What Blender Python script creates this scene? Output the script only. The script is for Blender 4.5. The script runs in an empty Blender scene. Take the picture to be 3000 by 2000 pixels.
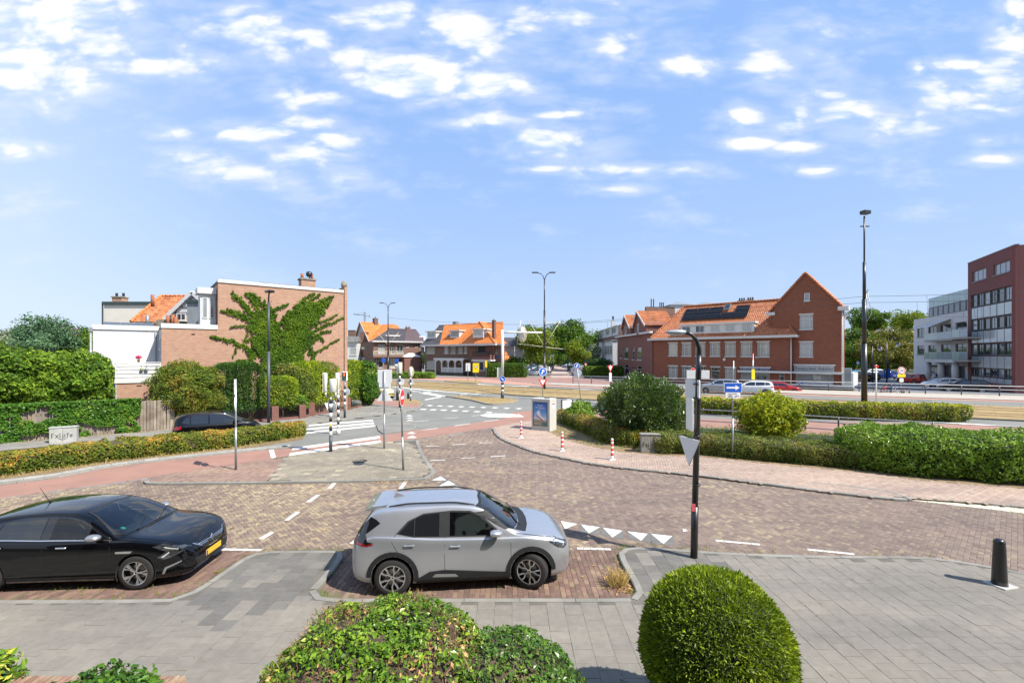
import bpy, bmesh, math, random
import numpy as np
from mathutils import Vector, Matrix, noise as mnoise
R = math.radians
rng = np.random.default_rng(7)
random.seed(7)
scn = bpy.context.scene
COL = scn.collection
F, CAMZ, HOR = 1333.33, 4.45, 1038.0      # focal length in photo pixels, eye height, horizon row
cam = bpy.data.cameras.new('camera')
cam.sensor_width = 36.0
cam.lens = 16.0
cam.shift_y = 38.0 / 3000.0
cam.clip_start = 0.05
cam.clip_end = 3000
camo = bpy.data.objects.new('camera', cam)
COL.objects.link(camo)
camo.location = (0, 0, CAMZ)
camo.rotation_euler = (R(90), 0, 0)
scn.camera = camo
def G(px, py):
    Y = F * CAMZ / (py - HOR)
    return ((px - 1500) * Y / F, Y)
def XZ(px, py, Y):
    return ((px - 1500) * Y / F, CAMZ - (py - HOR) * Y / F)
SUN_AZ = math.atan2(0.87, -0.49)
SUN_EL = R(50)
sun = bpy.data.lights.new('sun', 'SUN')
sun.energy = 4.3
sun.angle = R(0.5)
sun.color = (1.0, 0.94, 0.85)
suno = bpy.data.objects.new('sun', sun)
COL.objects.link(suno)
sd = Vector((math.sin(SUN_AZ) * math.cos(SUN_EL), math.cos(SUN_AZ) * math.cos(SUN_EL), math.sin(SUN_EL)))
suno.rotation_euler = sd.to_track_quat('Z', 'Y').to_euler()
suno.location = (30, -20, 40)
vs = scn.view_settings
vs.view_transform = 'Standard'
vs.look = 'None'
vs.gamma = 1.0
vs.use_curve_mapping = False
vs.exposure = 0.95
SKYG = 10.0 / 2**0.80      # sky radiance that shows as full white
world = bpy.data.worlds.new('World')
scn.world = world
world.use_nodes = True
wt = world.node_tree
wt.nodes.clear()
class NT:
    def __init__(s, tree): s.t = tree; s.n = tree.nodes; s.l = tree.links
    def node(s, typ, **kw):
        n = s.n.new(typ)
        for k, v in kw.items(): setattr(n, k, v)
        return n
    def link(s, a, b): s.l.new(a, b)
    def val(s, inp, v):
        if hasattr(v, 'is_output') or isinstance(v, bpy.types.NodeSocket): s.l.new(v, inp)
        else: inp.default_value = v
    def math(s, op, a, b=None, c=None, clamp=False):
        n = s.n.new('ShaderNodeMath'); n.operation = op; n.use_clamp = clamp
        s.val(n.inputs[0], a)
        if b is not None: s.val(n.inputs[1], b)
        if c is not None: s.val(n.inputs[2], c)
        return n.outputs[0]
    def vmath(s, op, a, b=None, c=None):
        n = s.n.new('ShaderNodeVectorMath'); n.operation = op
        s.val(n.inputs[0], a)
        if b is not None: s.val(n.inputs[1], b)
        if c is not None: s.val(n.inputs[2], c)
        return n.outputs['Value'] if op in ('LENGTH', 'DOT_PRODUCT', 'DISTANCE') else n.outputs[0]
    def mix(s, f, a, b, blend='MIX'):
        n = s.n.new('ShaderNodeMix'); n.data_type = 'RGBA'; n.blend_type = blend; n.clamp_factor = True
        s.val(n.inputs[0], f); s.val(n.inputs[6], a); s.val(n.inputs[7], b)
        return n.outputs[2]
    def noise(s, vec, scale, detail=3, rough=.55, dist=0.0):
        n = s.n.new('ShaderNodeTexNoise'); s.val(n.inputs['Vector'], vec)
        n.inputs['Scale'].default_value = scale; n.inputs['Detail'].default_value = detail
        n.inputs['Roughness'].default_value = rough; n.inputs['Distortion'].default_value = dist
        return n.outputs['Fac']
    def smooth(s, x, lo, hi):
        n = s.n.new('ShaderNodeMapRange'); n.interpolation_type = 'SMOOTHSTEP'
        s.val(n.inputs[0], x); n.inputs[1].default_value = lo; n.inputs[2].default_value = hi
        return n.outputs[0]
    def ramp(s, x, stops, interp='LINEAR'):
        n = s.n.new('ShaderNodeValToRGB'); s.val(n.inputs[0], x)
        cr = n.color_ramp; cr.interpolation = interp
        while len(cr.elements) < len(stops): cr.elements.new(0.5)
        for e, (p, c) in zip(cr.elements, stops):
            e.position = p; e.color = (*c, 1) if len(c) == 3 else c
        return n.outputs[0]
def build_sky():
    k = NT(wt)
    out = k.node('ShaderNodeOutputWorld'); bg = k.node('ShaderNodeBackground')
    bg.inputs['Strength'].default_value = 0.1
    sky = k.node('ShaderNodeTexSky', sky_type='NISHITA')
    sky.sun_disc = False; sky.sun_elevation = SUN_EL; sky.sun_rotation = SUN_AZ
    sky.altitude = 0; sky.air_density = 1.0; sky.dust_density = 0.6; sky.ozone_density = 1.5
    tc = k.node('ShaderNodeTexCoord')
    d = tc.outputs['Generated']
    sp = k.node('ShaderNodeSeparateXYZ'); k.link(d, sp.inputs[0])
    yy = k.math('MAXIMUM', sp.outputs[1], 0.12)
    u = k.math('DIVIDE', sp.outputs[0], yy); v = k.math('DIVIDE', sp.outputs[2], yy)
    cb = k.node('ShaderNodeCombineXYZ'); k.link(u, cb.inputs[0]); k.link(v, cb.inputs[1])
    uv = cb.outputs[0]
    blobs = [(130,80,260,120),(60,190,190,80),(300,150,150,60),(220,235,110,42),(560,190,80,42),(430,185,80,28),(700,80,110,42),(790,110,62,52),
      (930,120,90,28),(1060,160,100,38),(1150,185,60,24),(1130,50,180,45),(1350,60,150,62),(1440,140,90,34),(1540,100,120,60),(1650,50,200,55),(1790,120,80,58),
      (1120,245,110,30),(1270,230,110,48),(1400,250,130,36),(1530,250,60,20),(900,290,90,28),(690,395,80,16),(800,385,110,22),(900,365,80,22),(960,410,90,24),
      (600,470,120,22),(740,505,150,24),(880,460,130,34),(950,545,120,30),(520,390,50,12),(60,440,65,18),(120,436,30,14),(1420,350,90,24),(1640,335,80,10),
      (1600,420,120,32),(1860,502,150,13),(1800,556,90,10),(1590,495,50,8),(2010,190,100,36),(2230,180,100,52),(2370,110,110,68),(2440,170,60,50),
      (2420,275,65,20),(2190,345,50,28),(2480,330,120,42),(2620,362,120,30),(2310,365,45,18),(2760,275,110,32),(2900,250,110,36),(2970,120,60,60),
      (2890,318,90,14),(2980,20,45,36),(2800,190,55,14),(2200,420,70,14),(2330,430,60,12),(2400,500,60,10),(2900,410,60,12),(2900,465,80,14),(2690,205,18,14)]
    acc = None
    for (cx, cy, rx, ry) in blobs:
        ia, ib = 1333.0 / (rx*1.42), 1333.0 / (ry*1.55)
        uc, vc = (cx - 1500) / 1333.0, (HOR - cy) / 1333.0
        m = k.vmath('MULTIPLY_ADD', uv, (ia, ib, 0), (-uc * ia, -vc * ib, 0))
        L = k.vmath('LENGTH', m)
        if acc is None: acc = L
        else:
            acc = k.math('MINIMUM', acc, L)
    field = k.math('SUBTRACT', 1.0, acc)
    field = k.math('MAXIMUM', field, -1.8)
    global FIELD; FIELD = field
    w1 = k.node('ShaderNodeTexNoise'); k.link(uv, w1.inputs['Vector']); w1.inputs['Scale'].default_value = 7; w1.inputs['Detail'].default_value = 1
    uvw = k.vmath('MULTIPLY_ADD', w1.outputs['Color'], (.09, .05, 0), k.vmath('MULTIPLY', uv, (.72, 1.75, 1.0)))
    def fbm(off):
        vv = k.vmath('ADD', uvw, off)
        vo = k.node('ShaderNodeTexVoronoi'); vo.feature = 'F1'; k.link(vv, vo.inputs['Vector'])
        vo.inputs['Scale'].default_value = 12; vo.inputs['Detail'].default_value = 2; vo.inputs['Roughness'].default_value = .55
        a = k.noise(vv, 7.0, 8, .66)
        b = k.noise(vv, 3.6, 2, .5)
        s_ = k.math('ADD', k.math('MULTIPLY', a, .50), k.math('MULTIPLY', b, .30))
        return k.math('ADD', s_, k.math('MULTIPLY', k.math('SUBTRACT', .62, vo.outputs['Distance']), .24))
    n1 = fbm((3.1, 1.7, .4)); n2 = fbm((3.1 + .022, 1.7 + .045, .4))
    fw = k.math('MULTIPLY', field, 1.7)
    dn = k.math('ADD', fw, k.math('MULTIPLY', k.math('SUBTRACT', n1, .360), 6.4))
    dn2 = k.math('ADD', fw, k.math('MULTIPLY', k.math('SUBTRACT', n2, .360), 6.4))
    low = k.smooth(v, .48, .30)            # softer, thinner clouds towards the horizon
    dens = k.math('MULTIPLY', k.smooth(dn, -.25, 1.6), k.math('SUBTRACT', 1.0, k.math('MULTIPLY', low, .35)))
    veil = k.math('MULTIPLY', k.smooth(dn, -1.7, 1.2), .34)
    dens = k.math('MAXIMUM', dens, veil)
    wisp = k.smooth(k.noise(k.vmath('MULTIPLY', uv, (1.0, 2.6, 1)), 4.0, 7, .6), .50, .80)
    dens = k.math('MAXIMUM', dens, k.math('MULTIPLY', wisp, .42))
    shade = k.smooth(k.math('SUBTRACT', dn2, dn), -.45, 1.1)
    front = k.smooth(sp.outputs[1], .22, .34)
    gd = k.noise(k.vmath('MULTIPLY', d, (1, 1, 2.2)), 2.6, 8, .58)
    gden = k.math('MULTIPLY', k.smooth(gd, .50, .63), k.smooth(sp.outputs[2], .05, .3))
    mm = k.node('ShaderNodeMix'); k.link(front, mm.inputs[0]); k.link(gden, mm.inputs[2]); k.link(dens, mm.inputs[3])
    dtot = k.math('MULTIPLY', mm.outputs[0], k.smooth(sp.outputs[2], .06, .25))
    air = k.ramp(sp.outputs[2], [(0,(.44,.585,.84)),(.10,(.43,.575,.86)),(.25,(.375,.55,.90)),(.42,(.315,.51,.92)),(.62,(.27,.48,.92)),(1,(.23,.44,.9))])
    air = k.vmath('SCALE', air); airn = air.node; airn.inputs['Scale'].default_value = SKYG
    base = k.mix(.86, k.vmath('MULTIPLY', sky.outputs[0], (1.4, 1.3, 1.2)), air)
    west = k.smooth(sp.outputs[0], -.35, -.95)
    base = k.mix(k.math('MULTIPLY', west, .55), base, tuple(SKYG*x for x in (.80,.90,1.0))+(1,))
    cc = k.mix(shade, tuple(SKYG*x for x in (1.0,1.0,1.0))+(1,), tuple(SKYG*x for x in (.60,.74,.95))+(1,))
    fin = k.mix(k.math('MULTIPLY', dtot, .97), base, cc)
    k.link(fin, bg.inputs['Color']); k.link(bg.outputs[0], out.inputs[0])
build_sky()
try:
    world.cycles.sampling_method = 'MANUAL'; world.cycles.sample_map_resolution = 512
except Exception: pass
scn.cycles.use_adaptive_sampling = True
scn.cycles.max_bounces = 6
scn.cycles.transparent_max_bounces = 8
def mesh_np(name, V, Fc, nper):
    me = bpy.data.meshes.new(name)
    V = np.asarray(V, dtype=np.float32); Fc = np.asarray(Fc, dtype=np.int32).ravel()
    nf = len(Fc) // nper
    me.vertices.add(len(V)); me.vertices.foreach_set('co', V.ravel())
    me.loops.add(len(Fc)); me.loops.foreach_set('vertex_index', Fc)
    me.polygons.add(nf)
    me.polygons.foreach_set('loop_start', np.arange(0, nf * nper, nper, dtype=np.int32))
    me.polygons.foreach_set('loop_total', np.full(nf, nper, dtype=np.int32))
    me.polygons.foreach_set('use_smooth', np.zeros(nf, dtype=bool))
    me.update(calc_edges=True)
    return me
def link(name, me, mat=None, parent=None):
    o = bpy.data.objects.new(name, me); COL.objects.link(o)
    if mat is not None and me is not None and not me.materials: me.materials.append(mat)
    if parent is not None: o.parent = parent
    return o
def tag(o, label=None, cat=None, group=None, kind=None):
    if label: o['label'] = label
    if cat: o['category'] = cat
    if group: o['group'] = group
    if kind: o['kind'] = kind
    return o
def thing(name, label, cat, loc=(0, 0, 0), rz=0.0, group=None):
    o = bpy.data.objects.new(name, None); COL.objects.link(o)
    o.location = loc; o.rotation_euler = (0, 0, rz); o.empty_display_size = .2
    return tag(o, label, cat, group)
def copy_tree(o, parent=None):
    c = o.copy(); COL.objects.link(c); c.parent = parent
    for ch in list(o.children):
        copy_tree(ch, c)
    return c
class MB:
    def __init__(s): s.v = []; s.f = []; s.sm = []
    def add(s, vs_, fs, smooth=False):
        o = len(s.v); s.v += [tuple(p) for p in vs_]
        s.f += [tuple(i + o for i in f) for f in fs]; s.sm += [smooth] * len(fs)
        return s
    def box(s, x0, x1, y0, y1, z0, z1):
        return s.add([(x0,y0,z0),(x1,y0,z0),(x1,y1,z0),(x0,y1,z0),(x0,y0,z1),(x1,y0,z1),(x1,y1,z1),(x0,y1,z1)],
                     [(0,3,2,1),(4,5,6,7),(0,1,5,4),(1,2,6,5),(2,3,7,6),(3,0,4,7)])
    def bbox(s, c, d, rz=0.0, b=.01, M=None):
        x, y, z = d[0]/2, d[1]/2, d[2]/2; vs_ = []
        for sx in (-1,1):
            for sy in (-1,1):
                for sz in (-1,1):
                    for a in range(3):
                        p = [sx*x, sy*y, sz*z]
                        for q in range(3):
                            if q != a: p[q] -= (sx,sy,sz)[q]*b
                        vs_.append(p)
        def idx(sx,sy,sz,a): return (((sx>0)*2+(sy>0))*2+(sz>0))*3+a
        fs = []
        for a in range(3):
            for sg in (-1,1):
                q = [k for k in range(3) if k != a]; loop = []
                for (i,j) in ((-1,-1),(1,-1),(1,1),(-1,1)):
                    t = [0,0,0]; t[a]=sg; t[q[0]]=i; t[q[1]]=j; loop.append(idx(*t,a))
                if (sg>0) == (a==1): loop.reverse()
                fs.append(tuple(loop))
        for a in range(3):
            q = [k for k in range(3) if k != a]
            for i in (-1,1):
                for j in (-1,1):
                    t0=[0,0,0]; t1=[0,0,0]; t0[a]=-1; t1[a]=1
                    for t in (t0,t1): t[q[0]]=i; t[q[1]]=j
                    fs.append((idx(*t0,q[0]), idx(*t1,q[0]), idx(*t1,q[1]), idx(*t0,q[1])))
        for sx in (-1,1):
            for sy in (-1,1):
                for sz in (-1,1): fs.append(tuple(idx(sx,sy,sz,a) for a in range(3)))
        cr, sr = math.cos(rz), math.sin(rz)
        out = []
        for p in vs_:
            if M is not None:
                q = M @ Vector(p); out.append((q[0]+c[0], q[1]+c[1], q[2]+c[2]))
            else: out.append((p[0]*cr-p[1]*sr+c[0], p[0]*sr+p[1]*cr+c[1], p[2]+c[2]))
        return s.add(out, fs)
    def prism(s, poly, z0, z1):
        n = len(poly)
        return s.add([(x,y,z0) for x,y in poly]+[(x,y,z1) for x,y in poly],
                     [tuple(range(n-1,-1,-1)), tuple(range(n,2*n))]+[(i,(i+1)%n,n+(i+1)%n,n+i) for i in range(n)])
    def extr(s, poly, axis, a0, a1):
        n = len(poly)
        def P(p, a):
            q = list(p); q.insert(axis, a); return tuple(q)
        return s.add([P(p,a0) for p in poly]+[P(p,a1) for p in poly],
                     [tuple(range(n-1,-1,-1)), tuple(range(n,2*n))]+[(i,(i+1)%n,n+(i+1)%n,n+i) for i in range(n)])
    def tube(s, pts, rad, n=10, cap=True, smooth=True):
        pts = [Vector(p) for p in pts]
        if not hasattr(rad, '__len__'): rad = [rad]*len(pts)
        vs_ = []; up = None
        for i, p in enumerate(pts):
            a = pts[max(0,i-1)]; b = pts[min(len(pts)-1,i+1)]; d = (b-a)
            if d.length < 1e-9: d = Vector((0,0,1))
            d.normalize()
            if up is None: up = Vector((1,0,0)) if abs(d.x) < .9 else Vector((0,1,0))
            sx = d.cross(up)
            if sx.length < 1e-6: sx = d.cross(Vector((0,1,0)))
            sx.normalize(); sy = d.cross(sx).normalized(); up = sy.cross(d).normalized() if False else up
            for k_ in range(n):
                a_ = 2*math.pi*k_/n
                vs_.append(p + sx*math.cos(a_)*rad[i] + sy*math.sin(a_)*rad[i])
        fs = []
        for i in range(len(pts)-1):
            for k_ in range(n):
                fs.append((i*n+k_, i*n+(k_+1)%n, (i+1)*n+(k_+1)%n, (i+1)*n+k_))
        s.add(vs_, fs, smooth)
        if cap:
            o = len(s.v)-len(vs_)
            s.f.append(tuple(o+k_ for k_ in range(n-1,-1,-1))); s.sm.append(False)
            e = o+(len(pts)-1)*n
            s.f.append(tuple(e+k_ for k_ in range(n))); s.sm.append(False)
        return s
    def lathe(s, prof, c=(0,0), n=20, smooth=True):
        pts = [(c[0],c[1],z) for r,z in prof]
        vs_ = [(c[0]+r*math.cos(2*math.pi*k_/n), c[1]+r*math.sin(2*math.pi*k_/n), z) for r,z in prof for k_ in range(n)]
        fs = [(i*n+k_, i*n+(k_+1)%n, (i+1)*n+(k_+1)%n, (i+1)*n+k_) for i in range(len(prof)-1) for k_ in range(n)]
        s.add(vs_, fs, smooth)
        o = len(s.v)-len(vs_)
        s.f.append(tuple(o+k_ for k_ in range(n-1,-1,-1))); s.sm.append(False)
        e = o+(len(prof)-1)*n
        s.f.append(tuple(e+k_ for k_ in range(n))); s.sm.append(False)
        return s
    def disc(s, c, r, nrm, th=.004, n=28, sx=1.0, poly=None):
        nx, ny = nrm[0], nrm[1]; l = math.hypot(nx, ny); nx/=l; ny/=l
        tx, ty = -ny, nx
        if poly is None: poly = [(r*sx*math.cos(2*math.pi*k_/n), r*math.sin(2*math.pi*k_/n)) for k_ in range(n)]
        A = [(c[0]+tx*a, c[1]+ty*a, c[2]+b) for a,b in poly]
        B = [(p[0]-nx*th, p[1]-ny*th, p[2]) for p in A]
        m = len(poly)
        return s.add(A+B, [tuple(range(m)), tuple(range(2*m-1,m-1,-1))]+[(i,m+i,m+(i+1)%m,(i+1)%m) for i in range(m)])
    def mesh(s, name):
        me = bpy.data.meshes.new(name)
        me.from_pydata(s.v, [], s.f)
        me.polygons.foreach_set('use_smooth', s.sm)
        me.update()
        uv_box(me)
        return me
    def build(s, name, mat, parent=None):
        return link(name, s.mesh(name), mat, parent)
def uv_box(me):
    n = len(me.polygons)
    if n == 0: return
    uvl = me.uv_layers.new(name='UVMap')
    co = np.empty(len(me.vertices)*3, dtype=np.float32); me.vertices.foreach_get('co', co); co = co.reshape(-1,3)
    vi = np.empty(len(me.loops), dtype=np.int32); me.loops.foreach_get('vertex_index', vi)
    nr = np.empty(n*3, dtype=np.float32); me.polygons.foreach_get('normal', nr); nr = nr.reshape(-1,3)
    lt = np.empty(n, dtype=np.int32); me.polygons.foreach_get('loop_total', lt)
    fn = np.repeat(nr, lt, axis=0)
    P = co[vi]
    flat = np.abs(fn[:,2]) > .95
    h = np.hypot(fn[:,0], fn[:,1]) + 1e-9
    tx, ty = -fn[:,1]/h, fn[:,0]/h
    u = np.where(flat, P[:,0], P[:,0]*tx + P[:,1]*ty)
    cz = np.sqrt(np.maximum(1e-6, 1-fn[:,2]**2))
    v = np.where(flat, P[:,1], P[:,2]/cz)
    uvl.data.foreach_set('uv', np.stack([u,v],1).astype(np.float32).ravel())
MATS = {}
def _new(name):
    m = bpy.data.materials.new(name); m.use_nodes = True
    m.node_tree.nodes.clear()
    k = NT(m.node_tree)
    out = k.node('ShaderNodeOutputMaterial'); b = k.node('ShaderNodeBsdfPrincipled')
    k.link(b.outputs[0], out.inputs[0])
    MATS[name] = m
    return m, k, b, out
def hsv_jit(k, col, rnd, amt):
    return k.mix(1.0, col, k.ramp(rnd, [(0, (1-amt,)*3), (1, (1+amt*.6,)*3)]), 'MULTIPLY')
def pm(name, col, rough=.7, metal=0.0, var=.15, scale=3.0, bump=0.0, bscale=40, spec=.5, coat=0.0, col2=None, isl=0.0, grime=0.0):
    m, k, b, out = _new(name)
    g = k.node('ShaderNodeNewGeometry')
    P = g.outputs['Position']
    n = k.noise(P, scale, 5, .6)
    c2 = col2 if col2 else tuple(max(0, x*(1-var*1.6)) for x in col)
    c = k.mix(k.smooth(n, .3, .75), (*col, 1), (*c2, 1))
    if isl:
        oi = k.node('ShaderNodeObjectInfo')
        r_ = k.math('FRACT', k.math('ADD', g.outputs['Random Per Island'], oi.outputs['Random']))
        c = hsv_jit(k, c, r_, isl)
    if grime:
        gn = k.noise(P, .7, 6, .7)
        c = k.mix(k.math('MULTIPLY', k.smooth(gn, .48, .7), grime), c, (.05, .045, .035, 1))
    k.val(b.inputs['Base Color'], c)
    b.inputs['Roughness'].default_value = rough; b.inputs['Metallic'].default_value = metal
    b.inputs['Specular IOR Level'].default_value = spec
    if coat: b.inputs['Coat Weight'].default_value = coat; b.inputs['Coat Roughness'].default_value = .03
    if bump:
        bn = k.noise(P, bscale, 4, .65)
        bp = k.node('ShaderNodeBump'); bp.inputs['Strength'].default_value = bump; bp.inputs['Distance'].default_value = .01
        k.link(bn, bp.inputs['Height']); k.link(bp.outputs[0], b.inputs['Normal'])
    return m
def brick_mat(name, c1, c2, mortar, patch=.25, scale=1.0, rowh=.065, w=.22, c3=None, dark=None):
    m, k, b, out = _new(name)
    tc = k.node('ShaderNodeTexCoord')
    br = k.node('ShaderNodeTexBrick')
    k.link(tc.outputs['UV'], br.inputs['Vector'])
    br.inputs['Color1'].default_value = (*c1, 1); br.inputs['Color2'].default_value = (*c2, 1); br.inputs['Mortar'].default_value = (*mortar, 1)
    br.inputs['Scale'].default_value = 1.0; br.inputs['Mortar Size'].default_value = .006; br.inputs['Mortar Smooth'].default_value = .3
    br.inputs['Bias'].default_value = 0; br.inputs['Brick Width'].default_value = w; br.inputs['Row Height'].default_value = rowh
    br.offset = .5
    col = br.outputs['Color']
    uvn = k.vmath('MULTIPLY', tc.outputs['UV'], (2.2, 9.0, 1))
    n1 = k.noise(uvn, 1.0, 4, .7)
    if c3: col = k.mix(k.math('MULTIPLY', k.smooth(n1, .56, .72), .75), col, (*c3, 1))
    if dark: col = k.mix(k.math('MULTIPLY', k.smooth(n1, .46, .30), .7), col, (*dark, 1))
    n2 = k.noise(tc.outputs['UV'], .55, 5, .65)
    col = k.mix(k.math('MULTIPLY', k.smooth(n2, .42, .72), patch), col, tuple(x*.45 for x in c1)+(1,))
    k.link(col, b.inputs['Base Color']); b.inputs['Roughness'].default_value = .85
    bp = k.node('ShaderNodeBump'); bp.inputs['Strength'].default_value = .5; bp.inputs['Distance'].default_value = .008; bp.invert = True
    k.link(br.outputs['Fac'], bp.inputs['Height']); k.link(bp.outputs[0], b.inputs['Normal'])
    return m
def leaf_mat(name, stops, rough=.45, trans=.3, gloss=.06, nscale=.8, nshift=.35):
    m = bpy.data.materials.new(name); m.use_nodes = True; m.node_tree.nodes.clear()
    k = NT(m.node_tree); out = k.node('ShaderNodeOutputMaterial')
    g = k.node('ShaderNodeNewGeometry')
    n = k.noise(g.outputs['Position'], nscale, 3, .6)
    f = k.math('ADD', k.math('MULTIPLY', g.outputs['Random Per Island'], 1-nshift), k.math('MULTIPLY', k.smooth(n, .3, .7), nshift), clamp=True)
    stops = [(p, tuple(min(.75, x*1.28) for x in c_)) for p, c_ in stops]
    c = k.ramp(f, stops)
    d = k.node('ShaderNodeBsdfDiffuse'); k.link(c, d.inputs[0])
    t = k.node('ShaderNodeBsdfTranslucent'); k.link(k.mix(1, c, (1.5, 1.45, .6, 1), 'MULTIPLY'), t.inputs[0])
    mx = k.node('ShaderNodeMixShader'); mx.inputs[0].default_value = trans
    k.link(d.outputs[0], mx.inputs[1]); k.link(t.outputs[0], mx.inputs[2])
    gl = k.node('ShaderNodeBsdfGlossy'); gl.inputs['Roughness'].default_value = rough
    fr = k.node('ShaderNodeFresnel'); fr.inputs[0].default_value = 1.4
    m2 = k.node('ShaderNodeMixShader'); k.link(k.math('ADD', k.math('MULTIPLY', fr.outputs[0], gloss*6), 0.0, clamp=True), m2.inputs[0])
    k.link(mx.outputs[0], m2.inputs[1]); k.link(gl.outputs[0], m2.inputs[2]); k.link(m2.outputs[0], out.inputs[0])
    MATS[name] = m
    return m
def glass_mat(name, tint=(.02,.025,.028), rough=.03, var=.5, curtain=None):
    m, k, b, out = _new(name)
    g = k.node('ShaderNodeNewGeometry')
    oi = k.node('ShaderNodeObjectInfo')
    c = (*tint, 1)
    if curtain:
        tc = k.node('ShaderNodeTexCoord')
        sx = k.node('ShaderNodeSeparateXYZ'); k.link(tc.outputs['UV'], sx.inputs[0])
        w = k.math('SINE', k.math('MULTIPLY', sx.outputs[0], 60.0))
        cc = k.mix(k.math('ADD', k.math('MULTIPLY', w, .15), .3), (*curtain, 1), tuple(x*.6 for x in curtain)+(1,))
        c = k.mix(k.math('MULTIPLY', k.smooth(oi.outputs['Random'], .2, .5), .85), c, cc)
    k.val(b.inputs['Base Color'], c)
    b.inputs['Roughness'].default_value = rough; b.inputs['Specular IOR Level'].default_value = .9
    b.inputs['IOR'].default_value = 1.6
    bn = k.noise(g.outputs['Position'], .9, 2)
    bp = k.node('ShaderNodeBump'); bp.inputs['Strength'].default_value = .12; bp.inputs['Distance'].default_value = .03
    k.link(bn, bp.inputs['Height']); k.link(bp.outputs[0], b.inputs['Normal'])
    return m
def emit_mat(name, col, s):
    m = bpy.data.materials.new(name); m.use_nodes = True; m.node_tree.nodes.clear(); k = NT(m.node_tree)
    o = k.node('ShaderNodeOutputMaterial'); e = k.node('ShaderNodeEmission')
    e.inputs[0].default_value = (*col, 1); e.inputs[1].default_value = s; k.link(e.outputs[0], o.inputs[0]); return m
def Gz(px, py, z):
    Y = F * (CAMZ - z) / (py - HOR)
    return ((px - 1500) * Y / F, Y)
def inpoly(P, poly):
    x, y = P[:,0], P[:,1]; inside = np.zeros(len(P), bool); n = len(poly); j = n-1
    for i in range(n):
        xi, yi = poly[i]; xj, yj = poly[j]
        c = ((yi > y) != (yj > y)) & (x < (xj-xi)*(y-yi)/((yj-yi) if yj != yi else 1e-9)+xi)
        inside ^= c; j = i
    return inside
def smoothline(pts, n=4):
    out = []; L = len(pts)
    for i in range(L-1):
        p0 = pts[max(0,i-1)]; p1 = pts[i]; p2 = pts[i+1]; p3 = pts[min(L-1,i+2)]
        for t in range(n):
            t /= n
            out.append(tuple(.5*((2*p1[k])+(-p0[k]+p2[k])*t+(2*p0[k]-5*p1[k]+4*p2[k]-p3[k])*t*t+(-p0[k]+3*p1[k]-3*p2[k]+p3[k])*t**3) for k in range(2)))
    out.append(pts[-1]); return out
asph = pm('asphalt', (.195,.195,.175), .92, var=.12, scale=.5, bump=.5, bscale=90, grime=.12)
asph2 = pm('asphalt_dark', (.17,.172,.175), .9, var=.12, scale=.7, bump=.4, bscale=90)
redasph = pm('red_asphalt', (.31,.170,.128), .9, var=.10, scale=.8, bump=.4, bscale=110, grime=.12)
pinkpave = pm('pink_paver', (.50,.33,.27), .9, var=.12, scale=1.3, bump=.3, bscale=60, isl=.2)
sand = pm('joint_sand', (.12,.10,.06), .95, var=.3, scale=2.5, bump=.5, bscale=60, col2=(.12,.13,.05))
jointdark = pm('joint_dark', (.13,.115,.085), .95, var=.3, scale=4, bump=.4, bscale=70)
concrete = pm('kerb_concrete', (.25,.24,.21), .9, var=.15, scale=3, bump=.4, bscale=80, isl=.14, grime=.25)
white = pm('road_paint', (.66,.65,.60), .8, var=.16, scale=7, bump=.25, bscale=70, grime=.32)
soil = pm('soil', (.17,.12,.07), .95, var=.4, scale=3, bump=1.0, bscale=30, col2=(.26,.19,.09))
drygrass_m = pm('dry_verge', (.33,.235,.10), .95, var=.35, scale=1.2, bump=1.0, bscale=25, col2=(.22,.16,.07))
def tile_mat(name, stops, nsc=.35, nsh=.35, bump=.5, rough=.9, grime=.12, speck=0.0):
    m, k, b, out = _new(name)
    g = k.node('ShaderNodeNewGeometry'); oi = k.node('ShaderNodeObjectInfo')
    r_ = k.math('FRACT', k.math('ADD', g.outputs['Random Per Island'], oi.outputs['Random']))
    n = k.noise(g.outputs['Position'], nsc, 3, .6)
    f = k.math('ADD', k.math('MULTIPLY', r_, 1-nsh), k.math('MULTIPLY', k.smooth(n, .3, .7), nsh), clamp=True)
    c = k.ramp(f, stops)
    fine = k.noise(g.outputs['Position'], 140, 3, .7)
    c = k.mix(1.0, c, k.ramp(fine, [(.3,(.80,)*3),(.7,(1.14,)*3)]), 'MULTIPLY')
    mid = k.noise(g.outputs['Position'], 9, 4, .6)
    c = k.mix(1.0, c, k.ramp(mid, [(.3,(.88,)*3),(.7,(1.08,)*3)]), 'MULTIPLY')
    if grime:
        gn = k.noise(g.outputs['Position'], .8, 6, .7)
        c = k.mix(k.math('MULTIPLY', k.smooth(gn, .5, .75), grime), c, (.06,.055,.04,1))
        g2 = k.noise(k.vmath('MULTIPLY', g.outputs['Position'], (.22, .9, 1)), 1.0, 4, .6)
        c = k.mix(1.0, c, k.ramp(g2, [(.32,(.84,.84,.85)),(.66,(1.14,1.12,1.06))]), 'MULTIPLY')
        sp2 = k.noise(g.outputs['Position'], 2.6, 2, .5)
        c = k.mix(k.math('MULTIPLY', k.smooth(sp2, .70, .76), .30), c, (.05,.045,.04,1))
    k.link(c, b.inputs['Base Color']); b.inputs['Roughness'].default_value = rough
    bp = k.node('ShaderNodeBump'); bp.inputs['Strength'].default_value = bump; bp.inputs['Distance'].default_value = .006
    k.link(fine, bp.inputs['Height']); k.link(bp.outputs[0], b.inputs['Normal'])
    return m
street_m = tile_mat('street_brick', [(0,(.135,.096,.082)),(.3,(.18,.132,.108)),(.55,(.22,.168,.125)),(.72,(.265,.205,.14)),(.88,(.33,.265,.165)),(1,(.40,.325,.21))], .16, .30)
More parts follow.
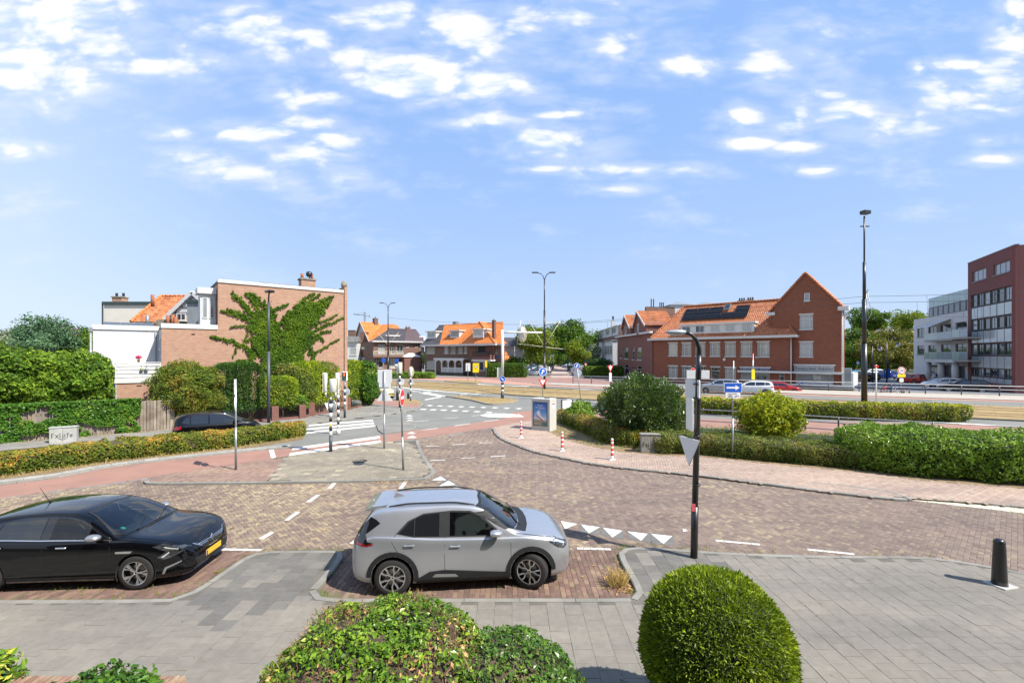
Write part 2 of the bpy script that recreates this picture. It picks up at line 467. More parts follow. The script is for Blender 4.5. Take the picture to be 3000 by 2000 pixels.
street_far_m = tile_mat('street_brick_purple', [(0,(.135,.098,.086)),(.35,(.182,.136,.116)),(.7,(.215,.165,.135)),(.88,(.26,.21,.15)),(1,(.36,.30,.20))], .2, .3)
bay_m = tile_mat('bay_brick', [(0,(.105,.066,.058)),(.4,(.16,.098,.082)),(.75,(.205,.13,.10)),(1,(.27,.195,.14))], .3, .25)
slab_m = tile_mat('sidewalk_slab', [(0,(.185,.171,.148)),(.5,(.202,.187,.162)),(.92,(.219,.203,.175)),(1,(.27,.24,.19))], .25, .4, grime=.14)
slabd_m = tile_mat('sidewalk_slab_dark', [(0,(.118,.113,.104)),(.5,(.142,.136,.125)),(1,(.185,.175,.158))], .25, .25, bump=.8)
tan_m = tile_mat('island_tile', [(0,(.20,.175,.135)),(.62,(.245,.215,.165)),(.82,(.265,.235,.18)),(.90,(.35,.30,.215)),(1,(.42,.36,.25))], .5, .2, grime=.18)
pinktile_m = tile_mat('footpath_paver', [(0,(.31,.230,.19)),(.5,(.36,.268,.22)),(1,(.42,.325,.26))], .3, .3, grime=.12)
isl_red_m = tile_mat('island_brick', [(0,(.20,.13,.105)),(.5,(.25,.165,.13)),(1,(.30,.215,.155))], .3, .3, grime=.2)
def sheet(name, poly, z, mat, parent=None, kind='structure', thick=0.0, px=True, zc=None):
    pts = [Gz(*p, z if zc is None else zc) for p in poly] if px else poly
    b = MB()
    if thick: b.prism(pts, z-thick, z)
    else:
        b.add([(x,y,z) for x,y in pts], [tuple(range(len(pts)))])
    o = b.build(name, mat, parent)
    if parent is None and kind: o['kind'] = kind
    return o
ground = sheet('ground', [(-1500,-300),(1500,-300),(1500,2200),(-1500,2200)], 0.0, asph, px=False)
def piece_mesh(name, L, W, H, bev=.005, rotk=None):
    x, y = L/2, W/2; b = MB()
    V = [(-x,-y,0),(x,-y,0),(x,y,0),(-x,y,0),(-x,-y,H-bev),(x,-y,H-bev),(x,y,H-bev),(-x,y,H-bev),
         (-x+bev,-y+bev,H),(x-bev,-y+bev,H),(x-bev,y-bev,H),(-x+bev,y-bev,H)]
    Fc = [(0,1,5,4),(1,2,6,5),(2,3,7,6),(3,0,4,7),(4,5,9,8),(5,6,10,9),(6,7,11,10),(7,4,8,11),(8,9,10,11)]
    return np.array(V, np.float32), np.array(Fc, np.int32)
def lay_pieces(name, centers, angs, L, W, H, mat, parent, z0=0.0, nparts=300, gap=.004, jit=.003, rank=None, bev=.005):
    n = len(centers)
    if n == 0: return
    V, Fc = piece_mesh(name, L-gap, W-gap, H, bev)
    key = centers[:,1] + np.where(np.abs(centers[:,0]) > 1.10*np.maximum(centers[:,1],.1), 1000, 0) if rank is None else rank
    order = np.argsort(key)
    near, far = order[:nparts], order[nparts:]
    dz = rng.normal(0, jit, n); tx = rng.normal(0, .0016, n); ty = rng.normal(0, .0016, n)
    if nparts:
        me = mesh_np(name, V, Fc, 4); me.materials.append(mat)
        for i in near:
            o = bpy.data.objects.new(name, me); COL.objects.link(o); o.parent = parent
            o.location = (centers[i,0], centers[i,1], z0+dz[i]); o.rotation_euler = (tx[i], ty[i], angs[i]+rng.normal(0,.008))
    if len(far):
        c = np.cos(angs[far]+rng.normal(0,.008,len(far))); s = np.sin(angs[far])
        X = V[None,:,0]*c[:,None]-V[None,:,1]*s[:,None]+centers[far,0][:,None]
        Y = V[None,:,0]*s[:,None]+V[None,:,1]*c[:,None]+centers[far,1][:,None]
        Z = V[None,:,2]+z0+dz[far][:,None]+V[None,:,0]*ty[far][:,None]*-1+V[None,:,1]*tx[far][:,None]
        VV = np.stack([X,Y,Z],2).reshape(-1,3)
        FF = (Fc[None]+(np.arange(len(far))*len(V))[:,None,None]).reshape(-1,4)
        me = mesh_np(name+'s', VV, FF, 4); me.materials.append(mat)
        o = link(name+'_field', me, None, parent); o['kind'] = 'stuff'
def herring(poly, L, W, ang, org=(0,0)):
    P = np.array(poly); c, s = math.cos(-ang), math.sin(-ang)
    Q = np.stack([P[:,0]*c-P[:,1]*s, P[:,0]*s+P[:,1]*c],1)/W
    x0,y0 = np.floor(Q.min(0)-2); x1,y1 = np.ceil(Q.max(0)+2)
    gx, gy = np.meshgrid(np.arange(x0,x1), np.arange(y0,y1)); gx=gx.ravel(); gy=gy.ravel()
    k_ = np.mod(gx-gy,4)
    h = k_==0; v = k_==3
    cen = np.concatenate([np.stack([gx[h]+1, gy[h]+.5],1), np.stack([gx[v]+.5, gy[v]+1],1)])*W
    an = np.concatenate([np.zeros(h.sum()), np.full(v.sum(), math.pi/2)])+ang
    c, s = math.cos(ang), math.sin(ang)
    cen = np.stack([cen[:,0]*c-cen[:,1]*s, cen[:,0]*s+cen[:,1]*c],1)
    m = inpoly(cen, poly)
    return cen[m], an[m]
def running(poly, L, W, ang, off=.5, allin=False):
    P = np.array(poly); c, s = math.cos(-ang), math.sin(-ang)
    Q = np.stack([P[:,0]*c-P[:,1]*s, P[:,0]*s+P[:,1]*c],1)
    i0,i1 = math.floor(Q[:,1].min()/W)-1, math.ceil(Q[:,1].max()/W)+1
    j0,j1 = math.floor(Q[:,0].min()/L)-1, math.ceil(Q[:,0].max()/L)+1
    gi, gj = np.meshgrid(np.arange(i0,i1), np.arange(j0,j1)); gi=gi.ravel(); gj=gj.ravel()
    cen = np.stack([(gj+off*(gi%2))*L, (gi+.5)*W],1)
    c, s = math.cos(ang), math.sin(ang)
    rot = lambda A: np.stack([A[:,0]*c-A[:,1]*s, A[:,0]*s+A[:,1]*c],1)
    m = inpoly(rot(cen), poly)
    if allin:
        for dx,dy in ((-.5,-.5),(.5,-.5),(.5,.5),(-.5,.5)):
            m &= inpoly(rot(cen+np.array([dx*L,dy*W])), poly)
    cen = rot(cen)[m]
    return cen, np.full(len(cen), float(ang))
def kerb(name, pts, z, w=.13, seg=1.0, side=1, h=None, mat=None, nparts=60, parent=None, sm=True):
    if sm: pts = smoothline(pts, 4)
    root = parent
    if root is None:
        root = bpy.data.objects.new(name, None); COL.objects.link(root); root['kind'] = 'structure'
    P = [Vector((*p,0)) for p in pts]; cum = [0]
    for a, b in zip(P, P[1:]): cum.append(cum[-1]+(b-a).length)
    def at(s_):
        s_ = max(0,min(cum[-1],s_))
        for i in range(len(P)-1):
            if s_ <= cum[i+1] or i == len(P)-2:
                t = (s_-cum[i])/max(1e-9,cum[i+1]-cum[i]); return P[i].lerp(P[i+1], t)
    n = max(1, round(cum[-1]/seg)); st = cum[-1]/n
    rest = MB(); cnt = 0
    for i in range(n):
        sub = [at((i+t)*st) for t in (.006,.33,.66,.994)]
        L = []; Rr = []
        for j,p in enumerate(sub):
            d = (sub[min(3,j+1)]-sub[max(0,j-1)]).normalized(); nn = Vector((-d.y,d.x,0))*side
            L.append((p.x,p.y)); Rr.append((p.x+nn.x*w,p.y+nn.y*w))
        b = MB() if cnt < nparts else rest
        zz = z + random.uniform(-.003,.003); bv = .018
        sec = []
        for (a,c_) in zip(L,Rr):
            mx, my = a[0]+(c_[0]-a[0])*bv/w, a[1]+(c_[1]-a[1])*bv/w
            sec.append([(a[0],a[1],-.05),(a[0],a[1],zz-bv),(mx,my,zz),(c_[0],c_[1],zz),(c_[0],c_[1],-.05)])
        vv = [p for s_ in sec for p in s_]; ff = []
        for j in range(3):
            for q in range(4): ff.append((j*5+q,(j+1)*5+q,(j+1)*5+q+1,j*5+q+1))
        ff += [(0,1,2,3,4),(19,18,17,16,15)]
        b.add(vv, ff)
        if cnt < nparts: b.build('kerb_stone', mat or concrete, root)
        cnt += 1
    if rest.v:
        o = rest.build('kerb_stones', mat or concrete, root); o['kind'] = 'stuff'
    return root
SWZ = .08
sw_px = [(-700,1757),(0,1756),(446,1753),(510,1749),(574,1725),(622,1693),(670,1661),(717,1630),(750,1619),(790,1613),(975,1611),(1004,1615),(1002,1637),
         (962,1689),(931,1720),(927,1736),(943,1747),(975,1751),(1300,1751),(1800,1751),(1849,1747),(1864,1729),(1849,1699),(1819,1644),(1811,1619),(1830,1604),(1870,1601),
         (2032,1611),(2170,1619),(2419,1626),(2640,1628),(2750,1634),(2861,1650),(3000,1677),(3400,1765)]
sw_line = [Gz(x,y,SWZ) for x,y in sw_px]
sw_poly = sw_line + [(16,3.0),(-14,3.0)]
sidewalk = sheet('sidewalk', sw_poly, SWZ-.004, pm('slab_bed', (.135,.125,.105), .95, var=.2, scale=3, bump=.3), px=False, thick=.06)
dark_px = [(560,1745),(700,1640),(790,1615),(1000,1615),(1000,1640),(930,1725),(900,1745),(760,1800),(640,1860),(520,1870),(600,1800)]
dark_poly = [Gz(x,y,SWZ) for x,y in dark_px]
inner = sw_poly
cen, an = running(inner, .3, .3, math.pi/2, .5, True)
kk = (np.abs(cen[:,0]) < cen[:,1]*1.35+1.5); cen = cen[kk]; an = an[kk]
nearkerb = np.zeros(len(cen), bool)
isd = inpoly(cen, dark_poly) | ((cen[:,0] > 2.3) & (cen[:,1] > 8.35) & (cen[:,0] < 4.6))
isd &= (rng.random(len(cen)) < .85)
vis = ~((np.abs(cen[:,0]) > 1.13*cen[:,1]) | (cen[:,1] < 6.0))
rank = cen[:,1] + np.where(vis, 0, 500)
lay_pieces('slab', cen[~isd], an[~isd], .3, .3, .02, slab_m, sidewalk, SWZ-.02, 240, .004, .0015, rank[~isd], bev=.003)
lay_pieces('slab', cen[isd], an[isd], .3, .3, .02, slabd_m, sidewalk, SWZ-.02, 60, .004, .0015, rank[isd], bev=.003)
kerb('kerb', sw_line, SWZ+.006, .13, 1.0, side=-1, nparts=70)
BZ = .02
right_kerb_px = [(1444,1254),(1448,1266),(1468,1284),(1512,1303),(1570,1323),(1635,1337),(1726,1356),(1842,1371),(1944,1381),(2039,1391),(2200,1411),(2425,1439),(2616,1460)]
strip_px = [(2616,1460),(2663,1462),(3000,1503),(3400,1548)]
isl_right_px = [(1219,1287),(1231,1331),(1257,1371),(1263,1383),(1244,1395),(1206,1400),(900,1408),(600,1412),(445,1412)]
street_poly = [(-26,6.0)]+[G(0,1461),G(191,1433),G(421,1405)]+[G(445,1411),G(900,1407),G(1206,1400),G(1262,1383),G(1231,1331),G(1219,1287),G(1330,1270),G(1443,1253)]+\
              [G(*p) for p in right_kerb_px]+[G(*p) for p in strip_px]+[(19,8.0),(2.4,8.2),(2.4,10.36),(-3.6,10.36),(-3.6,10.36),(-26,10.36)]
street_poly = [(-27,6.2)]+street_poly[1:]
street = sheet('street', street_poly, .013, sand, px=False)
cen, an = herring(street_poly, .2, .1, R(42))
far = cen[:,1] > 19.5
vis = ((np.abs(cen[:,0]) < 1.12*cen[:,1]) & ~inpoly(cen, sw_poly))
cen, an = cen[(np.abs(cen[:,0]) < 1.35*cen[:,1]+1)], an[(np.abs(cen[:,0]) < 1.35*cen[:,1]+1)]
insw = inpoly(cen, sw_poly); cen, an = cen[~insw], an[~insw]
rank = cen[:,1] + np.where(np.abs(cen[:,0]) < 1.12*cen[:,1], 0, 500)
right = cen[:,0] > 2.0 + rng.normal(0, 1.6, len(cen)) - (cen[:,1]-10)*.45
lay_pieces('brick', cen[right], an[right], .2, .1, .016, street_far_m, street, .004, 150, .007, .0013, rank[right])
lay_pieces('brick', cen[~right], an[~right], .2, .1, .016, street_m, street, .004, 150, .007, .0013, rank[~right])
bay1 = [(-2.6,8.25),(2.45,8.25),(2.45,10.36),(-3.75,10.36),(-3.75,8.6)]
bay0 = [(-16,8.25),(-6.0,8.25),(-5.2,10.36),(-26,10.36),(-26,8.25)]
bay = sheet('parking_bay', [(-26,8.2),(2.45,8.2),(2.45,10.355),(-26,10.355)], .0132, sand, px=False)
cc = []; aa = []
for pb in (bay0, bay1):
    c_, a_ = running(pb, .2, .1, math.pi/2, .5); cc.append(c_); aa.append(a_)
cen = np.concatenate(cc); an = np.concatenate(aa); k_ = ~inpoly(cen, sw_poly); cen, an = cen[k_], an[k_]
lay_pieces('brick', cen, an, .2, .1, .016, bay_m, bay, .004, 300, .009, .002)
markings = bpy.data.objects.new('road_markings', None); COL.objects.link(markings); markings['kind'] = 'structure'
def mark(pts, z=.006, px=True, name='marking', mat=None):
    P = [Gz(*p, z) for p in pts] if px else pts
    b = MB(); b.prism(P, z-.003, z); return b.build(name, mat or white, markings)
def dash(p, q, w, z=.006, blocks=0):
    a = Vector(Gz(*p, z)); b = Vector(Gz(*q, z)); d = (b-a).normalized(); n = Vector((-d.y,d.x))*w/2
    if not blocks: return mark([a+n, b+n, b-n, a-n], z, px=False)
    L = (b-a).length; s = L/blocks
    for i in range(blocks):
        u0 = a+d*(i*s+.006); u1 = a+d*((i+1)*s-.006)
        mark([u0+n,u1+n,u1-n,u0-n], z, px=False, name='marking_block')
TB = BZ+.006
dash((652,1608),(768,1610), .10, TB, 6); dash((1690,1605),(1790,1608), .10, TB, 5); dash((1042,1607),(1062,1607), .10, TB, 1)
dash((2096,1582),(2227,1594), .10, TB, 5); dash((2365,1608),(2503,1622), .10, TB, 5)
for a, b in (((964,1431),(982,1412)),((902,1470),(932,1449)),((838,1524),(873,1499)),((764,1578),(797,1558)),((1173,1431),(1190,1408)),((1031,1592),(1058,1570))):
    dash(a, b, .13, TB)
z3 = lambda x, y: (900+x/3.92, 1050+y/3.92)
for x0,y0,x1,y1 in ((1365,1005,1517,1003),(1673,988,1827,977),(1980,965,2130,965),(1408,1168,1587,1162),(1760,1145,1935,1133),(2105,1125,2275,1113)):
    dash(z3(x0,y0), z3(x1,y1), .09, TB)
greytile = pm('grey_marking_tile', (.15,.145,.135), .9, var=.15, scale=4, bump=.3)
def shark(tri, sq=None, z=TB):
    if sq: mark(sq, z-.003, name='marking_tile', mat=greytile)
    mark(tri, z+.001)
q3 = lambda x, y: (1700+x/1.809, 1500+y/1.809)
for l, r, a in (((5,65),(103,78),(45,110)),((120,80),(223,97),(170,132)),((250,100),(357,113),(322,150)),((375,113),(487,125),(440,167))):
    L_, R_, A_ = q3(*l), q3(*r), q3(*a); dx, dy = A_[0]-(L_[0]+R_[0])/2, A_[1]-(L_[1]+R_[1])/2
    shark([L_,R_,A_], [(L_[0]-3,L_[1]-2),(R_[0]+3,R_[1]-1),(R_[0]+dx*.9+4,R_[1]+dy+2),(L_[0]+dx*.9-3,L_[1]+dy+1)])
shark([(1643,1525),(1691,1534),(1655,1549)])
for l, r, a in (((1428,1395),(1600,1395),(1535,1352)),((1515,1462),(1705,1448),(1620,1400)),((1665,1490),(1785,1485),(1715,1460))):
    shark([z3(*l),z3(*r),z3(*a)], [z3(l[0]-20,l[1]+6),z3(r[0]+14,r[1]+6),z3(a[0]+30,a[1]-8),z3(a[0]-40,a[1]-4)])
for i in range(10):
    x = 1165+ i*115 + i*i*1.6; y = 540+ i*4.4
    if i < 9: mark([z3(x+200,y-2),z3(x+240,y-8),z3(x+285,y-3),z3(x+245,y+6)], .006)
for i, (x,y) in enumerate(((1330,581),(1445,587),(1565,591),(1690,597),(1812,603),(1948,608),(2085,617))):
    mark([z3(x-45,y+4),z3(x-12,y-7),z3(x+48,y-4),z3(x+18,y+8)], .006)
for x0,y0,x1,y1 in ((1230,725,1390,710),(1563,691,1732,677),(1895,659,2055,643),(1320,820,1500,800),(1692,771,1870,747),(2030,722,2200,702)):
    dash(z3(x0,y0), z3(x1,y1), .12, .02)
for cx, cy, w, h in ((1173,654,84,14),(1177,680,90,14),(1181,708,92,16)):
    mark([z3(cx-w/2,cy+h/2),z3(cx+w/2,cy+h/2),z3(cx,cy-h/2)], .006)
for cx, cy, w, h in ((1196,850,110,24),(1202,895,118,28)):
    mark([z3(cx-w/2,cy+h/2+2),z3(cx+w/2,cy+h/2),z3(cx+5,cy-h/2)], .022)
for x,y in ((1550,1202),(1474,1218)):      # two teeth on the cycle crossing
    mark([(x-17+45,y+17-14),(x+17+45,y+17-14),(x+45,y+8-14)], .022)
for q in ([(1225,1150),(1262,1151),(1306,1159.5),(1298,1163)],[(1242,1170),(1298,1160),(1302,1161.5),(1248,1171.5)],[(1216,1135),(1229,1136),(1232,1138.5),(1218,1138)],
          [(1263,1138),(1273,1138),(1287,1143.5),(1276,1143.5)],[(1313,1140.5),(1324,1141),(1347,1148),(1332,1148)],[(1374,1144),(1388,1145),(1412,1153),(1396,1152.5)],
          [(1232,1147),(1262,1146.4),(1262,1148),(1234,1148.6)],[(1206,1144),(1240,1147.5),(1240,1148.5),(1206,1145.5)],
          [(1348,1155),(1368,1153.6),(1369,1154.6),(1350,1156.2)],[(1400,1124),(1450,1128),(1550,1131),(1550,1132.5),(1440,1130),(1400,1126)],
          [(1149,1132),(1180,1133.5),(1260,1142),(1400,1153.5),(1400,1154.6),(1250,1143.3),(1149,1133.2)]):
    mark(q, .006)
mark([(1668,1141),(1700,1138.5),(1770,1143),(1770,1144.5),(1690,1142)], .006)
z1_ = lambda x, y: (x/1.809, 1100+y/1.809)
for (a,b,c,d) in (((1640,259),(1975,233),(1978,240),(1634,268)),((1628,279),(1980,246),(1984,255),(1620,289)),((1612,298),(1985,261),(1989,269),(1604,309))):
    mark([z1_(*a),z1_(*b),z1_(*c),z1_(*d)], .008)
for (a,b,c,d) in (((1553,382),(2013,318),(2015,332),(1545,395)),((1538,409),(2018,342),(2022,356),(1530,425))):
    mark([z1_(*a),z1_(*b),z1_(*c),z1_(*d)], .024)
mark([z1_(1425,394),z1_(1450,391),z1_(1463,433),z1_(1436,437)], .024)
cx, cy = G(1463,1218)
ov = bpy.data.objects.new('painted_roundel', None); COL.objects.link(ov); ov['kind'] = 'structure'
A_, B_ = 1.35, 1.0
ow = pm('white_cobble', (.70,.70,.66), .8, var=.1, scale=5, bump=.3, isl=.12)
V, Fc = piece_mesh('c', .095, .095, .03)
me = mesh_np('cobble', V, Fc, 4); me.materials.append(ow)
sp_ = []
for i in range(-15,16):
    for j in range(-12,13):
        x, y = i*.105+(.05 if j%2 else 0), j*.105
        if (x/A_)**2+(y/B_)**2 < 1: sp_.append((x,y))
ovp = np.array(sp_)+np.array([[cx,cy]])
lay_pieces('cobble', ovp, np.zeros(len(ovp)), .1, .1, .035, ow, ov, .02, 300, .012, .002)
MB().lathe([(1.0,.0),(1.0,.035)], n=40).build('roundel_base', white, ov).location = (0,0,0)
o = ov.children[-1]
for o in ov.children:
    if o.name.startswith('roundel_base'): o.location = (cx,cy,0); o.scale = (A_,B_,1)
up = [(0,1419),(332,1366),(663,1328),(851,1311),(1114,1275),(1170,1267),(1219,1259),(1283,1253),(1377,1240),(1461,1228),(1490,1222),(1497,1207),(1577,1201),(1700,1198),(1760,1199),(2060,1226),(2353,1233),(2850,1244),(3300,1256)]
lo = [(3300,1318),(2460,1287),(2170,1258),(1900,1238),(1760,1223),(1577,1233),(1443,1252),(1219,1285),(1117,1294),(846,1334),(790,1342),(553,1380),(459,1393),(431,1401),(221,1431),(0,1459)]
cyc = [Gz(*p,.016) for p in up]+[Gz(*p,.016) for p in lo]
e0, e1 = Vector(Gz(0,1459,.016)), Vector(Gz(0,1419,.016))
cyc += [(-24.5,6.5),(-27.5,9.5)]
sheet('cycle_path', cyc, .016, redasph, px=False, thick=.015)
dk = [Gz(*p,.0) for p in ((0,1459),(221,1431),(431,1401))]
b = [(-24.6,6.3)]+dk; kerb('edge_band', b, .018, .30, .5, side=-1, mat=pm('edge_grey',(.21,.21,.205),.9,var=.15,scale=3,isl=.15), nparts=20, sm=False)
kerb('edge_band', [G(1219,1287),G(1330,1270),G(1443,1253)], .018, .34, .5, side=-1, mat=MATS['edge_grey'], nparts=0, sm=False)
IZ = .09
isl_px = [(1216,1290),(1231,1331),(1257,1371),(1263,1383),(1244,1395),(1206,1400),(900,1407),(600,1411),(448,1411),(436,1406),(459,1393),(553,1380),(790,1343),(846,1335),(1117,1295)]
isl = [Gz(*p,IZ) for p in isl_px]
island = sheet('traffic_island', isl, IZ-.006, jointdark, px=False, thick=.08)
dv = [Gz(*p,IZ) for p in ((835,1345),(779,1412),(430,1412),(436,1400),(459,1390),(553,1376),(790,1340))]
tanpoly = [Gz(*p,IZ) for p in ((835,1338),(779,1410),(1206,1400),(1250,1394),(1257,1371),(1225,1315),(1190,1295),(1117,1294))]
ca, aa = running(tanpoly, .3, .3, R(8), .5)
ca_k = inpoly(ca, isl); lay_pieces('slab', ca[ca_k], aa[ca_k], .3, .3, .02, tan_m, island, IZ-.02, 200, .008, .002, bev=.004)
ca, aa = running(dv, .2, .1, R(95), .5); ca_k = inpoly(ca, isl)
lay_pieces('brick', ca[ca_k], aa[ca_k], .2, .1, .02, isl_red_m, island, IZ-.02, 100, .006, .002)
kerb('kerb', [Gz(*p,IZ) for p in [(1216,1290),(1231,1331),(1257,1371),(1263,1383),(1244,1395),(1206,1400),(900,1407),(600,1411),(448,1411),(436,1406)]], IZ+.006, .16, 1.0, side=1, nparts=26)
b = MB(); mx, my = Gz(1054,1350,IZ); b.lathe([(.30,IZ-.02),(.30,IZ+.006),(.27,IZ+.006),(.265,IZ+.001)], (mx,my), 28)
for q in range(-3,4): b.bbox((mx+q*.07,my,IZ+.004), (.02,.40-abs(q)*.06,.008), b=.002)
b.build('manhole_cover', pm('cast_iron',(.07,.065,.055),.7,metal=.4,var=.3,scale=8,bump=.4), island)
PZ = .09
fp_far = [(1444,1252),(1500,1240),(1577,1229),(1590,1256),(1650,1285),(1720,1305),(1800,1320),(1931,1334),(2051,1337),(2255,1358),(2531,1384),(2700,1406),(3000,1430),(3400,1462)]
fp_line = [Gz(*p,PZ) for p in right_kerb_px]
fpoly = fp_line + [Gz(2663,1462,PZ),Gz(2600,1452,PZ),Gz(3000,1482,PZ),Gz(3400,1520,PZ)] + [Gz(*p,PZ) for p in reversed(fp_far)]
foot = sheet('footpath', fpoly, PZ-.006, jointdark, px=False, thick=.08)
cen, an = herring(fpoly, .2, .1, R(-15))
cen_k = inpoly(cen, fpoly); lay_pieces('brick', cen[cen_k], an[cen_k], .2, .1, .02, pinktile_m, foot, PZ-.02, 300, .006, .0015, cen[cen_k][:,1]+np.where(np.abs(cen[cen_k][:,0])<1.12*cen[cen_k][:,1],0,500))
kerb('kerb', fp_line+[Gz(2660,1463,PZ)], PZ+.006, .15, 1.0, side=1, nparts=40)
kerb('kerb', [Gz(*p,PZ) for p in ((2378,1414),(2480,1424),(2600,1440),(2640,1452),(2663,1462))], PZ+.006, .10, 1.0, side=1, nparts=20)
cream_m = tile_mat('cream_paver', [(0,(.50,.48,.38)),(.6,(.60,.58,.46)),(1,(.66,.64,.53))], .3, .2, grime=.2)
stp = [Gz(*p,.03) for p in ((2640,1452),(3000,1484),(3400,1522),(3400,1548),(3000,1503),(2663,1464))]
st_ = sheet('gutter_strip', stp, .014, jointdark, px=False)
ca, aa = running(stp, .2, .1, R(-28), .5); lay_pieces('brick', ca, aa, .2, .1, .02, cream_m, st_, .012, 200, .008, .0015)
kerb('kerb', [Gz(*p,PZ) for p in ((2600,1450),(3000,1483),(3400,1521))], PZ+.004, .06, 1.0, side=1, nparts=20)
verge = sheet('verge', [(1577,1229),(1590,1256),(1650,1285),(1720,1305),(1800,1320),(1931,1334),(2051,1337),(2255,1358),(2531,1384),(2700,1406),(3000,1430),(3400,1462),(3400,1330),(2460,1289),(2170,1260),(1900,1240),(1760,1225),(1640,1227)], .07, soil, thick=.06, zc=.07)
D = Vector((.775,.632)); N = Vector((-.632,.775))   # along the side street, and away from the camera
FL = Vector((-20.9,26.1))
def FLp(t, s=0.0): p = FL + D*t + N*s; return (p.x, p.y)
pav_m = tile_mat('pavement_slab', [(0,(.19,.185,.17)),(.6,(.225,.217,.195)),(1,(.27,.255,.22))], .3, .3, grime=.15)
pavpoly = [FLp(-16,0),FLp(8.4,0),(-14.6,32.2),(-13.9,34.4),(-13.0,36.5),G(1071,1187),G(1075,1180),(-11.9,41.5),G(1160,1172),G(1206,1180),G(1237,1180),G(1239,1187),G(1230,1196),G(1205,1206),G(1103,1219),G(980,1234),FLp(5.5,-3.4),FLp(2,-2.6),FLp(-16,-2.6)]
pavement = sheet('pavement', pavpoly, .074, jointdark, px=False, thick=.07)
ca, aa = running(pavpoly, .3, .3, math.atan2(D.y,D.x), .5)
lay_pieces('slab', ca, aa, .3, .3, .02, pav_m, pavement, .06, 120, .006, .002, bev=.003)
kerb('kerb', [FLp(-16,-2.6),FLp(2,-2.6),FLp(5.5,-3.4),G(980,1234),G(1103,1219),G(1205,1206),G(1230,1196),G(1239,1187),G(1237,1180)], .10, .15, 1.0, side=1, nparts=30)
sheet('red_cycle_ramp', [(1072,1168),(1104,1167),(1160,1172),(1206,1181),(1232,1184),(1226,1194),(1160,1190),(1130,1186),(1076,1181)], .088, redasph, zc=.08, thick=.01)
sheet('dry_patch', [(1158,1176),(1190,1168),(1215,1170),(1237,1178),(1222,1183),(1180,1180)], .10, drygrass_m, zc=.08, thick=.02)
med = [G(*p) for p in ((1103,1247),(1205,1234),(1220,1252),(1214,1260),(1122,1272),(1108,1262))]
median = sheet('median', med, .060, pav_m, px=False, thick=.06)
kerb('kerb', [G(1105,1247),G(1205,1234),G(1220,1250),G(1216,1259),G(1122,1272)], .066, .13, 1.0, side=-1, nparts=0, sm=False)
hl = [G(-500,1480),G(0,1401),G(332,1354),G(663,1318),G(879,1283)]
hb = [(p[0]-1.15*.62, p[1]+1.15*.78) for p in hl]
sheet('hedge_bed', [(p[0]+.5*.6,p[1]-.5*.78) for p in hl]+[G(895,1272)]+list(reversed([(p[0]-.5*.6,p[1]+.5*.8) for p in hb])), .05, soil, px=False, thick=.05)
kerb('kerb', [(-27.5,9.6)]+[Gz(*p,.07) for p in ((0,1417),(332,1364),(663,1326),(851,1309))], .07, .14, 1.0, side=1, nparts=20)
kerb('edge_band', [(-27.6,9.8)]+[Gz(*p,.05) for p in ((0,1410),(332,1359),(663,1322),(851,1305))], .055, .30, .5, side=1, mat=pm('edge_concrete',(.33,.32,.29),.9,var=.15,scale=3,isl=.12), nparts=0)
tram = [(500,1080),(900,1100),(1149,1113),(1282,1119),(1409,1127),(1550,1135),(1773,1145),(2300,1166),(3000,1192),(3600,1216),(3600,1262),(3000,1230),(2867,1224),(2353,1199),(1900,1178),(1700,1168),(1550,1159),(1486,1155),(1409,1151),(1332,1146.5),(1180,1132.5),(1149,1131),(800,1115),(500,1100)]
tramway = sheet('tram_verge', tram, .05, drygrass_m, thick=.05, zc=.05)
sheet('island_verge', [(1304,1160),(1330,1162),(1380,1169),(1422,1180),(1450,1182),(1480,1180),(1512,1175),(1518,1171),(1490,1167),(1400,1163),(1350,1160.5)], .10, drygrass_m, thick=.10, zc=.1)
kerb('kerb', [Gz(*p,.1) for p in ((1304,1160),(1330,1163),(1380,1171),(1422,1181),(1450,1183),(1480,1181),(1512,1176),(1519,1171))], .11, .16, 1.0, side=1, nparts=14)
kerb('kerb', [Gz(*p,.05) for p in ((1400,1143.5),(1440,1150),(1490,1156),(1550,1160),(1700,1169),(1900,1179),(2353,1201),(2867,1226),(3300,1248))], .10, .15, 2.0, side=1, nparts=0, mat=pm('old_kerb',(.12,.11,.09),.9))
rail_m = pm('rail_steel', (.20,.13,.08), .5, metal=.6, var=.2)
for (a,b) in (((500,1087),(3600,1228)),((500,1090),(3600,1235)),((500,1094),(3600,1247)),((500,1097),(3600,1254))):
    p = G(*a); q = G(*b); bb = MB(); bb.tube([(*p,.06),(*q,.06)], .035, 6); o = bb.build('tram_rail', rail_m); o['kind'] = 'structure'
sheet('far_footway', [(1560,1122),(1620,1121),(1773,1126),(2505,1145),(3000,1159),(3600,1176),(3600,1192),(3000,1172),(2505,1157.5),(1773,1132),(1640,1127)], .10, pm('far_concrete',(.40,.365,.31),.9,var=.12,scale=1.5), thick=.1, zc=.1)
sheet('far_cycle_lane', [(1180,1105),(1420,1110),(1560,1122.5),(1640,1127.5),(1773,1132.4),(2505,1158),(3000,1172.5),(3600,1192.5),(3600,1199),(3000,1177.5),(2505,1162.5),(1773,1137),(1640,1132),(1540,1128),(1400,1119),(1180,1109)], .012, pm('far_red',(.44,.23,.17),.9,var=.1,scale=1), thick=.01)
plaza = [(1149,1100),(1205,1101),(1260,1103),(1420,1105.5),(1476,1104.5),(1700,1104.5),(1830,1107),(2000,1111),(2000,1118),(1773,1125.5),(1620,1120.5),(1560,1121),(1400,1109.5),(1149,1106)]
sheet('brick_plaza', plaza, .010, pm('far_brick',(.30,.17,.14),.9,var=.15,scale=.6), thick=.01)
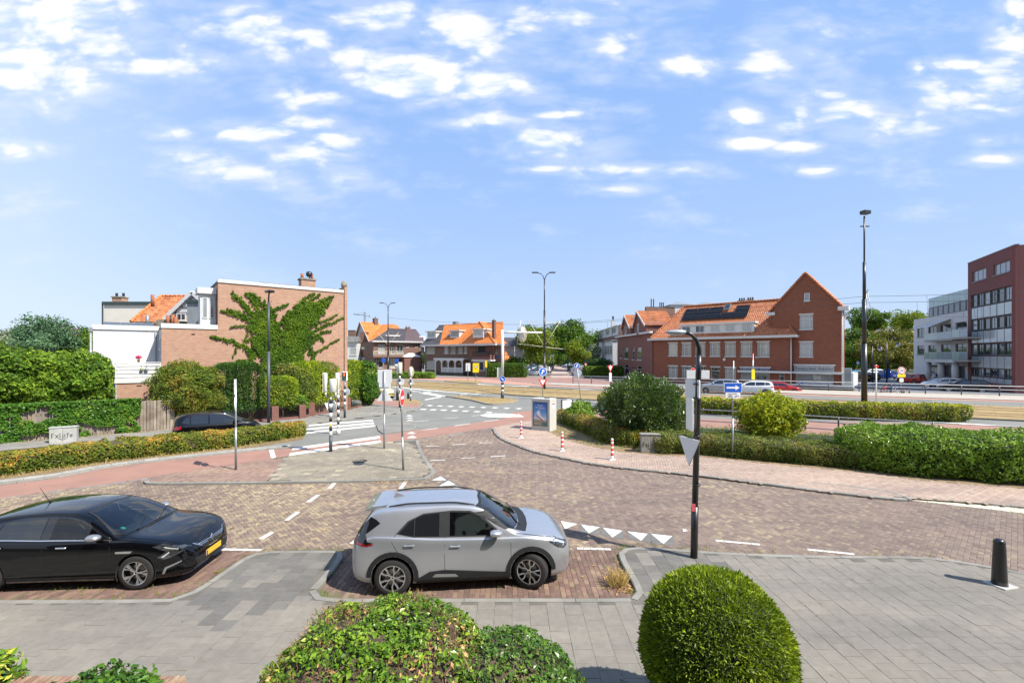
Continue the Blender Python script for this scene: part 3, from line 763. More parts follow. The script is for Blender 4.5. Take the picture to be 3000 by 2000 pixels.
sheet('side_street', [(1612,1105),(1623,1068),(1634,1058),(1641,1058),(1645,1068),(1662,1090),(1679,1105)], .018, pm('street_pink',(.40,.29,.25),.9,var=.15,scale=.4), thick=.01)
for i in range(11):
    mark([(1617+i*5.6,1104.2),(1619.5+i*5.6,1104.2),(1619.5+i*5.6,1106),(1617+i*5.6,1106)], .03)
for i in range(9):
    mark([(1622+i*4.7,1090),(1624+i*4.7,1090),(1624+i*4.7,1091.6),(1622+i*4.7,1091.6)], .03)
sheet('car_park', [(2440,1118),(2700,1112),(2800,1128),(3000,1150),(3600,1170),(3600,1174),(3000,1158),(2505,1144)], .012, asph2, thick=.01)
sheet('far_island', [(1302,1115),(1330,1112.5),(1403,1113.5),(1412,1116),(1395,1122),(1340,1119)], .1, drygrass_m, thick=.1, zc=.1)
sheet('lawn', [(2430,1108),(2700,1080),(2700,1068),(2430,1075)], .015, pm('lawn_green',(.17,.20,.06),.95,var=.3,scale=.4,col2=(.30,.27,.10)), thick=.01)
o = sheet('canal', [(2430,1098),(2690,1092),(2690,1084),(2430,1086)], .03, pm('water',(.20,.22,.19),.08,var=.1,scale=.5,bump=.3,bscale=2), thick=.01)
sheet('unseen_garden_ground', [(-16,-2.2),(16,-2.2),(16,2.98),(3.4,2.98),(3.4,4.9),(-14,4.9)], .095, pm('darkened_garden_soil', (.045,.04,.025), .95, var=.4, scale=2, bump=1, bscale=20, col2=(.03,.05,.015)), px=False, thick=.09)  # out-of-view garden ground, added dark so the black car mirrors less light
def unit(a): return a/(np.linalg.norm(a, axis=1, keepdims=True)+1e-9)
def leaves(name, P, Nn, size, mat, parent=None, aspect=.5, spread=.7, fold=True, up=.0, sizevar=.35, kind=None, spray=False):
    n = len(P); P = np.asarray(P, float); Nn = unit(np.asarray(Nn, float))
    nr = unit(Nn + rng.normal(0, spread, (n,3)) + np.array([0,0,up]))
    t = unit(np.cross(nr, rng.normal(0,1,(n,3))))
    b = np.cross(nr, t)
    s = size*np.clip(rng.normal(1, sizevar, n), .35, 2)[:,None]
    if spray:      # blade stands out along the outward direction
        t, nr = unit(Nn + rng.normal(0, spread, (n,3)) + np.array([0,0,up])), None
        b = unit(np.cross(t, rng.normal(0,1,(n,3)))); nr = np.cross(t, b)
    w = s*aspect*.5
    base = P - t*s*.5 if not spray else P
    tip = P + t*s*.5 if not spray else P + t*s
    mid = (base*.55+tip*.45)
    L = mid + b*w + nr*w*.35; Rr = mid - b*w + nr*w*.35
    V = np.stack([base, Rr, tip, L],1).reshape(-1,3)
    i = np.arange(n)*4
    if fold: Fc = np.stack([i,i+1,i+2, i,i+2,i+3],1).ravel(); me = mesh_np(name, V, Fc, 3)
    else: Fc = np.stack([i,i+1,i+2,i+3],1).ravel(); me = mesh_np(name, V, Fc, 4)
    me.materials.append(mat)
    o = link(name, me, None, parent)
    if kind: o['kind'] = kind
    return o
def sph(n):
    return unit(rng.normal(0,1,(n,3)))
def lump(P, scale=1.0, amp=.15, off=0):
    return np.array([mnoise.fractal(Vector((p[0]*scale+off, p[1]*scale, p[2]*scale)), .8, 2.0, 3) for p in P])*amp
def blob_points(c, r, n, depth=.25, amp=.18, nsc=1.2, top=None, flat=-2.0, pw=2.0):
    d = sph(int(n*1.3)); d = d[d[:,2] > flat][:n]; n = len(d)
    if pw != 2.0:
        q = (np.abs(d)**pw).sum(1)**(1/pw); dd = d/q[:,None]
    else: dd = d
    r = np.array(r)
    lp = lump(dd*r+np.array(c), nsc/ max(r)*1.6, amp)
    rad = (1+lp)*(1-depth*rng.random(n)**2.0)
    P = np.array(c)+dd*r*rad[:,None]
    return P, unit(d/r)
twig = pm('twig_brown', (.10,.07,.045), .95, var=.4, scale=6, bump=.6, bscale=30)
bark = pm('bark', (.13,.105,.08), .95, var=.35, scale=8, bump=1.0, bscale=24)
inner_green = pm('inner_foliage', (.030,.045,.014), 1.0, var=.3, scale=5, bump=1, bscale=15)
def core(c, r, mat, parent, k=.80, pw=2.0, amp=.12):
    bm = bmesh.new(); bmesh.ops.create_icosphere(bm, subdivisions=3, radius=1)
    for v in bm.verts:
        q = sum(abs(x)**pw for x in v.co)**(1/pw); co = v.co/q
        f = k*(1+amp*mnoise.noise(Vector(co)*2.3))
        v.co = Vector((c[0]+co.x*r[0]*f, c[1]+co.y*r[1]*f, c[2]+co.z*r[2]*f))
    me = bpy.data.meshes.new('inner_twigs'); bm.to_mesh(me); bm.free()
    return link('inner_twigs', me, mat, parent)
LM = {}
LM['laurel'] = leaf_mat('laurel_leaf', [(0,(.028,.07,.009)),(.34,(.065,.135,.013)),(.68,(.14,.235,.022)),(.90,(.27,.36,.035)),(1,(.42,.38,.12))], rough=.3, gloss=.10, trans=.22, nscale=1.4)
LM['privet'] = leaf_mat('privet_leaf', [(0,(.022,.06,.012)),(.4,(.05,.115,.016)),(.8,(.12,.20,.028)),(.95,(.24,.32,.05)),(1,(.42,.34,.12))], rough=.28, gloss=.12, trans=.2, nscale=2)
LM['yew'] = leaf_mat('yew_needle', [(0,(.045,.075,.007)),(.4,(.105,.155,.009)),(.75,(.19,.255,.012)),(.95,(.30,.36,.02)),(1,(.40,.16,.04))], rough=.6, gloss=.02, trans=.2, nscale=1.8)
LM['thuja'] = leaf_mat('thuja_spray', [(0,(.018,.05,.008)),(.5,(.04,.10,.012)),(.85,(.08,.16,.018)),(1,(.20,.24,.03))], rough=.6, gloss=.03, trans=.2, nscale=.9)
LM['thuja_y'] = leaf_mat('thuja_yellow', [(0,(.05,.10,.008)),(.30,(.12,.20,.013)),(.65,(.25,.32,.018)),(1,(.42,.43,.03))], rough=.6, gloss=.03, trans=.25, nscale=.7, nshift=.5)
LM['autumn'] = leaf_mat('autumn_hedge', [(0,(.045,.085,.012)),(.32,(.11,.14,.02)),(.52,(.22,.20,.03)),(.74,(.38,.22,.045)),(1,(.48,.22,.06))], rough=.5, gloss=.04, trans=.25, nscale=.9, nshift=.55)
LM['autumn2'] = leaf_mat('turning_hedge', [(0,(.05,.085,.012)),(.45,(.10,.15,.02)),(.75,(.21,.21,.03)),(1,(.34,.17,.045))], rough=.5, gloss=.04, trans=.25, nscale=.8, nshift=.5)
LM['yellow'] = leaf_mat('yellow_bush', [(0,(.07,.11,.01)),(.35,(.17,.22,.015)),(.75,(.34,.35,.02)),(1,(.46,.36,.04))], rough=.5, gloss=.04, trans=.3, nscale=1)
LM['lime'] = leaf_mat('lime_leaf', [(0,(.03,.075,.010)),(.35,(.07,.14,.015)),(.72,(.16,.25,.022)),(.96,(.28,.36,.04)),(1,(.40,.24,.05))], rough=.4, gloss=.06, trans=.3, nscale=.7)
LM['ivy'] = leaf_mat('ivy_leaf', [(0,(.018,.055,.008)),(.5,(.045,.12,.012)),(.85,(.10,.19,.02)),(.96,(.24,.24,.04)),(1,(.38,.20,.07))], rough=.35, gloss=.09, trans=.15, nscale=1)
LM['creeper'] = leaf_mat('creeper_leaf', [(0,(.022,.058,.006)),(.4,(.05,.105,.009)),(.8,(.10,.165,.011)),(1,(.20,.24,.018))], rough=.4, gloss=.05, trans=.25, nscale=.6, nshift=.45)
LM['darkgreen'] = leaf_mat('dark_shrub', [(0,(.022,.055,.010)),(.5,(.055,.105,.018)),(.9,(.12,.18,.03)),(1,(.24,.29,.08))], rough=.3, gloss=.10, trans=.15, nscale=1)
LM['fresh'] = leaf_mat('fresh_shrub', [(0,(.045,.10,.012)),(.45,(.11,.20,.022)),(.85,(.21,.31,.04)),(1,(.36,.44,.12))], rough=.4, gloss=.06, trans=.25, nscale=.8, nshift=.3)
LM['brownhedge'] = leaf_mat('brownish_hedge', [(0,(.055,.09,.018)),(.5,(.11,.145,.03)),(.8,(.19,.19,.045)),(1,(.26,.16,.06))], rough=.5, gloss=.03, trans=.2, nscale=.8, nshift=.5)
LM['tree'] = leaf_mat('tree_leaf', [(0,(.025,.06,.008)),(.5,(.06,.12,.012)),(.9,(.13,.20,.02)),(1,(.22,.26,.03))], rough=.5, gloss=.04, trans=.25, nscale=.25)
LM['tree_y'] = leaf_mat('tree_leaf_yellowish', [(0,(.05,.085,.008)),(.5,(.12,.17,.012)),(.9,(.22,.26,.02)),(1,(.34,.30,.03))], rough=.5, gloss=.04, trans=.3, nscale=.25)
LM['tree_d'] = leaf_mat('tree_leaf_dark', [(0,(.012,.035,.010)),(.5,(.03,.075,.02)),(1,(.07,.13,.03))], rough=.5, gloss=.04, trans=.15, nscale=.25)
LM['tree_b'] = leaf_mat('tree_leaf_bluish', [(0,(.03,.07,.035)),(.6,(.065,.13,.06)),(1,(.14,.22,.11))], rough=.5, gloss=.04, trans=.15, nscale=.25)
LM['tree_g'] = leaf_mat('tree_leaf_greyish', [(0,(.09,.12,.08)),(.6,(.17,.21,.13)),(1,(.27,.30,.19))], rough=.5, gloss=.04, trans=.2, nscale=.25)
LM['purple'] = leaf_mat('copper_beech', [(0,(.05,.025,.03)),(.6,(.10,.05,.055)),(1,(.17,.10,.09))], rough=.5, gloss=.04, trans=.15, nscale=.3)
LM['oakbrown'] = leaf_mat('parched_leaf', [(0,(.05,.06,.012)),(.5,(.11,.12,.02)),(.85,(.20,.17,.035)),(1,(.30,.19,.05))], rough=.5, gloss=.04, trans=.25, nscale=.25, nshift=.5)
LM['dead'] = leaf_mat('dry_leaf', [(0,(.22,.12,.05)),(.5,(.36,.22,.09)),(1,(.50,.36,.16))], rough=.7, gloss=.02, trans=.1)
LM['grass'] = leaf_mat('dry_grass_blade', [(0,(.16,.13,.04)),(.5,(.36,.27,.11)),(.85,(.46,.35,.16)),(1,(.16,.19,.04))], rough=.6, gloss=.02, trans=.2, nscale=.5, nshift=.5)
LM['weed'] = leaf_mat('weed_blade', [(0,(.05,.10,.015)),(.5,(.12,.18,.025)),(.85,(.24,.24,.05)),(1,(.42,.33,.12))], rough=.6, gloss=.02, trans=.25, nscale=1.2, nshift=.5)
def hedge(name, label, cat, line, width, z0, z1, nleaf, size, mat, group=None, amp=.12, round_=.25, spray=False, aspect=.55, coremat=None, side=1, off=0, spread=.75, top_mat=None, stems=True, cf=.88, lumps=1.6):
    line = [Vector(p) for p in line]
    seg = [(b-a).length for a, b in zip(line, line[1:])]; tot = sum(seg)
    c0 = line[0].lerp(line[-1], .5)
    root = thing(name, label, cat, (c0.x, c0.y, 0), 0, group)
    def frame(s_):
        s_ = np.clip(s_, 0, tot-1e-6); acc = 0
        for i, L in enumerate(seg):
            if s_ <= acc+L or i == len(seg)-1:
                d = (line[i+1]-line[i])/L; p = line[i]+d*(s_-acc); return p, d
            acc += L
    H = z1-z0; W = width
    per = 2*H+W; S = rng.random(nleaf)*(tot+W*1.0)-W*.5; U = rng.random(nleaf)*per
    fr = [frame(s_) for s_ in np.clip(S, 0, tot)]
    B = np.array([(p.x, p.y) for p, d in fr]); Dd = np.array([(d.x, d.y) for p, d in fr]); Nn = np.stack([-Dd[:,1], Dd[:,0]],1)*side
    ang = rng.random(nleaf)*2*math.pi; pw = 2/(round_+.001) if round_ < 1 else 2
    pw = {True: max(2.0, 1.6/round_)}[True]
    ca, sa = np.cos(ang), np.sin(ang)
    q = (np.abs(ca)**pw+np.abs(sa)**pw)**(1/pw)
    a = ca/q; b = sa/q
    over = np.maximum(0, np.maximum(-S, S-tot))/(W*.5)     # rounded ends
    shr = np.sqrt(np.clip(1-over**2.5, 0, 1))
    inr = 1-.30*rng.random(nleaf)**2
    endcap = rng.random(nleaf) < (W*H*2)/(per*tot+W*H*2)
    rr = np.sqrt(rng.random(nleaf));
    A = a*shr*inr; Z = b*(.35+.65*shr)*inr
    S2 = np.clip(S, 0, tot)
    dirS = np.where(S < 0, -1, np.where(S > tot, 1, 0))*over
    se = np.where(rng.random(nleaf) < .5, -W*.5*.9, tot+W*.5*.9)
    PX = B[:,0]+Nn[:,0]*(W/2+A*W/2)+Dd[:,0]*(dirS*W*.5)
    PY = B[:,1]+Nn[:,1]*(W/2+A*W/2)+Dd[:,1]*(dirS*W*.5)
    PZ = (z0+z1)/2+Z*H/2
    P = np.stack([PX,PY,PZ],1)
    n3 = np.stack([Nn[:,0]*a+Dd[:,0]*dirS, Nn[:,1]*a+Dd[:,1]*dirS, b],1)
    lp = lump(P, lumps, amp, off)
    P += unit(n3)*lp[:,None]; P[:,2] = np.maximum(P[:,2], z0+.02)
    P -= np.array([c0.x, c0.y, 0])
    if top_mat is not None:
        tm = (b+rng.normal(0,.45,nleaf)+lp/amp*.6) > .62
        leaves('foliage', P[tm], n3[tm], size, top_mat, root, aspect, spread, spray=spray, kind='stuff')
        leaves('foliage', P[~tm], n3[~tm], size, mat, root, aspect, spread, spray=spray, kind='stuff')
    else: leaves('foliage', P, n3, size, mat, root, aspect, spread, spray=spray, kind='stuff')
    b_ = MB(); k_ = cf; pts = []
    nS = max(2, int(tot/.6)+1)
    for i in range(nS+1):
        p, d = frame(tot*i/nS); nn = Vector((-d.y, d.x))*side
        e = .55 if i in (0, nS) else 1.0
        for (aa, zz) in ((-.62,-1),(-1,-.5),(-1,.6),(-.6,1),(.6,1),(1,.6),(1,-.5),(.62,-1)):
            x = p+nn*(W/2+aa*W/2*k_*e*.93); pts.append((x.x-c0.x, x.y-c0.y, (z0+z1)/2+zz*H/2*k_*(.95 if e==1 else .8)))
    fs = []
    for i in range(nS):
        for j in range(8): fs.append((i*8+j, i*8+(j+1)%8, (i+1)*8+(j+1)%8, (i+1)*8+j))
    fs += [tuple(range(7,-1,-1)), tuple(nS*8+j for j in range(8))]
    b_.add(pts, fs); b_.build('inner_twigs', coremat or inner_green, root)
    if stems:
        sb = MB(); ns = max(2, int(tot/.45))
        for i in range(ns):
            p, d = frame(tot*(i+.5)/ns); nn = Vector((-d.y, d.x))*side; x = p+nn*(W*random.uniform(.3,.7))
            r_ = .02 if z0 < .4 else .06
            sb.tube([(x.x-c0.x, x.y-c0.y, 0), (x.x-c0.x+random.uniform(-.05,.05), x.y-c0.y, z0+H*.3)], [r_, r_*.8], 6)
        sb.build('stems', bark, root)['kind'] = 'stuff'
    return root
def bush(name, label, cat, c, r, nleaf, size, mat, amp=.2, nsc=1.6, aspect=.55, spray=False, pw=2.0, coremat=None, depth=.3, k=.8, stems=0, group=None, spread=.75, up=0.0, extra=None):
    root = thing(name, label, cat, (c[0], c[1], 0), 0, group)
    cc = (0, 0, c[2])
    P, Nn = blob_points(cc, r, nleaf, depth, amp, nsc, pw=pw)
    m = P[:,2] > .05; P, Nn = P[m], Nn[m]
    if extra is not None: mm = extra(P)
    leaves('foliage', P, Nn, size, mat, root, aspect, spread, spray=spray, up=up, kind='stuff')
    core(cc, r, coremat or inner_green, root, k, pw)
    if stems:
        sb = MB()
        for i in range(stems):
            a = 2*math.pi*i/stems+random.uniform(-.3,.3)
            sb.tube([(.05*math.cos(a), .05*math.sin(a), 0), (r[0]*.3*math.cos(a), r[1]*.3*math.sin(a), max(.2,c[2]-r[2]*.8)), (r[0]*.6*math.cos(a), r[1]*.6*math.sin(a), c[2])], [.045,.035,.015], 6)
        sb.build('stems', bark, root)['kind'] = 'stuff'
    return root
def tree(name, label, base, h, crown, nleaf, size, mat, trunk_r=.2, nb=26, group=None, lean=0, clear=.35, flatten=1.0, cat='tree', dens=.45):
    root = thing(name, label, cat, (base[0], base[1], 0), random.random()*6, group)
    rx, ry, rz = crown; cz = h-rz
    tb = MB(); top = (lean, 0, cz+rz*.4)
    tb.tube([(0,0,0),(lean*.3,.0,cz*.5),(lean*.7,0,cz),top], [trunk_r, trunk_r*.75, trunk_r*.5, trunk_r*.15], 8)
    cs = []
    for i in range(nb):
        d = unit(rng.normal(0,1,(1,3)))[0]; rr = rng.random()**.45*.80
        c = np.array([d[0]*rx*rr, d[1]*ry*rr, cz+d[2]*rz*rr]); cs.append(c)
        if i < 9:
            tb.tube([(lean*.5,0,cz*random.uniform(.6,1.0)), tuple(c*[.5,.5,1]+np.array([0,0,-.1*rz])), tuple(c)], [trunk_r*.35, trunk_r*.2, trunk_r*.08], 5)
    tb.build('trunk', bark, root)
    Ps = []; Ns = []; each = nleaf//nb
    R0 = min(rx,ry,rz)*dens
    for c in cs:
        r_ = R0*random.uniform(.7,1.3)
        d = sph(each); f = (1-.45*rng.random(each)**1.5)
        P = c+d*np.array([r_*1.15, r_*1.15, r_*.8*flatten])*f[:,None]
        P += rng.normal(0, r_*.12, P.shape); Ps.append(P); Ns.append(d+np.array([0,0,.35]))
    leaves('crown', np.concatenate(Ps), np.concatenate(Ns), size, mat, root, .65, .7, kind='stuff')
    return root
b1 = thing('laurel_hedge', 'big domed laurel hedge with bare brown twig patches, before the silver car', 'hedge', (-1.41,4.75,0))
P, Nn = blob_points((0,0,.74), (1.10,1.0,.94), 50000, .15, .13, 1.6, pw=3.1); m = P[:,2] > .05; P, Nn = P[m], Nn[m]
bare = lambda P: np.array([mnoise.fractal(Vector((p[0]*1.7+4,p[1]*1.7,p[2]*1.7)),.7,2,3) for p in P])
g_ = bare(P); kk = (g_ < .20) | (rng.random(len(P)) < .25)
leaves('foliage', P[kk], Nn[kk], .050, LM['laurel'], b1, .55, .8, up=.25, kind='stuff')
core((0,0,.74), (1.10,1.0,.94), twig, b1, .90, 3.1)
P, Nn = blob_points((0,0,.74), (1.095,.995,.935), 26000, .08, .13, 1.6, pw=3.1); g_ = bare(P); kk = (g_ > .13) & (P[:,2] > .35)
leaves('bare_twigs', P[kk], Nn[kk], .060, leaf_mat('bare_twig', [(0,(.09,.055,.03)),(.6,(.20,.13,.07)),(1,(.42,.30,.17))], trans=0, gloss=.02), b1, .09, .75, spray=True, up=.2, kind='stuff')
kk = (g_ > .10) & (rng.random(len(P)) < .10); leaves('dry_leaves', P[kk], Nn[kk], .045, LM['dead'], b1, .55, .6, kind='stuff')
b2 = bush('ivy_mound', 'lower rounded mound of dark privet and ivy right of the domed laurel hedge', 'hedge', (-.12,4.72,.61), (.90,.95,.79), 26000, .042, LM['privet'], amp=.12, nsc=1.8, pw=2.4, depth=.15, k=.9, coremat=twig, aspect=.6, up=.25)
yc = (2.24,5.02,1.23)
yew = thing('topiary_yew', 'clipped egg-shaped yew with fine olive needles standing on the sidewalk edge', 'topiary', (yc[0],yc[1],0))
d = sph(60000); rad = (1+.035*np.array([mnoise.fractal(Vector(p*2.2), .8, 2, 3) for p in d]))*(1-.07*rng.random(len(d))**1.5)
P = d*np.array([.78,.78,.80])*rad[:,None]+np.array([0,0,yc[2]])
leaves('foliage', P, d, .040, LM['yew'], yew, .30, .60, spray=True, sizevar=.4, kind='stuff')
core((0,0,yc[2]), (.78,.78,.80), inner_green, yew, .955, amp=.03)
MB().tube([(0,0,0),(0,0,.9)], [.07,.06], 8).build('trunk', bark, yew)
bush('low_ivy', 'small clump of dark garden leaves at the foot of the clipped yew', 'bush', (1.25,5.0,.30), (.75,.45,.42), 5000, .045, LM['privet'], amp=.2, nsc=2, k=.85)
bush('corner_shrub', 'glossy leaves spilling over the low brick garden wall', 'bush', (-4.28,4.75,.70), (.62,.42,.40), 4200, .065, LM['ivy'], amp=.25, nsc=2, k=.8, up=.3)
bush('variegated_shrub', 'yellow-edged leaves poking in beside the garden wall', 'bush', (-5.95,5.0,.75), (.42,.35,.45), 1600, .11, leaf_mat('variegated_leaf', [(0,(.03,.09,.01)),(.5,(.10,.20,.02)),(.75,(.45,.42,.05)),(1,(.60,.55,.10))], rough=.3, gloss=.09), amp=.25, nsc=2, k=.8, aspect=.35, up=.4)
hl3 = [(p[0], p[1]) for p in hl]
hedge('turning_hedge', 'long low hedge turning yellow and orange between the red cycle path and the side street', 'hedge', hl3, 1.15, .02, .84, 52000, .085, LM['autumn2'], amp=.13, round_=.3, top_mat=LM['autumn'], coremat=twig, side=1)
D3 = (D.x, D.y)
FX = lambda t, s_=0.0: FLp(t, s_)
pl = hedge('pleached_limes', 'broad block of lime leaves above the ivy-covered fence', 'hedge', [FX(-13,1.0),FX(-2.9,1.0)], 2.6, 1.55, 4.45, 60000, .145, LM['lime'], amp=.42, round_=.5, stems=False, aspect=.75, cf=.76)
for t in (-11,-8,-5,-3):
    MB().tube([(*FX(t,2.2),0),(*FX(t,2.2),2.4)], .09, 8).build('trunk', bark, pl).location = (-pl.location.x,-pl.location.y,0)
bush('reddish_shrub', 'spreading shrub with green and reddish leaves right of the plank fence', 'bush', (*FX(1.9,.5),2.35), (1.95,1.15,1.62), 34000, .095, LM['autumn2'], amp=.28, nsc=1.8, pw=2.3, stems=6, k=.72, spread=.9)
hedge('thuja_block', 'tall square-clipped dark conifer block right of the black hatchback', 'hedge', [FX(3.95,.1),FX(5.35,.1)], 1.5, .75, 3.85, 26000, .11, LM['thuja'], amp=.10, round_=.22, aspect=.35, spray=True, spread=.55)
hedge('thuja_dome', 'rounded yellow-green conifer on a trunk behind the grey lamp post', 'hedge', [FX(6.5,.2),FX(7.5,.2)], 1.5, .85, 2.9, 16000, .10, LM['thuja_y'], amp=.10, round_=.55, aspect=.35, spray=True, spread=.55)
hedge('thuja_screen', 'big yellow-green conifer hedge by the corner with the pedestrian signal', 'hedge', [(-14.5,32.9),(-13.5,35.6),(-12.6,38.2)], 2.2, .75, 3.85, 44000, .15, LM['thuja_y'], amp=.2, round_=.35, aspect=.35, spray=True, spread=.6, side=1, cf=.84)
bush('pyracantha', 'loose dark reddish shrub between the two yellow-green conifers', 'bush', (-15.9,32.6,2.1), (1.6,.9,1.75), 12000, .11, LM['brownhedge'], amp=.3, k=.7)
bush('bright_laurel', 'bright glossy leaves at the foot of the conifers by the iron fence', 'bush', (-14.9,31.7,1.15), (.8,.4,.55), 2600, .10, LM['fresh'], amp=.3, k=.7)
bush('ivy_clump', 'dark ivy clump filling the curved iron fence at the corner', 'bush', (-12.3,38.9,2.0), (.9,1.0,1.9), 9000, .14, LM['ivy'], amp=.2, k=.8)
cn = thing('spruce_tree', 'small dark conical conifer against the right end of the ivy-clad wall', 'tree', (-14.4,36.8,0))
n = 14000; z = rng.random(n)**.8*5.3; r_ = (5.35-z)/5.35*1.9*(.75+.25*np.sin(z*9)); a = rng.random(n)*2*math.pi
P = np.stack([np.cos(a)*r_*(1-.3*rng.random(n)**2), np.sin(a)*r_, z+.2],1); leaves('crown', P, np.stack([np.cos(a),np.sin(a),.3+0*a],1), .16, LM['tree_d'], cn, .3, .5, spray=True, kind='stuff')
MB().tube([(0,0,0),(0,0,5.2)], [.12,.02], 6).build('trunk', bark, cn)
w = lambda *pp: [G(*p) for p in pp]
hedge('low_hedge', 'orange-tinged low hedge running from the poster box to the grey cabinet', 'hedge', w((1633,1240),(1706,1272),(1757,1300),(1842,1314)), 1.2, .02, .88, 22000, .075, LM['autumn2'], amp=.12, round_=.3, top_mat=LM['autumn'], coremat=twig, side=1)
hedge('brownish_hedge', 'long low brownish green hedge behind the black lamp post', 'hedge', w((1966,1336),(2051,1337),(2255,1358),(2531,1384)), 1.9, .02, .88, 46000, .07, LM['brownhedge'], amp=.14, round_=.28, coremat=twig, side=1)
hedge('leafy_hedge', 'dense fresh green hedge with loose shoots beside the pink footpath', 'hedge', w((2575,1392),(2700,1407),(3000,1431),(3450,1468)), 2.7, .02, 1.66, 62000, .10, LM['fresh'], amp=.22, round_=.35, side=1, spread=.95, aspect=.45)
hedge('tram_hedge', 'long yellow-green hedge along the dry tram verge', 'hedge', [(7.6,38.2),(13,34.5),(19.8,31.6),(24.8,30.2),(29.8,29.8)], 1.3, .02, 1.15, 46000, .11, LM['autumn2'], amp=.16, round_=.3, top_mat=LM['yellow'], coremat=twig, side=1)
bush('holly_bush', 'large dark glossy bush behind the graffitied grey cabinet', 'bush', (6.7,23.2,1.55), (2.05,1.7,1.75), 36000, .12, LM['darkgreen'], amp=.30, nsc=2.2, k=.75, depth=.35, spray=True, aspect=.4, up=.5, spread=.6)
bush('maple_bush', 'yellowing many-stemmed bush right of the blue arrow sign', 'bush', (12.05,21.2,1.58), (1.42,1.2,1.05), 16000, .11, LM['yellow'], amp=.32, nsc=2.0, stems=9, k=.55, depth=.5, spread=.9)
hedge('undergrowth', 'rough green weeds between the low hedge and the silver rails', 'undergrowth', [(4.6,25.4),(9.0,22.6),(13.5,20.9),(16.5,19.2)], 2.2, .02, .62, 16000, .12, LM['weed'], amp=.25, round_=.5, aspect=.18, spray=True, side=1, stems=False)
bush('wild_bush', 'small loose green bush beside the metal gate panel', 'bush', (4.3,28.6,.75), (.9,.8,.75), 6000, .10, LM['fresh'], amp=.35, k=.6)
def tufts(name, label, pts, n_each, h, mat, spread=.10, kind='stuff', cat='grass', asp=.10):
    P = [];
    for (x, y, z) in pts:
        for i in range(n_each): P.append((x+random.gauss(0,spread), y+random.gauss(0,spread), z))
    P = np.array(P); o = leaves(name, P, np.tile([0,0,1.0],(len(P),1)), h, mat, None, asp, .42, spray=True, sizevar=.4)
    tag(o, label, cat, None, kind); return o
def scatter(poly, n, z):
    P = np.array(poly); lo, hi = P.min(0), P.max(0); q = rng.random((n,2))*(hi-lo)+lo; q = q[inpoly(q, poly)]
    return [(x,y,z) for x,y in q]
tr = [G(*p) for p in tram]
tufts('dry_grass', 'short straw-coloured grass along the tram verge', scatter(tr, 9000, .05), 3, .20, LM['grass'], .3)
tufts('verge_weeds', 'dry grass and weeds in front of the low hedges', scatter([G(*p) for p in ((1577,1232),(1590,1256),(1650,1285),(1720,1305),(1800,1320),(1931,1336),(2051,1339),(2255,1360),(2531,1386),(2700,1408),(2700,1395),(2300,1350),(1931,1322),(1870,1310),(1757,1290),(1700,1262),(1630,1235))], 2600, .07), 5, .13, LM['weed'], .08)
tufts('hedge_foot_grass', 'yellow grass and fallen leaves at the foot of the long hedge', [(a[0]*(1-t)+b_[0]*t+random.uniform(.0,.4), a[1]*(1-t)+b_[1]*t-random.uniform(.0,.4), .05) for a, b_ in zip(hl, hl[1:]) for t in np.arange(0,1,.012)], 5, .12, LM['grass'], .10)
tufts('island_grass', 'dry grass on the small splitter island round the white gantry pole', scatter([G(*p) for p in ((1304,1160),(1380,1169),(1422,1180),(1480,1180),(1512,1175),(1518,1171),(1400,1163))], 900, .1), 4, .12, LM['grass'], .12)
wp = []
def along(pts, n, z, j=.05):
    pts = [Vector(p) for p in pts]
    for _ in range(n):
        i = random.randrange(len(pts)-1); t = random.random(); p = pts[i].lerp(pts[i+1], t)
        if mnoise.noise(Vector((p.x*1.3, p.y*1.3, 3))) > -.12: wp.append((p.x+random.gauss(0,j), p.y+random.gauss(0,j), z))
along([Gz(*p,.02) for p in ((300,1757),(446,1756),(510,1753),(574,1729),(622,1697),(670,1665),(717,1634),(750,1622),(800,1612),(960,1612),(1006,1612),(1006,1637),(966,1689),(935,1722),(933,1738),(950,1748))], 150, .02, .07)
along([Gz(*p,.02) for p in ((1850,1745),(1858,1729),(1843,1699),(1813,1644),(1805,1619),(1826,1602),(1870,1598),(2032,1608),(2170,1616),(2419,1623),(2640,1625),(2861,1647),(3000,1673))], 170, .02, .06)
along([Gz(*p,.02) for p in ((445,1414),(900,1410),(1206,1403),(1248,1397),(1267,1384),(1261,1371),(1235,1331),(1221,1295))], 200, .02, .08)
along([Gz(*p,.09) for p in ((1460,1262),(1512,1290),(1600,1305),(1700,1320),(1900,1352),(2100,1370),(2400,1400),(2600,1420))], 160, .09, .35)
along([Gz(*p,.02) for p in right_kerb_px], 110, .02, .06)
kw = [(random.uniform(-2.4,2.3), random.uniform(8.4,10.2), .02) for _ in range(70)]+[(random.uniform(-9,-4.5), random.uniform(8.35,8.7), .02) for _ in range(40)]
tufts('joint_weeds', 'small green weeds growing from paving joints and kerb edges', wp+kw, 7, .055, LM['weed'], .035)
jp = [((round(random.uniform(-8,9)/.3))*.3, random.uniform(6.1,10.3), SWZ) for _ in range(420)]
jp = [p for p in jp if inpoly(np.array([[p[0],p[1]]]), sw_poly)[0] and mnoise.noise(Vector((p[0]*.8,p[1]*.8,1))) > .05]
tufts('slab_joint_moss', 'thin moss and grass in the sidewalk slab joints', jp, 5, .035, LM['weed'], .02)
tufts('straw_clump', 'tuft of bleached dry grass in the corner of the parking bay', [(2.02+random.gauss(0,.05), 8.72+random.gauss(0,.05), .02) for _ in range(14)], 26, .26, LM['grass'], .05, asp=.035)
fl = [(x+random.gauss(0,.25), y+random.gauss(0,.2), z) for (x,y,z) in [(*random.choice(hl3),.07) for _ in range(200)]]
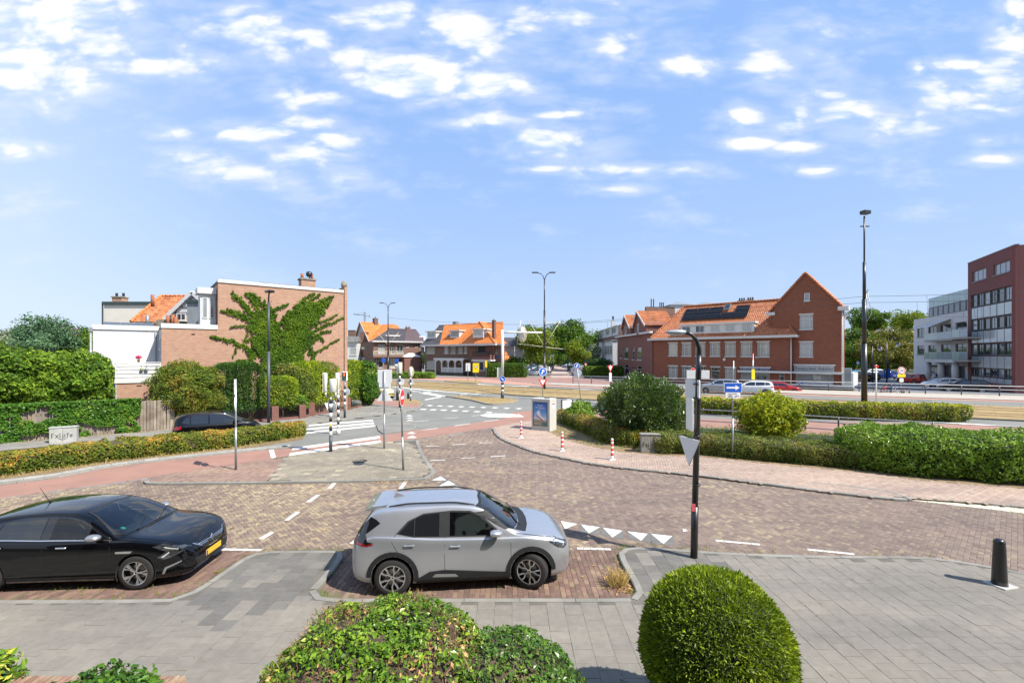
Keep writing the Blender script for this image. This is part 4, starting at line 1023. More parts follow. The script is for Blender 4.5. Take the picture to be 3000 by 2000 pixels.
P = np.array([(random.uniform(-20,3), random.uniform(9,17), .03) for _ in range(90)]+[(2.15+random.gauss(0,.12), 8.9+random.gauss(0,.25), .03) for _ in range(160)]+[(FLp(random.uniform(-12,1), -random.uniform(.05,.7))+(.085,)) for _ in range(500)]+[(G(random.uniform(448,1200),1414)+(.03,)) for _ in range(260)])
o = leaves('fallen_leaves', P, np.tile([0,0,1.0],(len(P),1)), .075, LM['dead'], None, .6, .2); tag(o, 'dry brown leaves blown along the kerbs', 'leaves', None, 'stuff')
def tp(px, top, Y, **k): X, z = XZ(px, top, Y); return X, z
X, z = tp(128, 935, 62); tree('spruce_like_tree', 'big rounded blue-green tree beyond the white house, far left', (X,62), z+.7, (3.5,3.3,3.7), 16000, .26, LM['tree_b'], nb=44)
X, z = tp(62, 990, 57); tree('cedar_tree', 'low spreading grey-blue conifer below the big rounded tree', (X+1.5,57), z+.2, (2.9,2.2,1.2), 5000, .24, LM['tree_b'], nb=18)
X, z = tp(222, 953, 84); tree('copper_beech', 'dark purple beech showing between the blue-green tree and white house', (X,84), z, (4.0,3.4,3.0), 8000, .40, LM['purple'])
X, z = tp(235, 978, 66); tree('leafy_tree', 'mid green tree against the left side of the white house', (X,66), z, (3.6,3.0,3.2), 9000, .32, LM['tree'])
X, z = tp(268, 948, 74); tree('leafy_tree', 'narrow bright green treetop touching the white house gutter', (X,74), z, (1.6,1.5,2.4), 3500, .32, LM['tree'])
X, z = tp(20, 960, 90); tree('pale_tree', 'pale grey-green tree at the far left edge', (X,90), z, (5.6,4.4,3.6), 9000, .42, LM['tree_g'])
X, z = tp(15, 1005, 46); tree('garden_tree', 'small bright green tree low at the left edge', (X-.5,46), z, (2.3,2,1.7), 5000, .24, LM['tree'])
X, z = tp(-120, 975, 60); tree('garden_tree', 'green tree just outside the left edge', (X,60), z, (5,4,3.5), 6000, .4, LM['tree'])
X, z = tp(1576, 950, 97); tree('street_tree', 'yellow-green tree left of the black twin lamp post at the side street', (X,97), z, (3.6,3.4,4.4), 12000, .34, LM['tree_y'], nb=38, trunk_r=.15)
X, z = tp(1556, 945, 104); tree('street_tree', 'taller airy tree behind the white gantry', (X,104), z, (3.0,3.0,3.6), 8000, .36, LM['tree'], nb=30)
X, z = tp(1664, 937, 128); tree('street_tree', 'largest dark green tree over the parked cars of the side street', (X,128), z, (5.6,5,5.4), 16000, .5, LM['tree'], nb=44)
X, z = tp(1712, 960, 120); tree('street_tree', 'broad olive green tree right of the largest side street tree', (X,120), z, (4.2,4,5.0), 9000, .45, LM['tree'], nb=34)
X, z = tp(1693, 993, 98); tree('street_tree', 'small yellow-green tree in front of the dark side street trees', (X,98), z, (2.5,2.3,2.9), 9000, .28, LM['tree_y'], nb=32, trunk_r=.1)
X, z = tp(1752, 970, 150); tree('pine_tree', 'dark pine above the roofs of the side street', (X,150), z, (4.6,4,3.4), 7000, .5, LM['tree_d'])
X, z = tp(1738, 1000, 108); tree('pale_tree', 'pale whitish green shrub tree in the side street front gardens', (X,108), z, (2.4,2.2,3.2), 6000, .3, LM['tree_g'])
X, z = tp(1620, 1010, 140); tree('street_tree', 'distant tree closing the side street', (X,140), z, (6,4,3.5), 6000, .5, LM['tree'])
X, z = tp(1665, 1015, 170); tree('street_tree', 'distant dark trees at the bend of the side street', (X,170), z, (9,4,4.5), 6000, .7, LM['tree_d'])
X, z = tp(1505, 1040, 92); tree('garden_tree', 'low green trees behind the clipped hedge left of the parked cars', (X,98), 4.2, (3.2,2,1.8), 5000, .3, LM['tree'])
for (px, top, bot, Y, wd, m, lb) in ((1483,1064,1104,88,6.6,'tree','clipped green hedge left of the parked white cars'),(1768,1073,1104,86,6.0,'tree','clipped bright green hedge before the brown twin-gable house'),(1205,1090,1109,84,7.0,'fresh','low clipped hedge before the brown corner house with dark roof')):
    X, z = XZ(px, top, Y)
    hedge('clipped_hedge', lb, 'hedge', [(X-wd/2,Y),(X+wd/2,Y-.5)], 1.6, .02, z, 9000, .22, LM[m], amp=.12, round_=.2, stems=False)
X, z = XZ(1755,1050,95); bush('garden_shrub', 'dark shrubs between hedge and pale houses on the side street', 'bush', (X,95,1.6), (3.2,1.5,2.0), 7000, .25, LM['tree_d'], amp=.3)
for (px, top, Y, cr, m, lb) in ((2545,903,118,(6.2,5,3.2),'tree','umbrella-topped tree right above the big gable house, behind the tall mast'),(2500,960,112,(5.2,4.5,4.6),'tree','dense green tree beside the gable house'),
    (2605,950,112,(5,4.5,4.8),'oakbrown','brownish parched tree right of the tall mast'),(2660,905,125,(5,4.5,5.0),'tree_y','airy yellow-green tree next to the white apartment block'),(2560,990,104,(4,3.6,3.0),'oakbrown','parched low tree behind the black lanterns'),
    (2640,1000,106,(3.6,3.4,3.2),'oakbrown','parched tree left of the white apartment block'),(2715,925,128,(3.6,3.2,3.4),'oakbrown','treetop rising over the white apartment roof'),(2480,1010,108,(3.6,3,3.0),'tree','green tree low beside the gable house')):
    X, z = tp(px, top, Y); tree('park_tree', lb, (X,Y), z, cr, 11000, .42, LM[m], nb=30, trunk_r=.32)
X, z = tp(2475,1045,66); tree('round_tree', 'small round bright green tree behind the shop corner', (X,74), 4.6, (1.3,1.3,1.5), 3000, .2, LM['fresh'], nb=14)
for (px, top, Y, wd, h) in ((2600,1068,135,50,5.5),(1900,1040,190,80,6),(400,1040,150,120,7),(2900,1040,190,60,7),(1300,1040,200,90,6),(-200,1030,110,50,6),(3300,1030,150,60,7)):
    X, _ = XZ(px, top, Y)
    hedge('tree_belt', 'far belt of mixed trees closing the view, %s' % {2600:'beyond the canal',1900:'behind the gable house',400:'behind the ivy-clad house',2900:'behind the apartment blocks',1300:'behind the orange-roofed houses',-200:'past the left edge',3300:'past the right edge'}[px], 'trees', [(X-wd/2,Y),(X+wd/2,Y)], 8, .3, h, 6000, .9, LM['tree'], amp=1.5, round_=.4, lumps=.25, stems=False)
from mathutils.bvhtree import BVHTree
def pchip(xs, ys, x):
    xs = np.array(xs, float); ys = np.array(ys, float); h = np.diff(xs); d = np.diff(ys)/h
    m = np.zeros(len(xs))
    for i in range(1, len(xs)-1):
        if d[i-1]*d[i] > 0: m[i] = 2*d[i-1]*d[i]/(d[i-1]+d[i])
    m[0], m[-1] = d[0], d[-1]
    x = np.clip(x, xs[0], xs[-1]); i = np.clip(np.searchsorted(xs, x)-1, 0, len(h)-1); t = (x-xs[i])/h[i]
    return ys[i]*(1+2*t)*(1-t)**2+h[i]*m[i]*t*(1-t)**2+ys[i+1]*t*t*(3-2*t)+h[i]*m[i+1]*t*t*(t-1)
def catmull(P, n):
    out = []; L = len(P)
    for i in range(L-1):
        p0, p1, p2, p3 = P[max(0,i-1)], P[i], P[i+1], P[min(L-1,i+2)]
        for k_ in range(n):
            t = k_/n
            out.append(.5*((2*p1)+(-p0+p2)*t+(2*p0-5*p1+4*p2-p3)*t*t+(-p0+3*p1-3*p2+p3)*t**3))
    out.append(P[-1]); return np.array(out)
def paint(name, col, metal=.0, rough=.35, flake=0.0):
    m, k, b, out = _new(name)
    g = k.node('ShaderNodeTexCoord')
    c = (*col, 1)
    n = k.noise(g.outputs['Object'], 1.5, 3)
    cc = k.mix(k.smooth(n, .3, .7), c, tuple(x*.93 for x in col)+(1,))
    sp = k.node('ShaderNodeSeparateXYZ'); k.link(g.outputs['Object'], sp.inputs[0])
    dn = k.noise(g.outputs['Object'], 9, 4)
    dust = k.math('MULTIPLY', k.smooth(sp.outputs[2], .55, .2), k.smooth(dn, .35, .7))
    cc = k.mix(k.math('MULTIPLY', dust, .35 if col[0] > .02 else .015), cc, (.22,.19,.15,1))
    k.link(cc, b.inputs['Base Color'])
    k.link(k.math('ADD', k.math('MULTIPLY', dust, .4 if col[0] > .02 else .1), rough), b.inputs['Roughness'])
    b.inputs['Metallic'].default_value = metal
    b.inputs['Specular IOR Level'].default_value = .5 if col[0] > .02 else .05
    b.inputs['Coat Weight'].default_value = 1.0; b.inputs['Coat Roughness'].default_value = .02; b.inputs['Coat IOR'].default_value = 1.5
    return m
trim = pm('black_trim', (.018,.019,.021), .6, spec=.35, var=.15, scale=6, bump=.2, bscale=200)
seamm = pm('panel_gap', (.012,.012,.013), .8)
rubber = pm('tyre_rubber', (.022,.021,.021), .85, var=.25, scale=12, bump=.3, bscale=60)
alloy = pm('alloy_bright', (.62,.62,.63), .25, metal=.9, var=.05)
alloyd = pm('alloy_dark', (.02,.02,.022), .3, metal=.3, var=.1, coat=.5)
chrome = pm('chrome', (.75,.76,.78), .10, metal=1.0, var=.03)
carglass = glass_mat('car_glass', (.008,.010,.012), .02)
windglass = glass_mat('windscreen_glass', (.055,.075,.082), .03)
lampglass = pm('headlamp_glass', (.07,.075,.08), .06, metal=.3, var=.5, scale=18, spec=1.0, coat=1.0)
lampwhite = pm('lamp_reflector', (.75,.78,.80), .12, metal=.5, coat=1)
taillamp = pm('tail_lamp', (.30,.008,.012), .12, var=.3, scale=20, coat=1.0)
plate_y = pm('number_plate', (.60,.40,.03), .5, var=.05)
plate_b = pm('plate_band', (.02,.06,.35), .5)
under = pm('wheel_arch_liner', (.012,.012,.012), .95)
def build_body(sp):
    H = lambda key, x: pchip(*zip(*sp[key]), x)
    x0, x1 = sp['zt'][0][0], sp['zt'][-1][0]
    n = sp.get('n', 74)
    t = np.linspace(0, 1, n); xs = x0+(x1-x0)*(.5-.5*np.cos(math.pi*t))*.55+(x1-x0)*t*.45
    zt, zb, w, zs = H('zt',xs), H('zb',xs), H('w',xs), H('zs',xs)
    crown = H('crown', xs); tum = sp.get('tum', .36)
    rows = []
    sub = sp.get('sub', 4)
    for i in range(n):
        s_, T, B, W_ = min(zs[i], zt[i]-.045), zt[i], zb[i], w[i]
        ws = W_*.935
        cr = min(crown[i], (T-s_)*.62); ze = T-cr; ye = ws-tum*(ze-s_)-.02
        ye = max(ye, W_*.55)
        mid = (B+s_)/2
        P = np.array([(0,B),(W_*.80,B),(W_*.955,B+.05),(W_*.99,B+.20),(W_*1.0,mid+.06),(W_*.99,s_-.14),(W_*.965,s_-.04),(ws,s_),
                      (ws+(ye-ws)*.5+.006,s_+(ze-s_)*.5),(ye+.006,ze-.015),(ye*.90,ze+cr*.40),(ye*.55,ze+cr*.80),(0,T)])
        rows.append(catmull(P, sub))
    m = len(rows[0]); V = [];
    for i in range(n):
        for (y, z) in rows[i]: V.append((xs[i], -y, z))
        for (y, z) in rows[i][-2:0:-1]: V.append((xs[i], y, z))
    per = 2*m-2; Fc = []
    for i in range(n-1):
        for j in range(per): Fc.append((i*per+j, i*per+(j+1)%per, (i+1)*per+(j+1)%per, (i+1)*per+j))
    for e, rev in ((0, True), (n-1, False)):
        o = e*per
        for j in range(m-1):
            a, b_, c, d = o+j, o+j+1, o+(per-j-1)%per, o+(per-j)%per
            q = [a,b_,c,d]
            q = [v for k_, v in enumerate(q) if v not in q[:k_]]
            if len(q) > 2: Fc.append(tuple(q if rev else q[::-1]))
    bm = bmesh.new(); vs_ = [bm.verts.new(v) for v in V]
    for f in Fc:
        try: bm.faces.new([vs_[i] for i in f])
        except ValueError: pass
    bmesh.ops.recalc_face_normals(bm, faces=bm.faces)
    for f in bm.faces: f.smooth = True
    return bm
def decal(bvh, name, poly, view, mat, parent, off=.003, th=0.0, res=.05, smooth=True, mirror=False, crease=False):
    poly = list(poly)
    xs = [p[0] for p in poly]; ys = [p[1] for p in poly]
    bm = bmesh.new();
    f = bm.faces.new([bm.verts.new((p[0], p[1], 0)) for p in poly])
    for k_ in range(int((max(xs)-min(xs))/res)+1):
        g = bm.verts[:]+bm.edges[:]+bm.faces[:]
        bmesh.ops.bisect_plane(bm, geom=g, plane_co=(min(xs)+(k_+.5)*res,0,0), plane_no=(1,0,0))
    for k_ in range(int((max(ys)-min(ys))/res)+1):
        g = bm.verts[:]+bm.edges[:]+bm.faces[:]
        bmesh.ops.bisect_plane(bm, geom=g, plane_co=(0,min(ys)+(k_+.5)*res,0), plane_no=(0,1,0))
    bad = []; nr = {}
    for v in bm.verts:
        a, b_ = v.co.x, v.co.y
        if view == 'R': o_, d_ = Vector((a,-3,b_)), Vector((0,1,0))
        elif view == 'L': o_, d_ = Vector((a,3,b_)), Vector((0,-1,0))
        elif view == 'F': o_, d_ = Vector((4,a,b_)), Vector((-1,0,0))
        elif view == 'B': o_, d_ = Vector((-4,a,b_)), Vector((1,0,0))
        else: o_, d_ = Vector((a,b_,4)), Vector((0,0,-1))
        hit, nn, idx, dist = bvh.ray_cast(o_, d_)
        if hit is None: bad.append(v); continue
        if nn.dot(d_) > 0: nn = -nn
        v.co = hit+nn*off; nr[v] = nn.copy()
    bmesh.ops.delete(bm, geom=bad, context='VERTS')
    if not bm.faces: bm.free(); return None
    if th:
        be = [e for e in bm.edges if e.is_boundary]
        r_ = bmesh.ops.extrude_edge_only(bm, edges=be)
        old = {}
        for v in [g for g in r_['geom'] if isinstance(g, bmesh.types.BMVert)]:
            for e in v.link_edges:
                o2 = e.other_vert(v)
                if o2 in nr and (o2.co-v.co).length < 1e-5: v.co = v.co-nr[o2]*th; break
    bmesh.ops.recalc_face_normals(bm, faces=bm.faces)
    for f in bm.faces: f.smooth = smooth and not th
    me = bpy.data.meshes.new(name); bm.to_mesh(me); bm.free(); uv_box(me)
    return link(name, me, mat, parent)
def strip_poly(pts, w_):
    P = [Vector(p) for p in pts]; L = []; Rr = []
    for i, p in enumerate(P):
        d = (P[min(len(P)-1,i+1)]-P[max(0,i-1)]).normalized(); nn = Vector((-d.y,d.x))*w_/2
        L.append(tuple(p+nn)); Rr.append(tuple(p-nn))
    return L+Rr[::-1]
def arc(cx, cz, r, a0, a1, n=16): return [(cx+r*math.cos(R(a0+(a1-a0)*i/n)), cz+r*math.sin(R(a0+(a1-a0)*i/n))) for i in range(n+1)]
WHEEL_CACHE = {}
def wheel(parent, x, y, r, steer=0, style='multi', width=.205, side=-1):
    key = (r, style)
    if key not in WHEEL_CACHE:
        ty = MB(); prof = [(r*.66,-.5),(r*.70,-.52),(r*.93,-.50),(r*.985,-.42),(r,-.30),(r,.30),(r*.985,.42),(r*.93,.50),(r*.70,.52),(r*.66,.5)]
        n = 40; V = [];
        for (rr, yy) in prof:
            for k_ in range(n): a = 2*math.pi*k_/n; V.append((rr*math.cos(a), yy*width, rr*math.sin(a)))
        ty.add(V, [(i*n+k_, i*n+(k_+1)%n, (i+1)*n+(k_+1)%n, (i+1)*n+k_) for i in range(len(prof)-1) for k_ in range(n)], True)
        hub = MB(); R1 = r*.70
        def dsk(m_, r0, r1, y0, y1, n=36):
            V = []
            for rr, yy in ((r0,y0),(r1,y1)):
                for k_ in range(n): a = 2*math.pi*k_/n; V.append((rr*math.cos(a), yy, rr*math.sin(a)))
            m_.add(V, [(k_,(k_+1)%n,n+(k_+1)%n,n+k_) for k_ in range(n)], True)
        dsk(hub, .02, R1, -width*.10, -width*.10); dsk(hub, R1, R1, -width*.52, -width*.1)
        rim = MB(); dsk(rim, R1*.93, R1, -width*.50, -width*.53); dsk(rim, .015, R1*.17, -width*.44, -width*.42)
        bits = []
        if style == 'twin':      # five pairs of spokes widening to the rim
            for q in range(5):
                a = 2*math.pi*q/5+.3
                for sgn in (-1,1):
                    bits.append([(R1*.12,a+sgn*.12),(R1*.42,a+sgn*.16),(R1*.62,a+sgn*.34),(R1*.95,a+sgn*.30),(R1*.95,a+sgn*.17),(R1*.68,a+sgn*.20),(R1*.46,a+sgn*.03),(R1*.12,a-sgn*.05)])
        elif style == 'star':
            for q in range(5):
                a = 2*math.pi*q/5+.2
                bits.append([(R1*.14,a-.3),(R1*.55,a-.17),(R1*.96,a-.36),(R1*.96,a-.05),(R1*.5,a+.02),(R1*.96,a+.12),(R1*.96,a+.26),(R1*.55,a+.15),(R1*.14,a+.3)])
        else:
            for q in range(7):
                a = 2*math.pi*q/7; bits.append([(R1*.14,a-.25),(R1*.95,a-.12),(R1*.95,a+.12),(R1*.14,a+.25)])
        for bt in bits:
            V = [(rr*math.cos(a), -width*(.50 if rr > R1*.6 else .44), rr*math.sin(a)) for rr, a in bt]
            V2 = [(x_, -width*.30, z_) for x_, y_, z_ in V]; m_ = len(V)
            rim.add(V+V2, [tuple(range(m_))]+[(i,(i+1)%m_,m_+(i+1)%m_,m_+i) for i in range(m_)])
        dd = MB(); dsk(dd, .05, R1*.62, -width*.16, -width*.16)
        WHEEL_CACHE[key] = (ty.mesh('tyre'), hub.mesh('wheel'), rim.mesh('rim'), dd.mesh('brake_disc'))
        for me_, mt in zip(WHEEL_CACHE[key], (rubber, alloyd, alloy, pm('brake_steel' , (.22,.21,.20), .4, metal=.8, var=.2) if 'brake_steel' not in MATS else MATS['brake_steel'])): me_.materials.append(mt)
    ty, hub, rim, dd = WHEEL_CACHE[key]
    wo = link('wheel', hub, None, parent); wo.location = (x, y, r); wo.rotation_euler = (0, random.random()*3, (0 if side < 0 else math.pi)+R(steer))
    wo.rotation_mode = 'XYZ'
    for nm, me_ in (('tyre', ty), ('rim', rim), ('brake_disc', dd)): link(nm, me_, None, wo)
    return wo
def cut_hole(o, poly, view):
    me = o.data; bm = bmesh.new(); bm.from_mesh(me); ia, ib = (0,2) if view in 'RL' else (1,2)
    def sel():
        out = []
        for f in bm.faces:
            c = f.calc_center_median()
            if view == 'R' and c.y > -.3 or view == 'L' and c.y < .3 or view == 'F' and c.x < .1: continue
            if c[ib] > .85: out.append(f)
        return out
    for (a, b_) in zip(poly, poly[1:]+poly[:1]):
        d = Vector((b_[0]-a[0], b_[1]-a[1]));
        if d.length < 1e-4: continue
        no = [0,0,0]; co = [0,0,0]; no[ia], no[ib] = -d.y, d.x; co[ia], co[ib] = a
        fs = sel(); g = list({v for f in fs for v in f.verts})+list({e for f in fs for e in f.edges})+fs
        bmesh.ops.bisect_plane(bm, geom=g, plane_co=co, plane_no=no)
    fs = sel()
    if fs:
        C = np.array([(f.calc_center_median()[ia], f.calc_center_median()[ib]) for f in fs]); k_ = inpoly(C, poly)
        bmesh.ops.delete(bm, geom=[f for f, q in zip(fs, k_) if q], context='FACES')
    bm.to_mesh(me); bm.free(); me.update()
seatm = pm('seat_fabric', (.05,.052,.056), .9, var=.2, scale=8, bump=.3); seatl = pm('seat_light', (.16,.165,.17), .85, var=.2, scale=8); dashm = pm('dashboard', (.022,.023,.025), .7)
def clear_glass():
    m = bpy.data.materials.new('clear_car_glass'); m.use_nodes = True; m.node_tree.nodes.clear(); k = NT(m.node_tree)
    o = k.node('ShaderNodeOutputMaterial'); t = k.node('ShaderNodeBsdfTransparent'); t.inputs[0].default_value = (.50,.58,.56,1); g = k.node('ShaderNodeBsdfGlossy'); g.inputs['Roughness'].default_value = .015
    fr = k.node('ShaderNodeFresnel'); fr.inputs[0].default_value = 1.55; mx = k.node('ShaderNodeMixShader'); k.link(k.math('MULTIPLY', fr.outputs[0], 1.6, clamp=True), mx.inputs[0]); k.link(t.outputs[0], mx.inputs[1]); k.link(g.outputs[0], mx.inputs[2]); k.link(mx.outputs[0], o.inputs[0]); return m
cglass = clear_glass()
def cabin(root, H, xw):
    MB().box(-1.5,1.1,-.66,.66,.30,.36).build('cabin_floor', dashm, root)
    b = MB(); b.bbox((xw-.28,0,.86),(.50,1.34,.22),b=.06); b.build('dashboard', dashm, root)
    for y in (-.36,.36):
        b = MB(); b.bbox((.02,y,.55),(.54,.50,.18),b=.06); M = Matrix.Rotation(R(-14),3,'Y'); b.bbox((-.29,y,.86),(.16,.48,.62),b=.06,M=M); b.bbox((-.40,y,H-.22),(.10,.26,.17),b=.04,M=M); b.build('seat', seatm, root)
    b = MB(); b.bbox((-.85,0,.55),(.5,1.25,.18),b=.06); b.bbox((-1.12,0,.88),(.16,1.25,.6),b=.06); b.build('rear_seat', seatm, root)
    b = MB(); b.tube([(xw-.62+.05*math.sin(t),.36+.18*math.cos(t),.93+.17*math.sin(t)) for t in np.linspace(0,6.283,21)], .014, 6, cap=False); b.tube([(xw-.45,.36,.86),(xw-.62,.36,.93)], .03, 6); b.tube([(xw-.62,.19,.93),(xw-.62,.53,.93)], .012, 5); b.build('steering_wheel', trim, root)
    b = MB(); b.bbox((xw-.62,0,H-.16),(.05,.22,.07),b=.015); b.build('rear_view_mirror', trim, root)
def make_car(sp, label, group=None, detail=2):
    root = thing(sp['name'], label, sp.get('cat','car'), (0,0,0), 0, group)
    bm = build_body(sp); ax = sp['axles']; r = sp['r']; ra = r+sp.get('gap', .045)
    for a in ax:
        nseg = 22
        for k_ in range(nseg):
            th = 2*math.pi*k_/nseg; c = Vector((a+ra*math.cos(th)*math.cos(math.pi/nseg), 0, r+.01+ra*math.sin(th)*math.cos(math.pi/nseg)))
            fs = [f for f in bm.faces if abs(f.calc_center_median().x-a) < ra+.25 and f.calc_center_median().z < r+ra+.2]
            g = list({v for f in fs for v in f.verts})+list({e for f in fs for e in f.edges})+fs
            bmesh.ops.bisect_plane(bm, geom=g, plane_co=c, plane_no=(math.cos(th),0,math.sin(th)))
        dl = [f for f in bm.faces if math.hypot(f.calc_center_median().x-a, f.calc_center_median().z-r-.01) < ra*.995 and abs(f.calc_center_median().y) > .35]
        bmesh.ops.delete(bm, geom=dl, context='FACES')
    bvh = BVHTree.FromBMesh(bm)
    me = bpy.data.meshes.new('body'); bm.to_mesh(me); bm.free(); uv_box(me)
    body = link('body', me, sp['paint'], root)
    W = max(p[1] for p in sp['w'])
    lin = MB()
    for a in ax:
        n = 14
        for sd in (-1,1):
            y0, y1 = sd*(W-.28), sd*(W-.012)
            V = [(p[0], yy, p[1]) for yy in (y0,y1) for p in arc(a, r+.01, ra+.004, -25, 205, n)]
            lin.add(V, [(i,i+1,n+2+i,n+1+i) for i in range(n)], True)
            lin.add([(p[0], y0, p[1]) for p in arc(a, r+.01, ra+.01, -25, 205, n)], [tuple(range(n+1))])
    lin.box(sp['zt'][0][0]+.35, sp['zt'][-1][0]-.35, -.55, .55, .17, .30)
    lin.build('wheel_arch_liner', under, root)
    for a, st in ((ax[1], sp.get('steer',0)), (ax[0], 0)):
        for sd in (-1,1): wheel(root, a, sd*(W-.115), r, st, sp.get('wheels','multi'), side=sd)
    D_ = lambda name, poly, view, mat, off=.003, th=0.0, res=.06, par=None, **k: decal(bvh, name, poly, view, mat, par or root, off, th, res, **k)
    for sd in ('R','L'):
        for nm, poly in sp['windows']:
            cl = sp.get('cabin') and nm == 'front'
            D_('side_window', poly, sd, cglass if cl else carglass, .012, res=.04)
            if cl: cut_hole(body, poly, sd)
        if 'seal' in sp:
            so_ = D_('window_surround', sp['seal'], sd, sp.get('sealmat', trim), .006, res=.035)
            if sp.get('cabin'): cut_hole(so_, sp['windows'][-1][1], sd)
        if sd == 'L' and detail < 2: continue
        for poly in sp.get('seams', ()): D_('door_gap', strip_poly(poly, .008), sd, seamm, .0015, res=.2)
        for poly, m_, off, th in sp.get('side_trim', ()): D_('side_trim', poly, sd, m_, off, th)
        for (hx, hz) in sp.get('handles', ()):
            b = MB();
            hit = bvh.ray_cast(Vector((hx, -3 if sd=='R' else 3, hz)), Vector((0, 1 if sd=='R' else -1, 0)))[0]
            if hit:
                s_ = -1 if sd=='R' else 1
                D_('handle_shade_oval', [(hx+.085*math.cos(a_)*.8, hz-.006+.03*math.sin(a_)) for a_ in np.linspace(0, 6.28, 15)[:-1]], sd, sp.get('handle_shade', trim), .0015, res=.1)  # flat dark oval paints the shade of the hollow behind the handle
                b.bbox((hx, hit.y+s_*.022, hz), (.19,.020,.030), b=.008); b.build('door_handle', sp.get('handle_mat', sp['paint']), root)
        mx, mz = sp['mirror']; s_ = -1 if sd=='R' else 1
        b = MB(); yy = s_*(W*.93+.10)
        V = [];
        for i, (u_, k_) in enumerate(((-.09,.55),(-.075,.9),(-.02,1.0),(.05,.95),(.10,.7),(.125,.25))):
            for q in range(12):
                a_ = 2*math.pi*q/12; V.append((mx+u_, yy+.105*k_*math.cos(a_), mz+.068*k_*math.sin(a_)*(1 if math.sin(a_)>0 else .8)))
        b.add(V, [(i*12+q, i*12+(q+1)%12, (i+1)*12+(q+1)%12, (i+1)*12+q) for i in range(5) for q in range(12)]+[tuple(range(12)), tuple(60+q for q in range(12))], True)
        mo = b.build('wing_mirror', sp.get('mirror_mat', sp['paint']), root)
        b = MB(); b.bbox((mx+.02, s_*(W*.93), mz-.055), (.09,.16,.03), b=.01); b.build('mirror_foot', trim, mo)
        for kind, poly, view in sp.get('lamps', ()):
            if view == 'S': D_(kind, poly, sd, {'headlight':lampglass,'tail_light':taillamp,'lamp_strip':lampwhite}[kind], .005 if kind!='lamp_strip' else .008, .006)
    D_('windscreen', sp['windscreen'], 'F', cglass if sp.get('cabin') else windglass, .011, res=.04)
    ws_ = D_('windscreen_surround', sp['windscreen_s'], 'F', trim, .009, res=.022)
    if sp.get('cabin'): cut_hole(ws_, sp['windscreen'], 'F'); cut_hole(body, sp['windscreen'], 'F'); cabin(root, *sp['cabin'])
    D_('rear_window', sp['rear_window'], 'B', carglass, .010, res=.04)
    for nm, poly, view, m_, off, th in sp.get('extra', ()): D_(nm, poly, view, m_, off, th)
    return root, bvh
def place(o, x, y, yaw, z=0.02): o.location = (x, y, z); o.rotation_euler = (0,0,yaw)
def sym(pts): return pts+[(-a,b) for a,b in reversed(pts)]
silver = paint('silver_paint', (.43,.445,.47), metal=.66, rough=.32)
blackp = paint('black_paint', (.0018,.0020,.0032), metal=0, rough=.25)
